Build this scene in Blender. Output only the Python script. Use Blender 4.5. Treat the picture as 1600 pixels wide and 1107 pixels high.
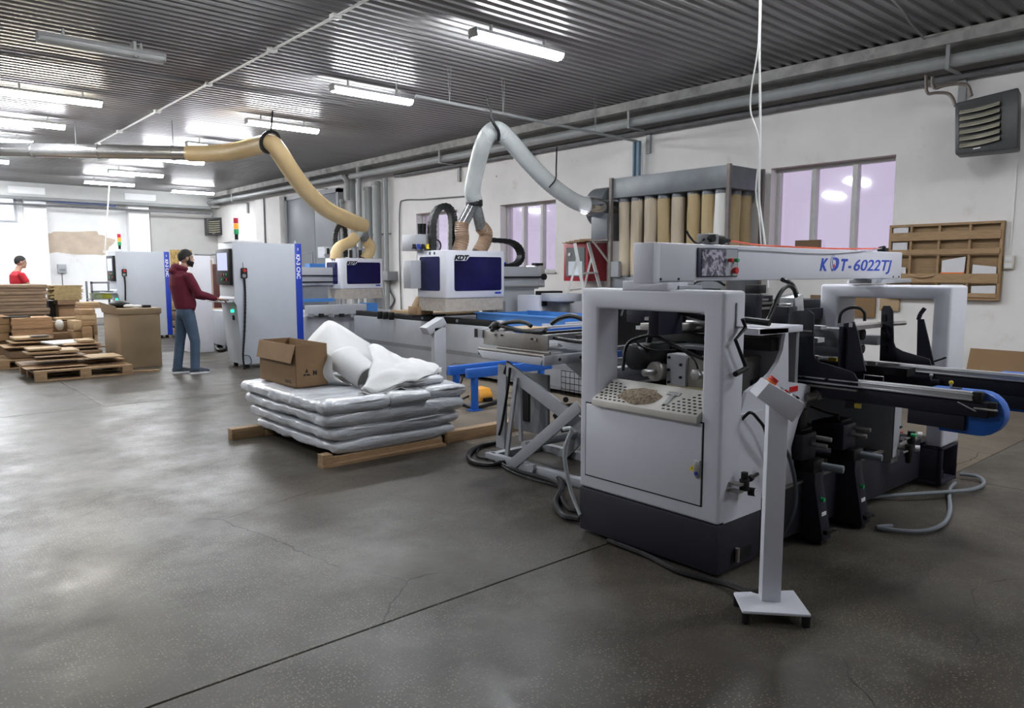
import bpy, bmesh, math, random
from mathutils import Vector, Matrix, noise
random.seed(7)
PI = math.pi
for o in list(bpy.data.objects): bpy.data.objects.remove(o)
C = bpy.context.scene.collection
scn = bpy.context.scene

# ------------------------------------------------------------------ camera, world, exposure
FPX, CXP, CYP, VH, VX = 1165.0, 800.0, 553.5, 425.0, -225.0
PITCH = math.atan((CYP - VH) / FPX)
YAW = math.atan((CXP - VX) * math.cos(PITCH) / FPX)
EYE = Vector((0, 0, 1.5))
FW = Vector((math.sin(YAW) * math.cos(PITCH), math.cos(YAW) * math.cos(PITCH), -math.sin(PITCH)))
RT = Vector((math.cos(YAW), -math.sin(YAW), 0))
UP = RT.cross(FW)
cd = bpy.data.cameras.new('camera'); cam = bpy.data.objects.new('camera', cd); C.objects.link(cam)
cd.sensor_width = 36; cd.sensor_fit = 'HORIZONTAL'; cd.lens = FPX / 1600 * 36; cd.clip_end = 200; cd.clip_start = 0.05
cam.matrix_world = Matrix.Translation(EYE) @ Matrix((RT, UP, -FW)).transposed().to_4x4()
scn.camera = cam
scn.view_settings.view_transform = 'Standard'; scn.view_settings.look = 'None'
scn.view_settings.gamma = 1; scn.view_settings.use_curve_mapping = False
scn.view_settings.exposure = 1.5
LAMP = 44.0          # strength of the tube covers
w = bpy.data.worlds.new('sky'); scn.world = w; w.use_nodes = True
w.node_tree.nodes['Background'].inputs[0].default_value = (0.76, 0.71, 0.85, 1)
w.node_tree.nodes['Background'].inputs[1].default_value = 0.33

def ray(u, v): return FW * FPX + RT * (u - CXP) - UP * (v - CYP)
# measured points: the ray through a pixel of the photograph met with a plane whose place in the hall is known
def onx(u, v, x): r = ray(u, v); return EYE + r * (x / r.x)
def ony(u, v, y): r = ray(u, v); return EYE + r * (y / r.y)
def onz(u, v, z=0.0): r = ray(u, v); return EYE + r * ((z - EYE.z) / r.z)

# ------------------------------------------------------------------ materials
MATS = {}
def mat(name, col, rough=0.5, metal=0.0, var=0.08, scale=6.0, bump=0.0, bscale=60.0, emit=None, es=0.0,
        dirt=None, dscale=1.5, dlo=0.55, dhi=0.75, alpha=1.0, trans=0.0, spec=0.5, stretch=(1, 1, 1), coat=0.0):
    if name in MATS: return MATS[name]
    m = bpy.data.materials.new(name); m.use_nodes = True; nt = m.node_tree; N = nt.nodes; L = nt.links
    b = N['Principled BSDF']
    tc = N.new('ShaderNodeTexCoord'); mp = N.new('ShaderNodeMapping'); mp.inputs['Scale'].default_value = stretch
    L.new(tc.outputs['Object'], mp.inputs[0])
    nz = N.new('ShaderNodeTexNoise'); nz.inputs['Scale'].default_value = scale; nz.inputs['Detail'].default_value = 6
    L.new(mp.outputs[0], nz.inputs['Vector'])
    cr = N.new('ShaderNodeValToRGB')
    c = Vector(col[:3])
    cr.color_ramp.elements[0].position = 0.3; cr.color_ramp.elements[1].position = 0.7
    cr.color_ramp.elements[0].color = (*(c * (1 - var)), 1); cr.color_ramp.elements[1].color = (*[min(1, q) for q in (c * (1 + var))], 1)
    L.new(nz.outputs[0], cr.inputs[0]); out = cr.outputs[0]
    if dirt:
        n2 = N.new('ShaderNodeTexNoise'); n2.inputs['Scale'].default_value = dscale; n2.inputs['Detail'].default_value = 8
        n2.inputs['Roughness'].default_value = 0.65
        L.new(mp.outputs[0], n2.inputs['Vector'])
        r2 = N.new('ShaderNodeMapRange'); r2.inputs[1].default_value = dlo; r2.inputs[2].default_value = dhi
        L.new(n2.outputs[0], r2.inputs[0])
        mx = N.new('ShaderNodeMix'); mx.data_type = 'RGBA'; L.new(r2.outputs[0], mx.inputs[0]); L.new(out, mx.inputs[6])
        mx.inputs[7].default_value = (*dirt, 1); out = mx.outputs[2]
    L.new(out, b.inputs['Base Color'])
    b.inputs['Roughness'].default_value = rough; b.inputs['Metallic'].default_value = metal
    b.inputs['Specular IOR Level'].default_value = spec
    b.inputs['Alpha'].default_value = alpha; b.inputs['Transmission Weight'].default_value = trans
    b.inputs['Coat Weight'].default_value = coat
    if bump:
        n3 = N.new('ShaderNodeTexNoise'); n3.inputs['Scale'].default_value = bscale; n3.inputs['Detail'].default_value = 5
        L.new(mp.outputs[0], n3.inputs['Vector'])
        bp = N.new('ShaderNodeBump'); bp.inputs['Strength'].default_value = bump; bp.inputs['Distance'].default_value = 0.01
        L.new(n3.outputs[0], bp.inputs['Height']); L.new(bp.outputs[0], b.inputs['Normal'])
    if emit:
        b.inputs['Emission Color'].default_value = (*emit, 1); b.inputs['Emission Strength'].default_value = es
    MATS[name] = m
    return m

MW = mat('white_paint', (0.60, 0.605, 0.67), 0.42, var=0.02)
MG = mat('light_grey_paint', (0.36, 0.37, 0.40), 0.45, var=0.04)
MGD = mat('mid_grey_paint', (0.22, 0.225, 0.24), 0.5, var=0.06)
MD = mat('dark_plinth_paint', (0.021, 0.021, 0.031), 0.5, var=0.05, spec=.35)
MDB = mat('black_blue_paint', (0.015, 0.0155, 0.027), 0.45, var=0.1, spec=.35)
MK = mat('black_plastic', (0.009, 0.009, 0.010), 0.5, var=0.1, spec=.3)
MKR = mat('black_rubber', (0.010, 0.010, 0.011), 0.45, var=0.15, spec=.3)
MB1 = mat('blue_paint', (0.015, 0.11, 0.46), 0.38, var=0.05)
MBL = mat('light_blue_paint', (0.05, 0.19, 0.50), 0.45, var=0.08)
MBD = mat('deep_blue_strip', (0.006, 0.035, 0.34), 0.4, var=0.04)
MS = mat('brushed_steel', (0.45, 0.45, 0.45), 0.32, 0.9, var=0.1)
MAL = mat('aluminium', (0.62, 0.63, 0.65), 0.35, 0.8, var=0.06)
MST = mat('dull_steel', (0.30, 0.285, 0.27), 0.45, 0.6, var=0.15, dirt=(0.16, 0.11, 0.07))
MRED = mat('red_plastic', (0.55, 0.02, 0.02), 0.35)
MORG = mat('orange_plastic', (0.8, 0.16, 0.01), 0.4)
MYEL = mat('yellow_plastic', (0.8, 0.6, 0.05), 0.4)
MGRN = mat('green_plastic', (0.02, 0.35, 0.12), 0.4)
MRUB = mat('red_cable', (0.75, 0.12, 0.06), 0.45)
MWC = mat('white_cable', (0.7, 0.7, 0.68), 0.5)
MGH = mat('grey_hose', (0.17, 0.19, 0.215), 0.5, var=0.06)
MCARD = mat('cardboard', (0.23, 0.14, 0.07), 0.85, var=0.08, scale=3, bump=0.1, bscale=30)
MCARD2 = mat('pale_cardboard', (0.32, 0.215, 0.12), 0.8, var=0.06, scale=3)
MWOOD = mat('pine_wood', (0.30, 0.19, 0.10), 0.7, var=0.22, scale=9, stretch=(1, 8, 8), bump=0.15, bscale=20)
MWOODY = mat('pine_wood_lengthwise', (0.40, 0.265, 0.14), 0.7, var=0.2, scale=9, stretch=(8, 1, 8), bump=0.15, bscale=20)
MWOODP = mat('pale_wood', (0.40, 0.285, 0.165), 0.65, var=0.16, scale=8, stretch=(1, 9, 9))
MWOODD = mat('brown_wood', (0.18, 0.11, 0.06), 0.7, var=0.22, scale=9, stretch=(1, 8, 8))
MGLASSB = mat('blue_tinted_window', (0.005, 0.005, 0.055), 0.16, var=0.45, scale=2.5, spec=.35)
MSCR = mat('screen', (0.03, 0.035, 0.05), 0.15, emit=(0.55, 0.6, 0.9), es=0.3)
MPAP = mat('paper', (0.62, 0.62, 0.64), 0.8, var=0.04)

# ------------------------------------------------------------------ mesh builder
def basis(d):
    d = Vector(d).normalized(); a = Vector((0, 0, 1)) if abs(d.z) < 0.9 else Vector((1, 0, 0))
    x = d.cross(a).normalized(); return x, d.cross(x).normalized()

class MB:
    def __init__(s): s.v = []; s.f = []
    def add(s, vs, fs):
        n = len(s.v); s.v += [Vector(q) for q in vs]; s.f += [[n + i for i in q] for q in fs]; return s
    def box(s, x0, x1, y0, y1, z0, z1, M=None):
        vs = [Vector((x, y, z)) for z in (z0, z1) for x, y in ((x0, y0), (x1, y0), (x1, y1), (x0, y1))]
        if M is not None: vs = [M @ q for q in vs]
        return s.add(vs, [(3, 2, 1, 0), (4, 5, 6, 7), (0, 1, 5, 4), (1, 2, 6, 5), (2, 3, 7, 6), (3, 0, 4, 7)])
    def obox(s, c, sx, sy, sz, rz=0, rx=0, ry=0):
        M = Matrix.Translation(Vector(c)) @ Matrix.Rotation(rz, 4, 'Z') @ Matrix.Rotation(ry, 4, 'Y') @ Matrix.Rotation(rx, 4, 'X')
        return s.box(-sx / 2, sx / 2, -sy / 2, sy / 2, -sz / 2, sz / 2, M)
    def bar(s, p, q, wd, h, upv=(0, 0, 1)):
        p, q = Vector(p), Vector(q); d = (q - p).normalized(); x = d.cross(Vector(upv)).normalized(); u = x.cross(d)
        vs = [c + x * a * wd / 2 + u * b * h / 2 for c in (p, q) for a, b in ((-1, -1), (1, -1), (1, 1), (-1, 1))]
        return s.add(vs, [(0, 1, 2, 3), (7, 6, 5, 4), (1, 0, 4, 5), (2, 1, 5, 6), (3, 2, 6, 7), (0, 3, 7, 4)])
    def cyl(s, p, q, r, n=12, r2=None, caps=True):
        p, q = Vector(p), Vector(q); x, y = basis(q - p); r2 = r if r2 is None else r2
        vs = [c + (x * math.cos(2 * PI * i / n) + y * math.sin(2 * PI * i / n)) * rr for c, rr in ((p, r), (q, r2)) for i in range(n)]
        fs = [(i, (i + 1) % n, n + (i + 1) % n, n + i) for i in range(n)]
        if caps: fs += [tuple(reversed(range(n))), tuple(range(n, 2 * n))]
        return s.add(vs, fs)
    def loft(s, rings, caps=True, closed=True):
        n = len(rings[0]); vs = [q for r in rings for q in r]; fs = []
        for k in range(len(rings) - 1):
            for i in range(n if closed else n - 1):
                j = (i + 1) % n; fs.append((k * n + i, k * n + j, (k + 1) * n + j, (k + 1) * n + i))
        if caps: fs += [tuple(reversed(range(n))), tuple(range((len(rings) - 1) * n, len(rings) * n))]
        return s.add(vs, fs)
    def tube(s, pts, r, n=8, sub=6, rib=0, caps=True):
        P = smooth_path(pts, sub) if sub > 1 else [Vector(p) for p in pts]
        rr = r if callable(r) else (lambda t: r)
        x = None; rings = []
        for i, p in enumerate(P):
            d = (P[min(i + 1, len(P) - 1)] - P[max(i - 1, 0)]).normalized()
            if x is None: x, y = basis(d)
            x = (x - d * x.dot(d)).normalized(); y = d.cross(x)
            q = rr(i / (len(P) - 1)) * (1 + (rib if i % 2 else 0))
            rings.append([p + (x * math.cos(2 * PI * k / n) + y * math.sin(2 * PI * k / n)) * q for k in range(n)])
        return s.loft(rings, caps)
    def prism(s, pts, ax, a, b):
        # outline pts (2D) extruded along axis ax from a to b
        def mk(p, t):
            return {'x': (t, p[0], p[1]), 'y': (p[0], t, p[1]), 'z': (p[0], p[1], t)}[ax]
        n = len(pts); vs = [mk(p, a) for p in pts] + [mk(p, b) for p in pts]
        return s.add(vs, [tuple(range(n)), tuple(reversed(range(n, 2 * n)))] + [(i, n + i, n + (i + 1) % n, (i + 1) % n) for i in range(n)])
    def frame(s, y0, y1, z0, z1, t, x0, x1, ax='x'):
        # rectangular frame in the plane across ax
        def bx(a0, a1, b0, b1):
            if ax == 'x': s.box(x0, x1, a0, a1, b0, b1)
            else: s.box(a0, a1, x0, x1, b0, b1)
        bx(y0, y1, z0, z0 + t); bx(y0, y1, z1 - t, z1); bx(y0, y0 + t, z0 + t, z1 - t); bx(y1 - t, y1, z0 + t, z1 - t); return s
    def ball(s, c, rx, ry=None, rz=None, nu=12, nv=8, M=None):
        ry = ry or rx; rz = rz or rx; c = Vector(c); rings = []
        for j in range(1, nv):
            t = PI * j / nv
            rings.append([Vector((rx * math.sin(t) * math.cos(2 * PI * i / nu), ry * math.sin(t) * math.sin(2 * PI * i / nu), rz * math.cos(t))) for i in range(nu)])
        if M is not None: rings = [[M @ q for q in r] for r in rings]
        return s.loft([[c + q for q in r] for r in rings])
    def build(s, name, m, parent=None, bevel=0, seg=2, smooth=30, local=False, origin=None, sub=0, solid=0):
        me = bpy.data.meshes.new(name)
        if parent is not None and not local:
            iv = WM[parent.name].inverted(); vs = [iv @ q for q in s.v]
        elif parent is None:
            o0 = Vector(origin) if origin else Vector((sum(q.x for q in s.v) / len(s.v), sum(q.y for q in s.v) / len(s.v), min(q.z for q in s.v)))
            vs = [q - o0 for q in s.v]
        else: vs = s.v
        me.from_pydata([tuple(q) for q in vs], [], s.f)
        bm = bmesh.new(); bm.from_mesh(me); bmesh.ops.recalc_face_normals(bm, faces=bm.faces)
        if bevel: bmesh.ops.bevel(bm, geom=[e for e in bm.edges if len(e.link_faces) == 2 and e.calc_face_angle(0) > 0.6], offset=bevel, segments=seg, affect='EDGES', profile=0.5, clamp_overlap=True)
        bm.to_mesh(me); bm.free()
        if smooth:
            me.polygons.foreach_set('use_smooth', [True] * len(me.polygons))
            try: me.set_sharp_from_angle(angle=math.radians(smooth))
            except Exception: pass
        me.materials.append(m)
        o = bpy.data.objects.new(name, me); C.objects.link(o)
        if parent is not None: o.parent = parent; WM[o.name] = WM[parent.name]
        else: o.location = o0; WM[o.name] = Matrix.Translation(o0)
        if solid: q = o.modifiers.new('s', 'SOLIDIFY'); q.thickness = solid
        if sub: q = o.modifiers.new('u', 'SUBSURF'); q.levels = sub; q.render_levels = sub
        return o

WM = {}
def smooth_path(pts, sub):
    P = [Vector(p) for p in pts]
    if len(P) < 3: return [P[0].lerp(P[1], i / sub) for i in range(sub + 1)]
    Q = [P[0] * 2 - P[1]] + P + [P[-1] * 2 - P[-2]]; out = []
    for i in range(1, len(Q) - 2):
        a, b, c, d = Q[i - 1:i + 3]
        for k in range(sub):
            t = k / sub
            out.append(0.5 * ((2 * b) + (c - a) * t + (2 * a - 5 * b + 4 * c - d) * t * t + (3 * b - a - 3 * c + d) * t ** 3))
    out.append(P[-1]); return out

def tag(o, label, cat, group=None, kind=None):
    o['label'] = label; o['category'] = cat
    if group: o['group'] = group
    if kind: o['kind'] = kind
    return o
def thing(name, label, cat, loc, rz=0, group=None):
    o = bpy.data.objects.new(name, None); C.objects.link(o); o.empty_display_size = 0.1
    o.location = loc; o.rotation_euler = (0, 0, rz); WM[o.name] = Matrix.Translation(Vector(loc)) @ Matrix.Rotation(rz, 4, 'Z')
    return tag(o, label, cat, group)
def struct(o): o['kind'] = 'structure'; return o
def sroot(name, loc=(0, 0, 0)):
    o = bpy.data.objects.new(name, None); C.objects.link(o); o.location = loc; WM[o.name] = Matrix.Translation(Vector(loc)); o['kind'] = 'structure'; return o
def copy_tree(o, loc=None, label=None, parent=None):
    c = o.copy(); C.objects.link(c); WM[c.name] = WM[o.name].copy()
    if loc is not None:
        c.location = loc; M = WM[o.name].copy(); M.translation = Vector(loc); WM[c.name] = M
    if parent is not None: c.parent = parent
    if label: c['label'] = label
    for ch in list(o.children): copy_tree(ch, None, None, c)
    return c
def text(name, body, m, parent, origin, xdir, ydir, size, shear=0.0, ext=0.002, off=0.0, sx=1.0, align='LEFT', world=True):
    cu = bpy.data.curves.new(name, 'FONT'); cu.body = body; cu.size = size; cu.extrude = ext; cu.shear = shear; cu.offset = off; cu.align_x = align; cu.resolution_u = 3
    o = bpy.data.objects.new(name, cu); C.objects.link(o)
    dg = bpy.context.evaluated_depsgraph_get(); dg.update()
    me = bpy.data.meshes.new_from_object(o.evaluated_get(dg)); bpy.data.objects.remove(o)
    X = Vector(xdir).normalized(); Y = Vector(ydir).normalized(); Z = X.cross(Y)
    M = Matrix.Translation(Vector(origin)) @ Matrix((X * sx, Y, Z)).transposed().to_4x4()
    if world: M = WM[parent.name].inverted() @ M
    me.transform(M); me.materials.clear(); me.materials.append(m); me.name = name
    o = bpy.data.objects.new(name, me); C.objects.link(o); o.parent = parent; WM[o.name] = WM[parent.name]
    return o
# ------------------------------------------------------------------ the hall
H = 4.2; XW = 9.9; XL = -8.0; YB = -7.0; YF = 27.5
# --- lamps first: every tube fitting of the ceiling
MLAMP = mat('lit_lamp_cover', (0.9, 0.9, 0.9), 0.4, var=0, emit=(0.93, 0.96, 1.0), es=LAMP)
MLAMPW = mat('warm_lit_lamp_cover', (0.9, 0.9, 0.9), 0.4, var=0, emit=(1.0, 0.92, 0.74), es=LAMP * 0.85)
MLAMPO = mat('unlit_lamp_cover', (0.42, 0.43, 0.42), 0.3, var=0.05)
MLH = mat('lamp_housing', (0.38, 0.38, 0.38), 0.5, var=0.05)
def make_lamp(x, y, cover, label, grp):
    t = thing('ceiling_lamp', label, 'ceiling lamp', (x, y, 4.05), 0, grp)
    MB().prism([(-.06, .045), (.06, .045), (.085, .0), (-.085, .0)], 'x', -.66, .66).build('lamp_housing', MLH, t, bevel=.006, local=True)
    h = .0
    MB().prism([(-.083, -.002), (-.07, -.04), (-.03, -.065), (.03, -.065), (.07, -.04), (.083, -.002)], 'x', -.645, .645).build('lamp_cover', cover, t, bevel=.004, local=True)
    for s in (-.4, .4): MB().box(s - .01, s + .01, -.02, .02, .045, .125).build('mounting_clip', MLH, t, local=True)
    for s in (-1, 1): MB().box(.645 * s - .01, .645 * s + .01, -.075, .075, -.055, .04).build('end_cap', MLH, t, local=True, bevel=.004)
    return t
first = make_lamp(5.80, 6.52, MLAMP, 'lit ceiling lamp, the largest and nearest in the photo, at top centre', 'lit ceiling lamps')
lamps = [(5.80, 9.68, 'second lit ceiling lamp of the right row, left of the clear hose top'),
         (5.82, 12.75, 'third lit ceiling lamp of the right row, above the beige hose apex'),
         (5.80, 15.75, 'fourth lit ceiling lamp of the right row, just above the beige hose'),
         (5.66, 18.2, 'short looking lit lamp half hidden behind the beige hose start'),
         (5.66, 21.3, 'lit ceiling lamp second from the far end of the right row'),
         (5.68, 24.1, 'farthest lit ceiling lamp of the right row, above a white cord'),
         (2.30, 15.33, 'lit ceiling lamp second nearest in the left row at the photo edge'),
         (2.16, 17.6, 'lit ceiling lamp third nearest in the left row, above the metal duct'),
         (2.20, 21.0, 'lit ceiling lamp at left photo edge, just below the metal duct')]
for x, y, l in lamps: copy_tree(first, (x, y, 4.05), l)
for x, y in [(5.8, 3.4), (5.8, 0.3), (5.8, -2.8), (2.3, 6.6), (-1.1, 9.7), (-1.1, 16), (-1.1, 19.5), (-1.1, 23), (2.2, 24.0), (2.2, 26.4), (-1.1, 26.4), (0.6, 25.2), (-1.1, 3.4), (-4.5, 12), (-4.5, 20), (8.3, 25)]:  # rows continued out of view; extras near the far wall added to brighten it
    c = copy_tree(first, (x, y, 4.05), 'assumed or added lit ceiling lamp outside the picture'); c['group'] = 'ceiling lamps out of view'
make_lamp(2.34, 12.88, MLAMPW, 'lit ceiling lamp with a warm yellowish tube at the left photo edge', None)
off = make_lamp(2.32, 9.75, MLAMPO, 'switched off grey ceiling lamp with a strap across it, top left', None)
MB().box(.3, .33, -.075, .075, -.06, .12).build('strap', MLH, off, local=True)

# --- floor: cast slabs with recessed joints
def floor_mat(name, worn):
    m = bpy.data.materials.new(name); m.use_nodes = True; nt = m.node_tree; N = nt.nodes; L = nt.links; b = N['Principled BSDF']
    ge = N.new('ShaderNodeNewGeometry'); P = ge.outputs['Position']
    def nz(sc, de=6, ro=.6):
        n = N.new('ShaderNodeTexNoise'); n.inputs['Scale'].default_value = sc; n.inputs['Detail'].default_value = de; n.inputs['Roughness'].default_value = ro
        L.new(P, n.inputs['Vector']); return n.outputs[0]
    def ramp(src, a, b_, ca, cb):
        r = N.new('ShaderNodeValToRGB'); r.color_ramp.elements[0].position = a; r.color_ramp.elements[1].position = b_
        r.color_ramp.elements[0].color = (*ca, 1); r.color_ramp.elements[1].color = (*cb, 1); L.new(src, r.inputs[0]); return r.outputs[0]
    def mix(f, a, b_):
        x = N.new('ShaderNodeMix'); x.data_type = 'RGBA'
        for i, q in ((0, f), (6, a), (7, b_)):
            if hasattr(q, 'links'): L.new(q, x.inputs[i])
            else: x.inputs[i].default_value = q if not isinstance(q, tuple) else (*q, 1)
        return x.outputs[2]
    def rng(src, a, b_, c=0., d=1.):
        r = N.new('ShaderNodeMapRange'); r.inputs[1].default_value = a; r.inputs[2].default_value = b_; r.inputs[3].default_value = c; r.inputs[4].default_value = d; L.new(src, r.inputs[0]); return r.outputs[0]
    def math_(op, a, b_):
        x = N.new('ShaderNodeMath'); x.operation = op
        for i, q in ((0, a), (1, b_)):
            if hasattr(q, 'links'): L.new(q, x.inputs[i])
            else: x.inputs[i].default_value = q
        return x.outputs[0]
    if not worn:
        base = ramp(nz(.7, 8, .62), .35, .68, (.037, .032, .0265), (.083, .074, .063))
        base = mix(rng(nz(2.3, 8, .7), .5, .75), base, (.095, .088, .078))
        base = mix(rng(nz(.33, 5, .6), .56, .72, 0, .35), base, (.10, .078, .064))
    else:
        base = ramp(nz(.9, 8, .62), .35, .68, (.10, .083, .064), (.155, .13, .10))
    # terrazzo chips
    vo = N.new('ShaderNodeTexVoronoi'); vo.voronoi_dimensions = '2D'; vo.inputs['Scale'].default_value = 62; L.new(P, vo.inputs['Vector'])
    chips = math_('MULTIPLY', rng(vo.outputs['Distance'], .26, .14), rng(nz(1.1, 4), .36, .56, .1, 1.0 if not worn else .25))
    sc = N.new('ShaderNodeSeparateColor'); L.new(vo.outputs['Color'], sc.inputs[0])
    chips = math_('MULTIPLY', chips, rng(sc.outputs[0], .35, .95))
    base = mix(chips, base, (.21, .18, .13))
    # sawdust
    vo2 = N.new('ShaderNodeTexVoronoi'); vo2.voronoi_dimensions = '2D'; vo2.inputs['Scale'].default_value = 42; L.new(P, vo2.inputs['Vector'])
    dust = math_('MULTIPLY', rng(vo2.outputs['Distance'], .13, .07), rng(nz(1.3, 7, .75), .47, .62, 0, .8))
    base = mix(dust, base, (.26, .21, .13))
    # hairline cracks
    wn = N.new('ShaderNodeTexNoise'); wn.inputs['Scale'].default_value = 2.2; wn.inputs['Detail'].default_value = 8; L.new(P, wn.inputs['Vector'])
    ad = N.new('ShaderNodeMix'); ad.data_type = 'RGBA'; ad.inputs[0].default_value = .22; L.new(P, ad.inputs[6]); L.new(wn.outputs['Color'], ad.inputs[7])
    vc = N.new('ShaderNodeTexVoronoi'); vc.voronoi_dimensions = '2D'; vc.feature = 'DISTANCE_TO_EDGE'; vc.inputs['Scale'].default_value = .75; L.new(ad.outputs[2], vc.inputs['Vector'])
    crack = math_('MULTIPLY', rng(vc.outputs['Distance'], .0035, .001), rng(nz(.8, 3), .5, .56))
    base = mix(crack, base, (.018, .016, .014))
    L.new(base, b.inputs['Base Color'])
    rough = rng(nz(1.6, 8, .7), .35, .7, .28 if not worn else .6, .52 if not worn else .8)
    L.new(rough, b.inputs['Roughness'])
    bp = N.new('ShaderNodeBump'); bp.inputs['Strength'].default_value = .12; bp.inputs['Distance'].default_value = .01
    L.new(math_('SUBTRACT', nz(9, 8, .7), crack), bp.inputs['Height']); L.new(bp.outputs[0], b.inputs['Normal'])
    b.inputs['Specular IOR Level'].default_value = .2
    return m
FM = floor_mat('polished_concrete', False); FB = floor_mat('worn_cement', True)
fl = sroot('floor')
MB().box(XL, XW + .3, YB, YF, -.14, -.008).build('joint_bed', mat('joint_dirt', (.12, .10, .065), .9), fl)
J = .003
slabs = [(XL, 5.95, YB, 2.66, FM), (5.95, XW, YB, 1.92, FM)]
slabs += [(XL, 3.95, 2.66, 9.2, FM), (3.95, 5.95, 2.66, 5.05, FM), (3.95, 5.95, 5.05, 9.2, FB), (5.95, XW, 1.92, 9.2, FB)]
for a, b_ in ((9.2, 15.2), (15.2, 21.3), (21.3, YF)): slabs += [(XL, 2.0, a, b_, FM), (2.0, 6.2, a, b_, FM), (6.2, XW, a, b_, FB if a < 10 else FM)]
for x0, x1, y0, y1, m in slabs:
    MB().box(x0 + J, x1 - J, y0 + J, y1 - J, -.12, 0).build('floor_slab', m, fl, bevel=.004, seg=1, smooth=0)

# --- ceiling: corrugated steel sheets, ridges across the hall
MC = mat('galvanised_ceiling', (0.25, 0.245, 0.245), 0.36, 0.40, var=0.12, scale=.8, stretch=(.4, 1, 1), bump=.06, bscale=5)
ce = sroot('ceiling')
pitch = .15; nper = 14; wsheet = pitch * nper
prof = []
for i in range(nper):
    y = i * pitch; prof += [(y, .03), (y + .055, .03), (y + .075, 0), (y + .13, 0)]
prof.append((wsheet, .03))
def sheet_mesh(x0, x1):
    b = MB(); rings = [[Vector((x, y, z)) for y, z in prof] for x in (x0, x1)]; b.loft(rings, caps=False, closed=False); return b
y = YB; k = 0
sh = {}
while y < YF:
    for (x0, x1) in ((XL, 1.6), (1.6, 6.05), (6.05, XW)):
        if (x0, x1) not in sh:
            o = sheet_mesh(x0, x1).build('ceiling_sheet', MC, ce, smooth=0); sh[(x0, x1)] = o
        else:
            o = sh[(x0, x1)].copy(); C.objects.link(o); o.parent = ce
        o.location = (0, y, H + (.004 if k % 2 else 0))
    y += wsheet; k += 1
MB().box(XL, XW + .3, YB, YF, H + .06, H + .2).build('roof_deck', MGD, ce)

# --- walls
def wall_mat(name, stain=True, base=(.72, .70, .685)):
    m = bpy.data.materials.new(name); m.use_nodes = True; nt = m.node_tree; N = nt.nodes; L = nt.links; b = N['Principled BSDF']
    P = N.new('ShaderNodeNewGeometry').outputs['Position']
    def nz(sc, de=7, ro=.6):
        n = N.new('ShaderNodeTexNoise'); n.inputs['Scale'].default_value = sc; n.inputs['Detail'].default_value = de; n.inputs['Roughness'].default_value = ro
        L.new(P, n.inputs['Vector']); return n.outputs[0]
    r = N.new('ShaderNodeValToRGB'); r.color_ramp.elements[0].position = .3; r.color_ramp.elements[1].position = .7
    c = Vector(base); r.color_ramp.elements[0].color = (*(c * .90), 1); r.color_ramp.elements[1].color = (*(c * 1.06), 1)
    L.new(nz(.9), r.inputs[0]); out = r.outputs[0]
    mr = N.new('ShaderNodeMapRange'); mr.inputs[1].default_value = .6; mr.inputs[2].default_value = .8; mr.inputs[4].default_value = .6; L.new(nz(1.7, 9, .7), mr.inputs[0])
    x = N.new('ShaderNodeMix'); x.data_type = 'RGBA'; L.new(mr.outputs[0], x.inputs[0]); L.new(out, x.inputs[6]); x.inputs[7].default_value = (.42, .37, .30, 1); out = x.outputs[2]
    vo = N.new('ShaderNodeTexVoronoi'); vo.inputs['Scale'].default_value = 1.6; L.new(P, vo.inputs['Vector'])
    mr2 = N.new('ShaderNodeMapRange'); mr2.inputs[1].default_value = .035; mr2.inputs[2].default_value = .025; L.new(vo.outputs['Distance'], mr2.inputs[0])
    x2 = N.new('ShaderNodeMix'); x2.data_type = 'RGBA'; L.new(mr2.outputs[0], x2.inputs[0]); L.new(out, x2.inputs[6]); x2.inputs[7].default_value = (.25, .22, .2, 1); out = x2.outputs[2]
    L.new(out, b.inputs['Base Color']); b.inputs['Roughness'].default_value = .85
    bp = N.new('ShaderNodeBump'); bp.inputs['Strength'].default_value = .25; bp.inputs['Distance'].default_value = .02; L.new(nz(3.5), bp.inputs['Height']); L.new(bp.outputs[0], b.inputs['Normal'])
    return m
WMAT = wall_mat('whitewashed_plaster'); WFAR = wall_mat('white_plaster', base=(.80, .80, .80)); WFARG = wall_mat('grey_white_plaster', base=(.46, .455, .44))
wins = [(4.02, 5.72, 1.5, 2.96), (10.08, 11.68, 1.5, 2.84), (13.12, 14.70, 1.5, 2.84)]
b = MB(); ys = [YB] + [q for w_ in wins for q in w_[:2]] + [YF + .3]
for i in range(0, len(ys), 2): b.box(XW, XW + .34, ys[i], ys[i + 1], -.12, H + .06)
for y0, y1, z0, z1 in wins: b.box(XW, XW + .34, y0, y1, -.12, z0); b.box(XW, XW + .34, y0, y1, z1, H + .06)
struct(b.build('wall_right', WMAT, None, smooth=0, origin=(XW, 0, 0)))
b = MB(); b.box(XL, XW, YF, YF + .3, -.12, H + .06); fw_ = struct(b.build('wall_far', WFAR, None, smooth=0, origin=(0, YF, 0)))
struct(MB().box(7.66, XW, YF - .06, YF, 0, 3.8).build('wall_far_plaster', WFARG, fw_, smooth=0))
struct(MB().box(XL - .3, XL, YB, YF, -.12, H + .06).build('wall_left', WMAT, None, smooth=0))
struct(MB().box(XL, XW, YB - .3, YB, -.12, H + .06).build('wall_back', WMAT, None, smooth=0))
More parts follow.
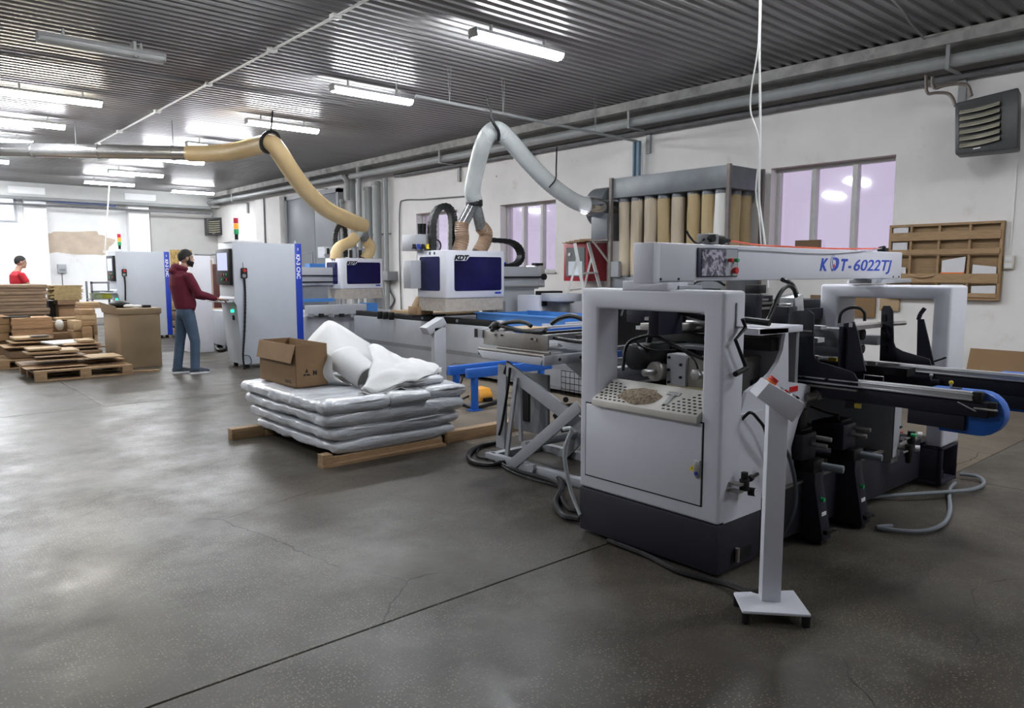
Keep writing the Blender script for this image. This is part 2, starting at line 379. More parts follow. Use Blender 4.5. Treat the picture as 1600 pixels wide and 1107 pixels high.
# far wall piers, beam, stain patch
for i, (u0, u1) in enumerate(((38, 72), (200, 232))):
    a = ony(u0, 320, YF - .35).x; c = ony(u1, 320, YF - .35).x
    struct(MB().box(a, c, YF - .35, YF, 0, 3.75).build('trim_%d' % (i + 1), WFAR, None, bevel=.01))
struct(MB().box(XL, XW, YF - .45, YF, 3.75, 4.2).build('trim_3', wall_mat('beam_concrete', base=(.5, .5, .49)), None, bevel=.01))
MSTAIN = mat('bare_render', (.52, .43, .34), .9, var=.12, scale=3)
pts = []
for i in range(40):
    t = i / 40 * 2 * PI; r = 1 + .1 * math.sin(5 * t + 1) + .07 * math.sin(11 * t); pts.append((5.35 + 1.05 * r * (abs(math.cos(t)) ** .5) * (1 if math.cos(t) > 0 else -1), 2.42 + .36 * r * (abs(math.sin(t)) ** .6) * (1 if math.sin(t) > 0 else -1)))
MB().prism(pts, 'y', YF - .012, YF).build('bare_patch', MSTAIN, fw_, smooth=0)
# far window
wf = sroot('window_4', (3.4, YF - .03, 3.0))
b = MB(); b.frame(2.6, 3.83, 3.02, 3.86, .06, YF - .06, YF, ax='y'); b.build('window_frame', MG, wf)
MB().box(2.66, 3.77, YF - .03, YF - .02, 3.08, 3.8).build('pane', mat('bright_far_pane', (.6, .65, .7), .2, emit=(.8, .85, 1), es=.4), wf)

# --- windows of the right wall
MFR = mat('window_frame_paint', (.52, .51, .50), .55, var=.08)
def pane_mat():
    m = bpy.data.materials.new('window_glass'); m.use_nodes = True; nt = m.node_tree; N = nt.nodes; L = nt.links
    N.remove(N['Principled BSDF']); gl = N.new('ShaderNodeBsdfGlossy'); gl.inputs['Roughness'].default_value = .05
    tr = N.new('ShaderNodeBsdfTransparent'); tr.inputs[0].default_value = (.93, .9, .96, 1)
    mx = N.new('ShaderNodeMixShader'); mx.inputs[0].default_value = .07; L.new(tr.outputs[0], mx.inputs[1]); L.new(gl.outputs[0], mx.inputs[2])
    L.new(mx.outputs[0], N['Material Output'].inputs[0]); return m
MPANE = pane_mat()
for i, (y0, y1, z0, z1) in enumerate(wins):
    wr = sroot('window_%d' % (i + 1), (XW + .2, y0, z0))
    x0 = XW + .16; x1 = XW + .24
    fr = MB().frame(y0, y1, z0, z1, .05, x0, x1).build('window_frame', MFR, wr, bevel=.004)
    third = (y1 - y0) / 3
    for k in (1, 2):
        MB().box(x0 - .02, x1, y0 + third * k - .035, y0 + third * k + .035, z0 + .05, z1 - .05).build('mullion', MFR, wr, bevel=.004)
    for k in range(3):
        MB().box(x0 + .04, x0 + .046, y0 + third * k + .03, y0 + third * (k + 1) - .03, z0 + .04, z1 - .04).build('pane', MPANE, wr)
    MB().box(XW - .03, x0, y0 - .02, y1 + .02, z0 - .03, z0 + .004).build('window_sill', MFR, wr, bevel=.004)
    MB().box(XW - .015, x0, y0, y1, z1 - .006, z1 + .0).build('lintel_strip', mat('raw_lintel', (.42, .36, .32), .85), wr)
# narrow curtain-like slats seen through the middle window
tag(MB().box(10.02, 10.07, 5.02, 5.38, 1.504, 1.94).build('cardboard_box', MWOODD, None), 'brown panel standing on the sill in the large window corner', 'panel')

# --- ledge, pipes and brackets along the right wall
MPIPE = mat('pipe_grey_paint', (.27, .28, .28), .5, var=.12, scale=3, dirt=(.2, .19, .17), dscale=3)
MPIPED = mat('dark_pipe', (.13, .13, .135), .55, var=.2)
MLED = mat('rough_concrete', (.36, .355, .34), .9, var=.25, scale=5, bump=.6, bscale=14, dirt=(.16, .155, .15), dscale=4)
b = MB(); n = 90; rings = []
for i in range(n + 1):
    y = YB + (YF - YB) * i / n; j = .02 * noise.noise(Vector((y * 2, 0, 0)))
    rings.append([Vector(q) for q in ((9.46 + j, y, 4.2), (9.46 + j * 1.5, y, 4.06), (9.9, y, 4.04), (9.9, y, 4.2))])
struct(b.loft(rings).build('trim_4', MLED, None, smooth=0))
g1 = 'heating pipes along the right wall'
def pipe(name, pts, r, m, label, grp=None, cat='pipe', n=12):
    b = MB(); b.tube(pts, r, n, sub=4); return tag(b.build(name, m), label, cat, grp)
pipe('heating_pipe', [(9.45, YB, 3.86), (9.45, 5, 3.86), (9.45, 16.9, 3.86)], .075, MPIPE, 'thick grey horizontal heating pipe high along the right wall')
pipe('heating_pipe', [(9.70, YB, 3.93), (9.70, 5, 3.93), (9.7, 27.2, 3.93)], .07, MPIPED, 'dark pipe running behind the thick grey pipe under the ledge')
pipe('heating_pipe', [(9.78, YB, 3.76), (9.78, 5, 3.76), (9.78, 15.4, 3.76)], .045, MPIPED, 'thin dark pipe lowest along the top of the right wall')
pipe('heating_pipe', [(9.5, 17.2, 3.3), (9.5, 17.2, 3.75), (9.5, 17.35, 3.88), (9.5, 17.7, 3.9), (9.5, 22, 3.9), (9.5, 27.1, 3.9)], .07, MPIPE, 'grey pipe with an elbow turning down left of the pipe cluster')
for i, y in enumerate((1.0, 3.3, 7.9, 10.7, 13.0, 19.0, 24.5)):
    t = thing('pipe_bracket', ('first','second','third','fourth','fifth','sixth','seventh')[i] + ' steel pipe bracket along the right wall top, counted from the camera end', 'bracket', (9.85, y, 3.7), 0, 'pipe brackets on the right wall')
    MB().box(9.34, 9.9, y - .02, y + .02, 3.755, 3.775).box(9.34, 9.36, y - .02, y + .02, 3.775, 4.02).build('bracket_arm', MPIPE, t)
    MB().box(9.84, 9.89, y - .04, y + .04, 3.42, 3.755).build('bracket_plate', MPIPE, t)
# vertical pipe cluster
lab = ['thin vertical pipe leftmost of the pipe cluster by the grey door', 'vertical pipe second from left in the pipe cluster', 'thick vertical pipe fourth in the cluster', 'vertical pipe rising highest to the ceiling in the cluster', 'thick vertical pipe right of the highest one', 'thick vertical pipe second from right in the cluster', 'vertical pipe rightmost of the cluster beside bare wall']
for k, (u, wpx, zt, xx) in enumerate(((525, 4, 3.35, 9.78), (535, 7, 3.4, 9.75), (552, 9, 3.85, 9.7), (562, 7, 4.1, 9.5), (576, 12, 3.6, 9.72), (589, 13, 3.7, 9.72), (603, 8, 3.75, 9.76))):
    p = onx(u, 350, xx); r = wpx / 2 / (FPX / (p - EYE).dot(FW))
    t = thing('vertical_pipe', lab[k], 'pipe', (p.x, p.y, 0))
    MB().cyl((p.x, p.y, .02), (p.x, p.y, zt), r, 14).build('pipe_tube', MPIPE, t)
    MB().cyl((p.x, p.y, zt - .09), (p.x, p.y, zt - .03), r * 1.2, 14).build('collar', MPIPE, t)
    MB().box(p.x, XW - .002, p.y - .015, p.y + .015, 2.4, 2.44).build('wall_clamp', MPIPE, t)
# big grey door and pier
dr = sroot('door_1', (XW, 19.8, 0))
MDOOR = mat('grey_door_paint', (.17, .18, .20), .5, var=.05, scale=2)
MB().box(9.78, XW, 18.25, 19.58, 0, 3.6).build('door_leaf', MDOOR, dr, bevel=.005)
MB().box(9.78, XW, 19.6, 21.3, 0, 3.6).build('door_leaf', MDOOR, dr, bevel=.005)
MB().frame(19.75, 20.6, .05, 2.05, .03, 9.765, 9.78).build('wicket_frame', MGD, dr)
MB().box(9.74, XW, 21.3, 21.42, 0, 3.7).box(9.74, XW, 18.13, 18.25, 0, 3.7).box(9.74, XW, 18.13, 21.42, 3.6, 3.72).build('door_frame', MGD, dr)
struct(MB().box(9.62, XW, 21.5, 23.3, 0, 3.74).build('trim_5', WMAT, None, bevel=.01))
for u, xx in ((402, 9.84), (413, 9.6)):
    p = onx(u, 330, xx); tag(MB().cyl((p.x, p.y, .6), (p.x, p.y, 3.75), .03, 8).build('wall_conduit', MPIPED), 'dark thin conduit left of the pier on the far right wall' if u == 402 else 'dark thin conduit down the front of the far pier', 'conduit')
# ceiling conduit with clips
b = MB(); b.cyl((4.0, YB, 4.18), (4.0, 20.5, 4.18), .016, 8); t = thing('ceiling_conduit', 'thin white conduit running the length of the ceiling', 'conduit', (4.0, 10, 4.16)); b.build('conduit_tube', MWC, t)
for y in (7.4, 9.0, 11.2, 13.6, 16, 19): MB().box(3.95, 4.05, y - .05, y + .05, 4.155, 4.2).build('junction_clip', MWC, t, bevel=.005)
b = MB(); b.cyl((1.0, 11.35, 4.185), (6.2, 11.1, 4.185), .012, 6); tag(b.build('ceiling_conduit', MPIPED), 'thin dark cable crossing the ceiling past the unlit lamp', 'cable')
tag(MB().tube([onz(1385, -8, 4.19), onz(1402, 8, 4.19), onz(1412, 20, 4.18), onz(1425, 40, 4.18), onz(1449, 66, 4.17)], .012, 6).build('ceiling_cable', MPIPE), 'thin grey cable curving down the ceiling at top right', 'cable')
# hanging hose rail
p0, p1 = onz(650, 150, 3.75), Vector((9.75, 8.05, 3.62))
t = thing('hanging_rail', 'thin white rail hung from wires that carries the clear hose', 'rail', (7.5, 8.1, 3.6))
MB().cyl(p0, p1, .022, 8).build('rail_tube', MPIPE, t)
for x in (5.3, 6.1, 7.0, 8.8):
    q = p0.lerp(p1, (x - p0.x) / (p1.x - p0.x)); MB().cyl(q, (q.x - .03, q.y, 4.2), .004, 5).cyl(q, (q.x + .03, q.y, 4.2), .004, 5).build('hanger_wire', MPIPE, t)
tag(MB().box(9.74, 9.8, 8.0, 8.05, 2.98, 3.62).box(9.74, 9.8, 8.1, 8.13, 2.98, 3.62).build('blue_post', mat('blue_grey_paint', (.12, .2, .28), .5)), 'slim blue grey steel post above the bag filter', 'post')
# far wall pipes and cables
for z, r, m, l in ((3.72, .05, MPIPE, 'pale pipe along the top of the far wall'), (3.52, .035, MPIPED, 'dark pipe along the far wall below the pale one')):
    tag(MB().cyl((XL, 26.9, z), (9.5, 26.9, z), r, 8).build('far_pipe', m), l, 'pipe')
tag(MB().tube([(1, 27.0, 3.8), (3.5, 27.0, 3.75), (5, 27.0, 3.66), (6, 27.0, 3.66), (6.5, 27.0, 3.62)], .03, 6).build('blue_cable', mat('blue_cable', (.08, .12, .28), .5)), 'blue cable strapped along the far wall beam', 'cable')
for x in (3.6, 6.8): struct(MB().box(x, x + .95, YF - .5, YF - .45, 3.86, 4.06).build('trim_%d' % (6 if x < 5 else 7), WFAR, None))
# ------------------------------------------------------------------ foreground boring machine
CX0, CX1, CY0, CY1, CZ = 3.05, 3.44, 1.975, 2.90, 1.41
bm_ = thing('boring_machine', 'large white and charcoal bridge machine with blue lettering on its beam, foreground right', 'machine', (4.5, 2.4, 0))
R_ = bm_
# near portal: front outline in (y, z), real opening
def portal(x0, x1, y0, y1, oy0, oy1, oz0, oz1, ztop, zdark, name, stepx=None):
    b = MB()
    b.box(x0, x1, y0, oy0, zdark, ztop).box(x0, x1, oy1, y1, zdark, ztop).box(x0, x1, oy0, oy1, oz1, ztop)
    if oz0 > zdark: b.box(x0, x1, oy0, oy1, zdark, oz0)
    return b
XT = 3.235   # depth of the upper portal
# lower body and upper portal, welded look
def ring_prism(o, i, a, b_, x0, x1):
    # o, i: (y0,y1,z0,z1) outer and inner rectangles
    m_ = MB(); O = [(o[0], o[2]), (o[1], o[2]), (o[1], o[3]), (o[0], o[3])]; I = [(i[0], i[2]), (i[1], i[2]), (i[1], i[3]), (i[0], i[3])]
    m_.v = [Vector((x, *p)) for x in (x0, x1) for p in O + I]
    for k in range(4):
        j = (k + 1) % 4; m_.f += [(k, j, 4 + j, 4 + k), (8 + j, 8 + k, 12 + k, 12 + j), (k, 8 + k, 8 + j, j), (4 + j, 12 + j, 12 + k, 4 + k)]
    return m_
e_ = .0006
MB().box(3.10, CX1, CY0 + e_, CY1 - e_, .275, .80).build('cabinet_body', MW, R_)
fr = ring_prism((CY0, CY1, .275, CZ), (2.09, 2.775, .80, 1.30), 0, 0, CX0, XT); up_ = fr.build('portal_frame', MW, R_, bevel=.018, seg=3)
MB().box(CX0 + .001, CX1, CY0, CY1, .02, .274).build('plinth', MD, R_, bevel=.012)
for y in (CY0 + .12, CY1 - .12): MB().cyl((3.15, y, 0), (3.15, y, .03), .03, 10).build('levelling_foot', MK, R_)
# cable opening in the plinth end
p = [ony(1143, 868, CY0 - .001), ony(1173, 856, CY0 - .001), ony(1173, 884, CY0 - .001), ony(1143, 899, CY0 - .001)]
xa, xb = p[0].x, p[1].x; za, zb = .055, p[0].z + .01
MB().box(xa, xb, CY0 - .003, CY0 + .01, za, zb).build('cable_opening', MK, R_)
MB().cyl((xa + .03, CY0 - .015, .06), (xa + .03, CY0 - .015, .13), .012, 8).build('fitting', MST, R_)
# door on the left face
d0, d1 = onx(917, 634, CX0), onx(1109, 672, CX0)
dz0, dz1 = .355, .765
door = MB().box(CX0 - .008, CX0 + .004, 2.075, 2.845, dz0, dz1).build('cabinet_door', MW, R_, bevel=.003)
MB().frame(2.068, 2.852, dz0 - .007, dz1 + .007, .007, CX0 - .003, CX0 + .001).build('door_gap', MK, R_)
q = onx(1090, 733, CX0 - .01)
MB().prism([(q.y - .017, q.z + .045), (q.y + .017, q.z + .045), (q.y + .017, q.z - .03), (q.y, q.z - .05), (q.y - .017, q.z - .03)], 'x', CX0 - .02, CX0 - .006).build('door_latch', MS, door, bevel=.004)
MB().cyl((CX0 - .024, q.y, q.z - .022), (CX0 - .018, q.y, q.z - .022), .009, 12).build('latch_lock', MBD, door)
q = onx(1083, 731, CX0)
MB().prism([(q.y - .017, q.z - .014), (q.y + .017, q.z - .014), (q.y, q.z + .018)], 'x', CX0 - .0095, CX0 - .008).build('warning_triangle', MYEL, door)
MB().prism([(q.y - .004, q.z - .01), (q.y + .002, q.z - .002), (q.y - .003, q.z - .001), (q.y + .003, q.z + .01), (q.y - .001, q.z + .002), (q.y + .004, q.z + .001)], 'x', CX0 - .0102, CX0 - .0095).build('warning_bolt', MK, door)
# sloping perforated sill
MSILL = mat('dusty_cream_sill', (.58, .56, .52), .6, var=.08, dirt=(.34, .28, .2), dscale=6, dlo=.6, dhi=.8)
A, B_ = Vector((CX0 - .035, 0, .80)), Vector((CX0 + .135, 0, .895))
sill = MB(); sill.prism([(A.x, .765), (A.x, .80), (B_.x, .895), (XT - .005, .895), (XT - .005, .80), (CX0, .765)], 'y', 2.088, 2.778)
sill = sill.build('perforated_sill', MSILL, R_, bevel=.004)
dv = (B_ - A).normalized(); nv = Vector((-dv.z, 0, dv.x))
b = MB()
def slot(y, t):
    c = A + dv * t; c = Vector((c.x, y, c.z)) + nv * .0012
    vs = []
    for k in range(8):
        a = 2 * PI * k / 8; vs.append(c + dv * .006 * math.sin(a) + Vector((0, 1, 0)) * (.011 * math.cos(a)))
    b.add(vs, [tuple(range(8))])
for r in range(7):
    for i in range(7):
        if i + r < 9 and i < 7: 
            y = 2.755 - .032 * i - (.016 if r % 2 else 0)
            if y > 2.77 - .22 + r * .012: slot(y, .02 + r * .024)
            y = 2.11 + .032 * i + (.016 if r % 2 else 0)
            if y < 2.11 + .06 + (7 - r) * .026: slot(y, .02 + r * .024)
b.build('ventilation_slots', MK, sill, smooth=0)['kind'] = 'stuff'
# heap of chips on the sill
b = MB(); rings = []
c0 = A + dv * .085
for k in range(7):
    f_ = 1 - k / 6; rings.append([Vector((c0.x, 2.50, c0.z)) + dv * (.07 * f_ * (1 + .25 * noise.noise(Vector((i * .9, k, 1)))) * math.sin(2 * PI * i / 18)) + Vector((0, 1, 0)) * (.13 * f_ * (1 + .35 * noise.noise(Vector((i * .8, k, 5)))) * math.cos(2 * PI * i / 18)) + nv * (.026 * (1 - f_ * f_) + .001) for i in range(18)])
b.loft(rings, caps=False)
tag(b.build('wood_chips', mat('wood_chips', (.27, .21, .15), .95, var=.45, scale=60, bump=1.0, bscale=90)), 'heap of fine wood chips lying on the perforated cream sill', 'wood chips', kind='stuff')
p = onx(1043, 608, CX0 + .03)
b = MB(); c = A + dv * .10
def onsill(y, t, h=.003): q = A + dv * t; return Vector((q.x, y, q.z)) + nv * h
for (ya, yb, ta, tb) in ((2.355, 2.275, .13, .155), (2.325, 2.300, .05, .13)):
    b.loft([[onsill(ya, ta, h), onsill(yb, ta, h), onsill(yb, tb, h), onsill(ya, tb, h)] for h in (.001, .006)])
tag(b.build('metal_tee', MS), 'small flat T shaped steel piece lying beside the chips on the sill', 'metal piece')
# crank handle clipped on the end face
def oy(u, v, y=CY0): return ony(u, v, y)
t = thing('crank_handle', 'black crank handle hooked on the white end face of the near portal', 'crank', oy(1150, 530, CY0 - .03))
pts = [oy(u, v, CY0 - .035) for u, v in ((1160, 499), (1165, 512), (1149, 531), (1166, 576))]
MB().tube(pts, .009, 8, sub=1).build('crank_arm', MK, t)
g = oy(1166, 576, CY0 - .035); MB().cyl(g, oy(1149, 585, CY0 - .075), .013, 12).build('crank_grip', MK, t)
h = oy(1150, 490, CY0); MB().box(h.x - .004, h.x + .004, CY0 - .006, CY0, h.z - .07, h.z + .05).box(h.x - .004, h.x + .03, CY0 - .03, CY0, h.z - .07, h.z - .062).build('hook_bracket', MG, R_)
# air regulator on the end face
c = oy(1163, 757, CY0 - .05)
rg = MB().cyl((c.x, c.y, c.z - .03), (c.x, c.y, c.z + .025), .024, 14).cyl((c.x, c.y, c.z + .025), (c.x, c.y, c.z + .06), .017, 12).build('air_regulator', MK, R_, bevel=.002)
MB().box(c.x - .06, c.x - .02, CY0 - .06, CY0, c.z + .0, c.z + .012).box(c.x - .07, c.x - .02, CY0 - .06, CY0, c.z - .035, c.z - .025).build('mounting_bracket', MST, rg)
MB().cyl((c.x + .02, c.y, c.z + .015), (c.x + .12, c.y, c.z + .03), .009, 8).cyl((c.x + .045, c.y, c.z + .018), (c.x + .065, c.y, c.z + .022), .016, 8).build('air_fitting', MK, rg)
gc = oy(1176, 769, CY0 - .07); gd = Vector((.3, -1, 0)).normalized()
MB().cyl(gc + gd * -.02, gc + gd * .012, .021, 16).build('pressure_gauge', MK, rg); MB().cyl(gc + gd * .012, gc + gd * .014, .0165, 16).build('gauge_face', MPAP, rg)
MB().bar(gc + gd * .0155, gc + gd * .0155 + Vector((.006, 0, .009)), .0015, .001).build('gauge_needle', MRED, rg)
# stepped column carrying the beam, beam, step plate
BY = 2.40; BX0, BX1, BZ0, BZ1 = 3.05, 6.13, 1.45, 1.65
MB().prism([(2.31, 1.405), (2.31, 1.445), (2.37, 1.445), (2.37, 1.44), (2.50, 1.44), (2.50, 1.452), (2.60, 1.452), (2.60, 1.405)], 'x', CX0 + .001, XT - .01).build('beam_foot', MW, R_, bevel=.006)
MB().box(BX0 - .0, BX0 + .06, BY - .001, BY + .13, 1.44, BZ1).build('beam_end_plate', MW, R_, bevel=.006)
MB().box(3.14, 3.34, 2.30, 2.42, 1.412, 1.43).box(3.10, 3.32, 2.34, 2.50, 1.432, 1.447).build('packing_plate', MG, R_, bevel=.002)
beam = MB().box(BX0 + .03, BX1, BY, BY + .125, BZ0, BZ1).build('beam', MW, R_, bevel=.009, seg=2)
for u in (1032, 1060, 1395, 1404): 
    q = ony(u, 439 if u < 1200 else 438, BY); MB().cyl((q.x, BY - .004, BZ0 + .012), (q.x, BY, BZ0 + .012), .007, 8).build('bolt', MK, beam)
MB().box(5.56, 6.28, BY - .02, BY + .15, 1.415, 1.447).build('beam_seat', MG, R_, bevel=.004)
MB().prism([(5.62, 1.415), (5.86, 1.415), (5.83, 1.445), (5.65, 1.445)], 'y', BY - .06, BY + .19).build('beam_bracket', MG, R_)
# control panel in the beam
a, c = ony(1089, 386, BY), ony(1150, 434, BY)
cp = MB().box(a.x, c.x, BY - .012, BY, c.z + .004, a.z - .002).build('control_panel', mat('panel_frame_blue_black', (.03, .035, .07), .4), R_, bevel=.006)
s0, s1 = ony(1094, 390, BY), ony(1130, 431, BY)
m = bpy.data.materials.new('film_screen'); m.use_nodes = True; N = m.node_tree.nodes; L = m.node_tree.links; b_ = N['Principled BSDF']
nz_ = N.new('ShaderNodeTexNoise'); nz_.inputs['Scale'].default_value = 22; nz_.inputs['Detail'].default_value = 3; nz_.inputs['Distortion'].default_value = 1.5
tc_ = N.new('ShaderNodeTexCoord'); L.new(tc_.outputs['Object'], nz_.inputs[0]); r_ = N.new('ShaderNodeValToRGB'); L.new(nz_.outputs[0], r_.inputs[0])
r_.color_ramp.elements[0].position = .42; r_.color_ramp.elements[0].color = (.06, .06, .09, 1); r_.color_ramp.elements[1].position = .6; r_.color_ramp.elements[1].color = (.45, .42, .52, 1)
L.new(r_.outputs[0], b_.inputs['Base Color']); b_.inputs['Roughness'].default_value = .12
bp_ = N.new('ShaderNodeBump'); bp_.inputs['Strength'].default_value = .6; L.new(nz_.outputs[0], bp_.inputs['Height']); L.new(bp_.outputs[0], b_.inputs['Normal'])
MB().box(s0.x, s1.x, BY - .016, BY - .012, s1.z, s0.z).build('film_covered_screen', m, cp)
s2 = ony(1131, 390, BY); s3 = ony(1148, 431, BY)
MB().box(s2.x, s3.x, BY - .0145, BY - .012, s3.z, s2.z).build('button_plate', MG, cp)
for u, v, r, mm, nm in ((1135, 407, .012, MRED, 'red_button'), (1144, 407, .012, MGRN, 'green_button'), (1142, 423, .019, MRED, 'emergency_stop_button')):
    q = ony(u, v, BY); MB().cyl((q.x, BY - .014, q.z), (q.x, BY - .026, q.z), r * .8, 14).cyl((q.x, BY - .026, q.z), (q.x, BY - .042, q.z), r, 14).build(nm, mm, cp, bevel=.002)
q = ony(1132, 407, BY); MB().cyl((q.x - .01, BY - .014, q.z), (q.x - .01, BY - .022, q.z), .008, 10).build('key_switch', MS, cp)
# lettering on the beam
ML = mat('blue_lettering', (.012, .06, .48), .4, var=0); MLW = mat('white_lettering', (.75, .76, .8), .4, var=0)
cap = .082
def bx(u): return ony(u, 415, BY).x
zb = ony(1340, 423, BY).z
def letters(body, u0, u1, shear, off, nm, y=BY - .001, base=zb, h=cap):
    # measure natural width, then stretch to the measured span
    o = text(nm, body, ML, R_, (0, 0, 0), (1, 0, 0), (0, 0, 1), h / .729, shear, .001, off)
    xs = [q.co.x for q in o.data.vertices]; w0 = max(xs) - min(xs); k = (bx(u1) - bx(u0)) / w0; mn = min(xs)
    for q in o.data.vertices: q.co.x = (q.co.x - mn) * k + bx(u0) - R_.location.x
    for q in o.data.vertices: q.co.y += y - 0; q.co.z += base
    return o
# the text helper works in world space; vertices are shifted relative to the machine's base
letters('K', 1281, 1293.5, .25, .004, 'lettering'); letters('T', 1314, 1324.5, .25, .004, 'lettering')
letters('-', 1325.5, 1330, .1, .003, 'lettering'); letters('6022TJ', 1334, 1393, .22, .0012, 'lettering')
# the ribbon-like middle letter
def o2(u, v): q = ony(u, v, BY); return (q.x, q.z)
MB().prism([o2(*q) for q in ((1300.5, 402.5), (1306.5, 402.5), (1310.5, 405), (1311, 411), (1309, 418), (1305, 423), (1299.5, 424), (1298.5, 421), (1303, 419), (1306, 414), (1306.5, 408), (1304.5, 406), (1301.5, 406.5))], 'y', BY - .002, BY - .0005).build('lettering', ML, R_, smooth=0)
b = MB(); lp = [o2(*q) for q in ((1301, 397.5), (1298.5, 404), (1297.5, 414), (1299, 421), (1302, 423.5), (1301, 416), (1300.5, 409), (1302.5, 402), (1303.5, 398.5), (1301, 397.5))]
b.tube([(x, BY - .002, z) for x, z in lp], .0022, 5, sub=3); b.build('lettering_loop', mat('pale_blue_lettering', (.35, .42, .62), .4), R_)
MB().prism([o2(*q) for q in ((1301.5, 415), (1303.5, 412), (1304, 418), (1301.8, 419))], 'y', BY - .003, BY - .0005).build('lettering', MRED, R_, smooth=0)
# device on the beam and orange hose
c = ony(1106, 376, BY + .06)
dv_ = thing('air_blow_gun', 'pale grey and black air device lying on top of the white beam', 'air gun', (c.x, BY + .06, BZ1))
MB().box(c.x - .05, c.x + .05, BY + .02, BY + .10, BZ1 + .004, BZ1 + .062).build('device_body', MGD, dv_, bevel=.008)
MB().cyl((c.x - .03, BY + .0, BZ1 + .035), (c.x - .03, BY + .03, BZ1 + .035), .022, 14).build('knob', MK, dv_)
MB().cyl((c.x + .05, BY + .06, BZ1 + .035), (c.x + .15, BY + .06, BZ1 + .03), .026, 12).cyl((c.x + .15, BY + .06, BZ1 + .03), (c.x + .21, BY + .06, BZ1 + .03), .016, 10).build('grip', MK, dv_, bevel=.004)
MB().tube([(c.x - .05, BY + .05, BZ1 + .03), (c.x - .12, BY + .05, BZ1 + .006), (c.x - .17, BY + .06, BZ1 + .04), (c.x - .20, BY + .06, BZ1 + .07)], .006, 6).build('nozzle', MK, dv_)
q = ony(1380, 385, BY + .06)
MB().box(q.x - .03, q.x + .03, BY + .03, BY + .09, BZ1, BZ1 + .03).cyl((q.x - .06, BY + .06, BZ1 + .025), (q.x + .02, BY + .06, BZ1 + .035), .014, 8).build('hose_clamp', MK, R_)
tag(MB().tube([(c.x + .20, BY + .06, BZ1 + .03), (c.x + .5, BY + .05, BZ1 + .012), (4.3, BY + .02, BZ1 + .007), (4.9, BY + .03, BZ1 + .007), (5.3, BY + .04, BZ1 + .012), (q.x - .05, BY + .06, BZ1 + .026)], .006, 6).build('air_hose', MRUB), 'thin orange red air hose running along the top of the beam', 'hose')
MB().tube([ony(u, v, BY - .007) for u, v in ((1152, 390), (1210, 393), (1260, 396), (1300, 396.5), (1345, 393), (1378, 388))], .003, 5).build('cord', MG, R_)
# curved white side plate
SP = 1.99
pl = [(CX1 - .20, .27), (CX1 - .0, .27)]
o3 = lambda u, v: (ony(u, v, SP).x, ony(u, v, SP).z)
pts = [(3.24, .30), (3.24, .80)] + [o3(*q) for q in ((1167, 613), (1176, 606), (1190, 597), (1205, 583), (1216, 566), (1223, 548), (1226, 530), (1227.5, 521), (1185, 523), (1185, 515), (1232, 513), (1232, 597), (1255, 600), (1266, 604), (1266, 618), (1248, 655), (1236, 700))] + [(3.80, .30)]
MB().prism(pts, 'y', SP, SP + .02).build('curved_side_plate', MW, R_, smooth=20)
MB().box(3.80, 3.83, SP + .02, 2.75, .35, 1.21).build('inner_web', MGD, R_)
MB().box(ony(1187, 516, SP).x, 3.83, SP + .0, 2.2, 1.18, 1.215).build('web_top_flange', MW, R_, bevel=.003)
q0, q1 = ony(1217, 603, SP), ony(1236, 617, SP)
MB().box(ony(1238, 607, SP).x - .03, ony(1250, 607, SP).x - .03, SP - .004, SP, ony(1240, 612, SP).z, ony(1240, 604, SP).z).build('red_label', MRED, R_)
# crossing base bed and far portal
MB().box(CX1, 5.56, 1.98, 2.55, .05, .34).build('base_bed', MD, R_, bevel=.01)
MB().box(CX1, 5.56, 1.975, 2.0, .335, .35).build('bed_rail', MST, R_)
FX0, FX1, FY0, FY1 = 5.55, 5.86, 1.84, 2.76
MB().prism([(FY0, .29), (FY0, 1.405), (FY1, 1.405), (FY1, .29), (2.62, .29), (2.62, 1.31), (1.955, 1.31), (1.955, .29)], 'x', FX0, FX1).build('far_portal_frame', MW, R_, bevel=.02, seg=3)
MB().box(FX0 + .002, FX0 + .02, FY0, FY1, .02, .288).box(FX0 + .02, FX1, FY1 - .02, FY1, .02, .288).box(FX0, FX1, FY0, FY1, .27, .288).box(FX0, FX1, FY0, FY1, .02, .045).box(FX0, FX0 + .03, FY0, FY0 + .03, .02, .288).box(FX1 - .02, FX1, FY0, FY1, .02, .288).build('far_plinth', MD, R_, bevel=.003)
MB().cyl((5.7, 1.9, .045), (5.7, 1.9, .1), .03, 10).build('levelling_foot', MK, R_)
MB().box(FX0 + .02, FX1 - .02, 1.98, 2.6, .29, .30).build('inner_floor_plate', MD, R_)
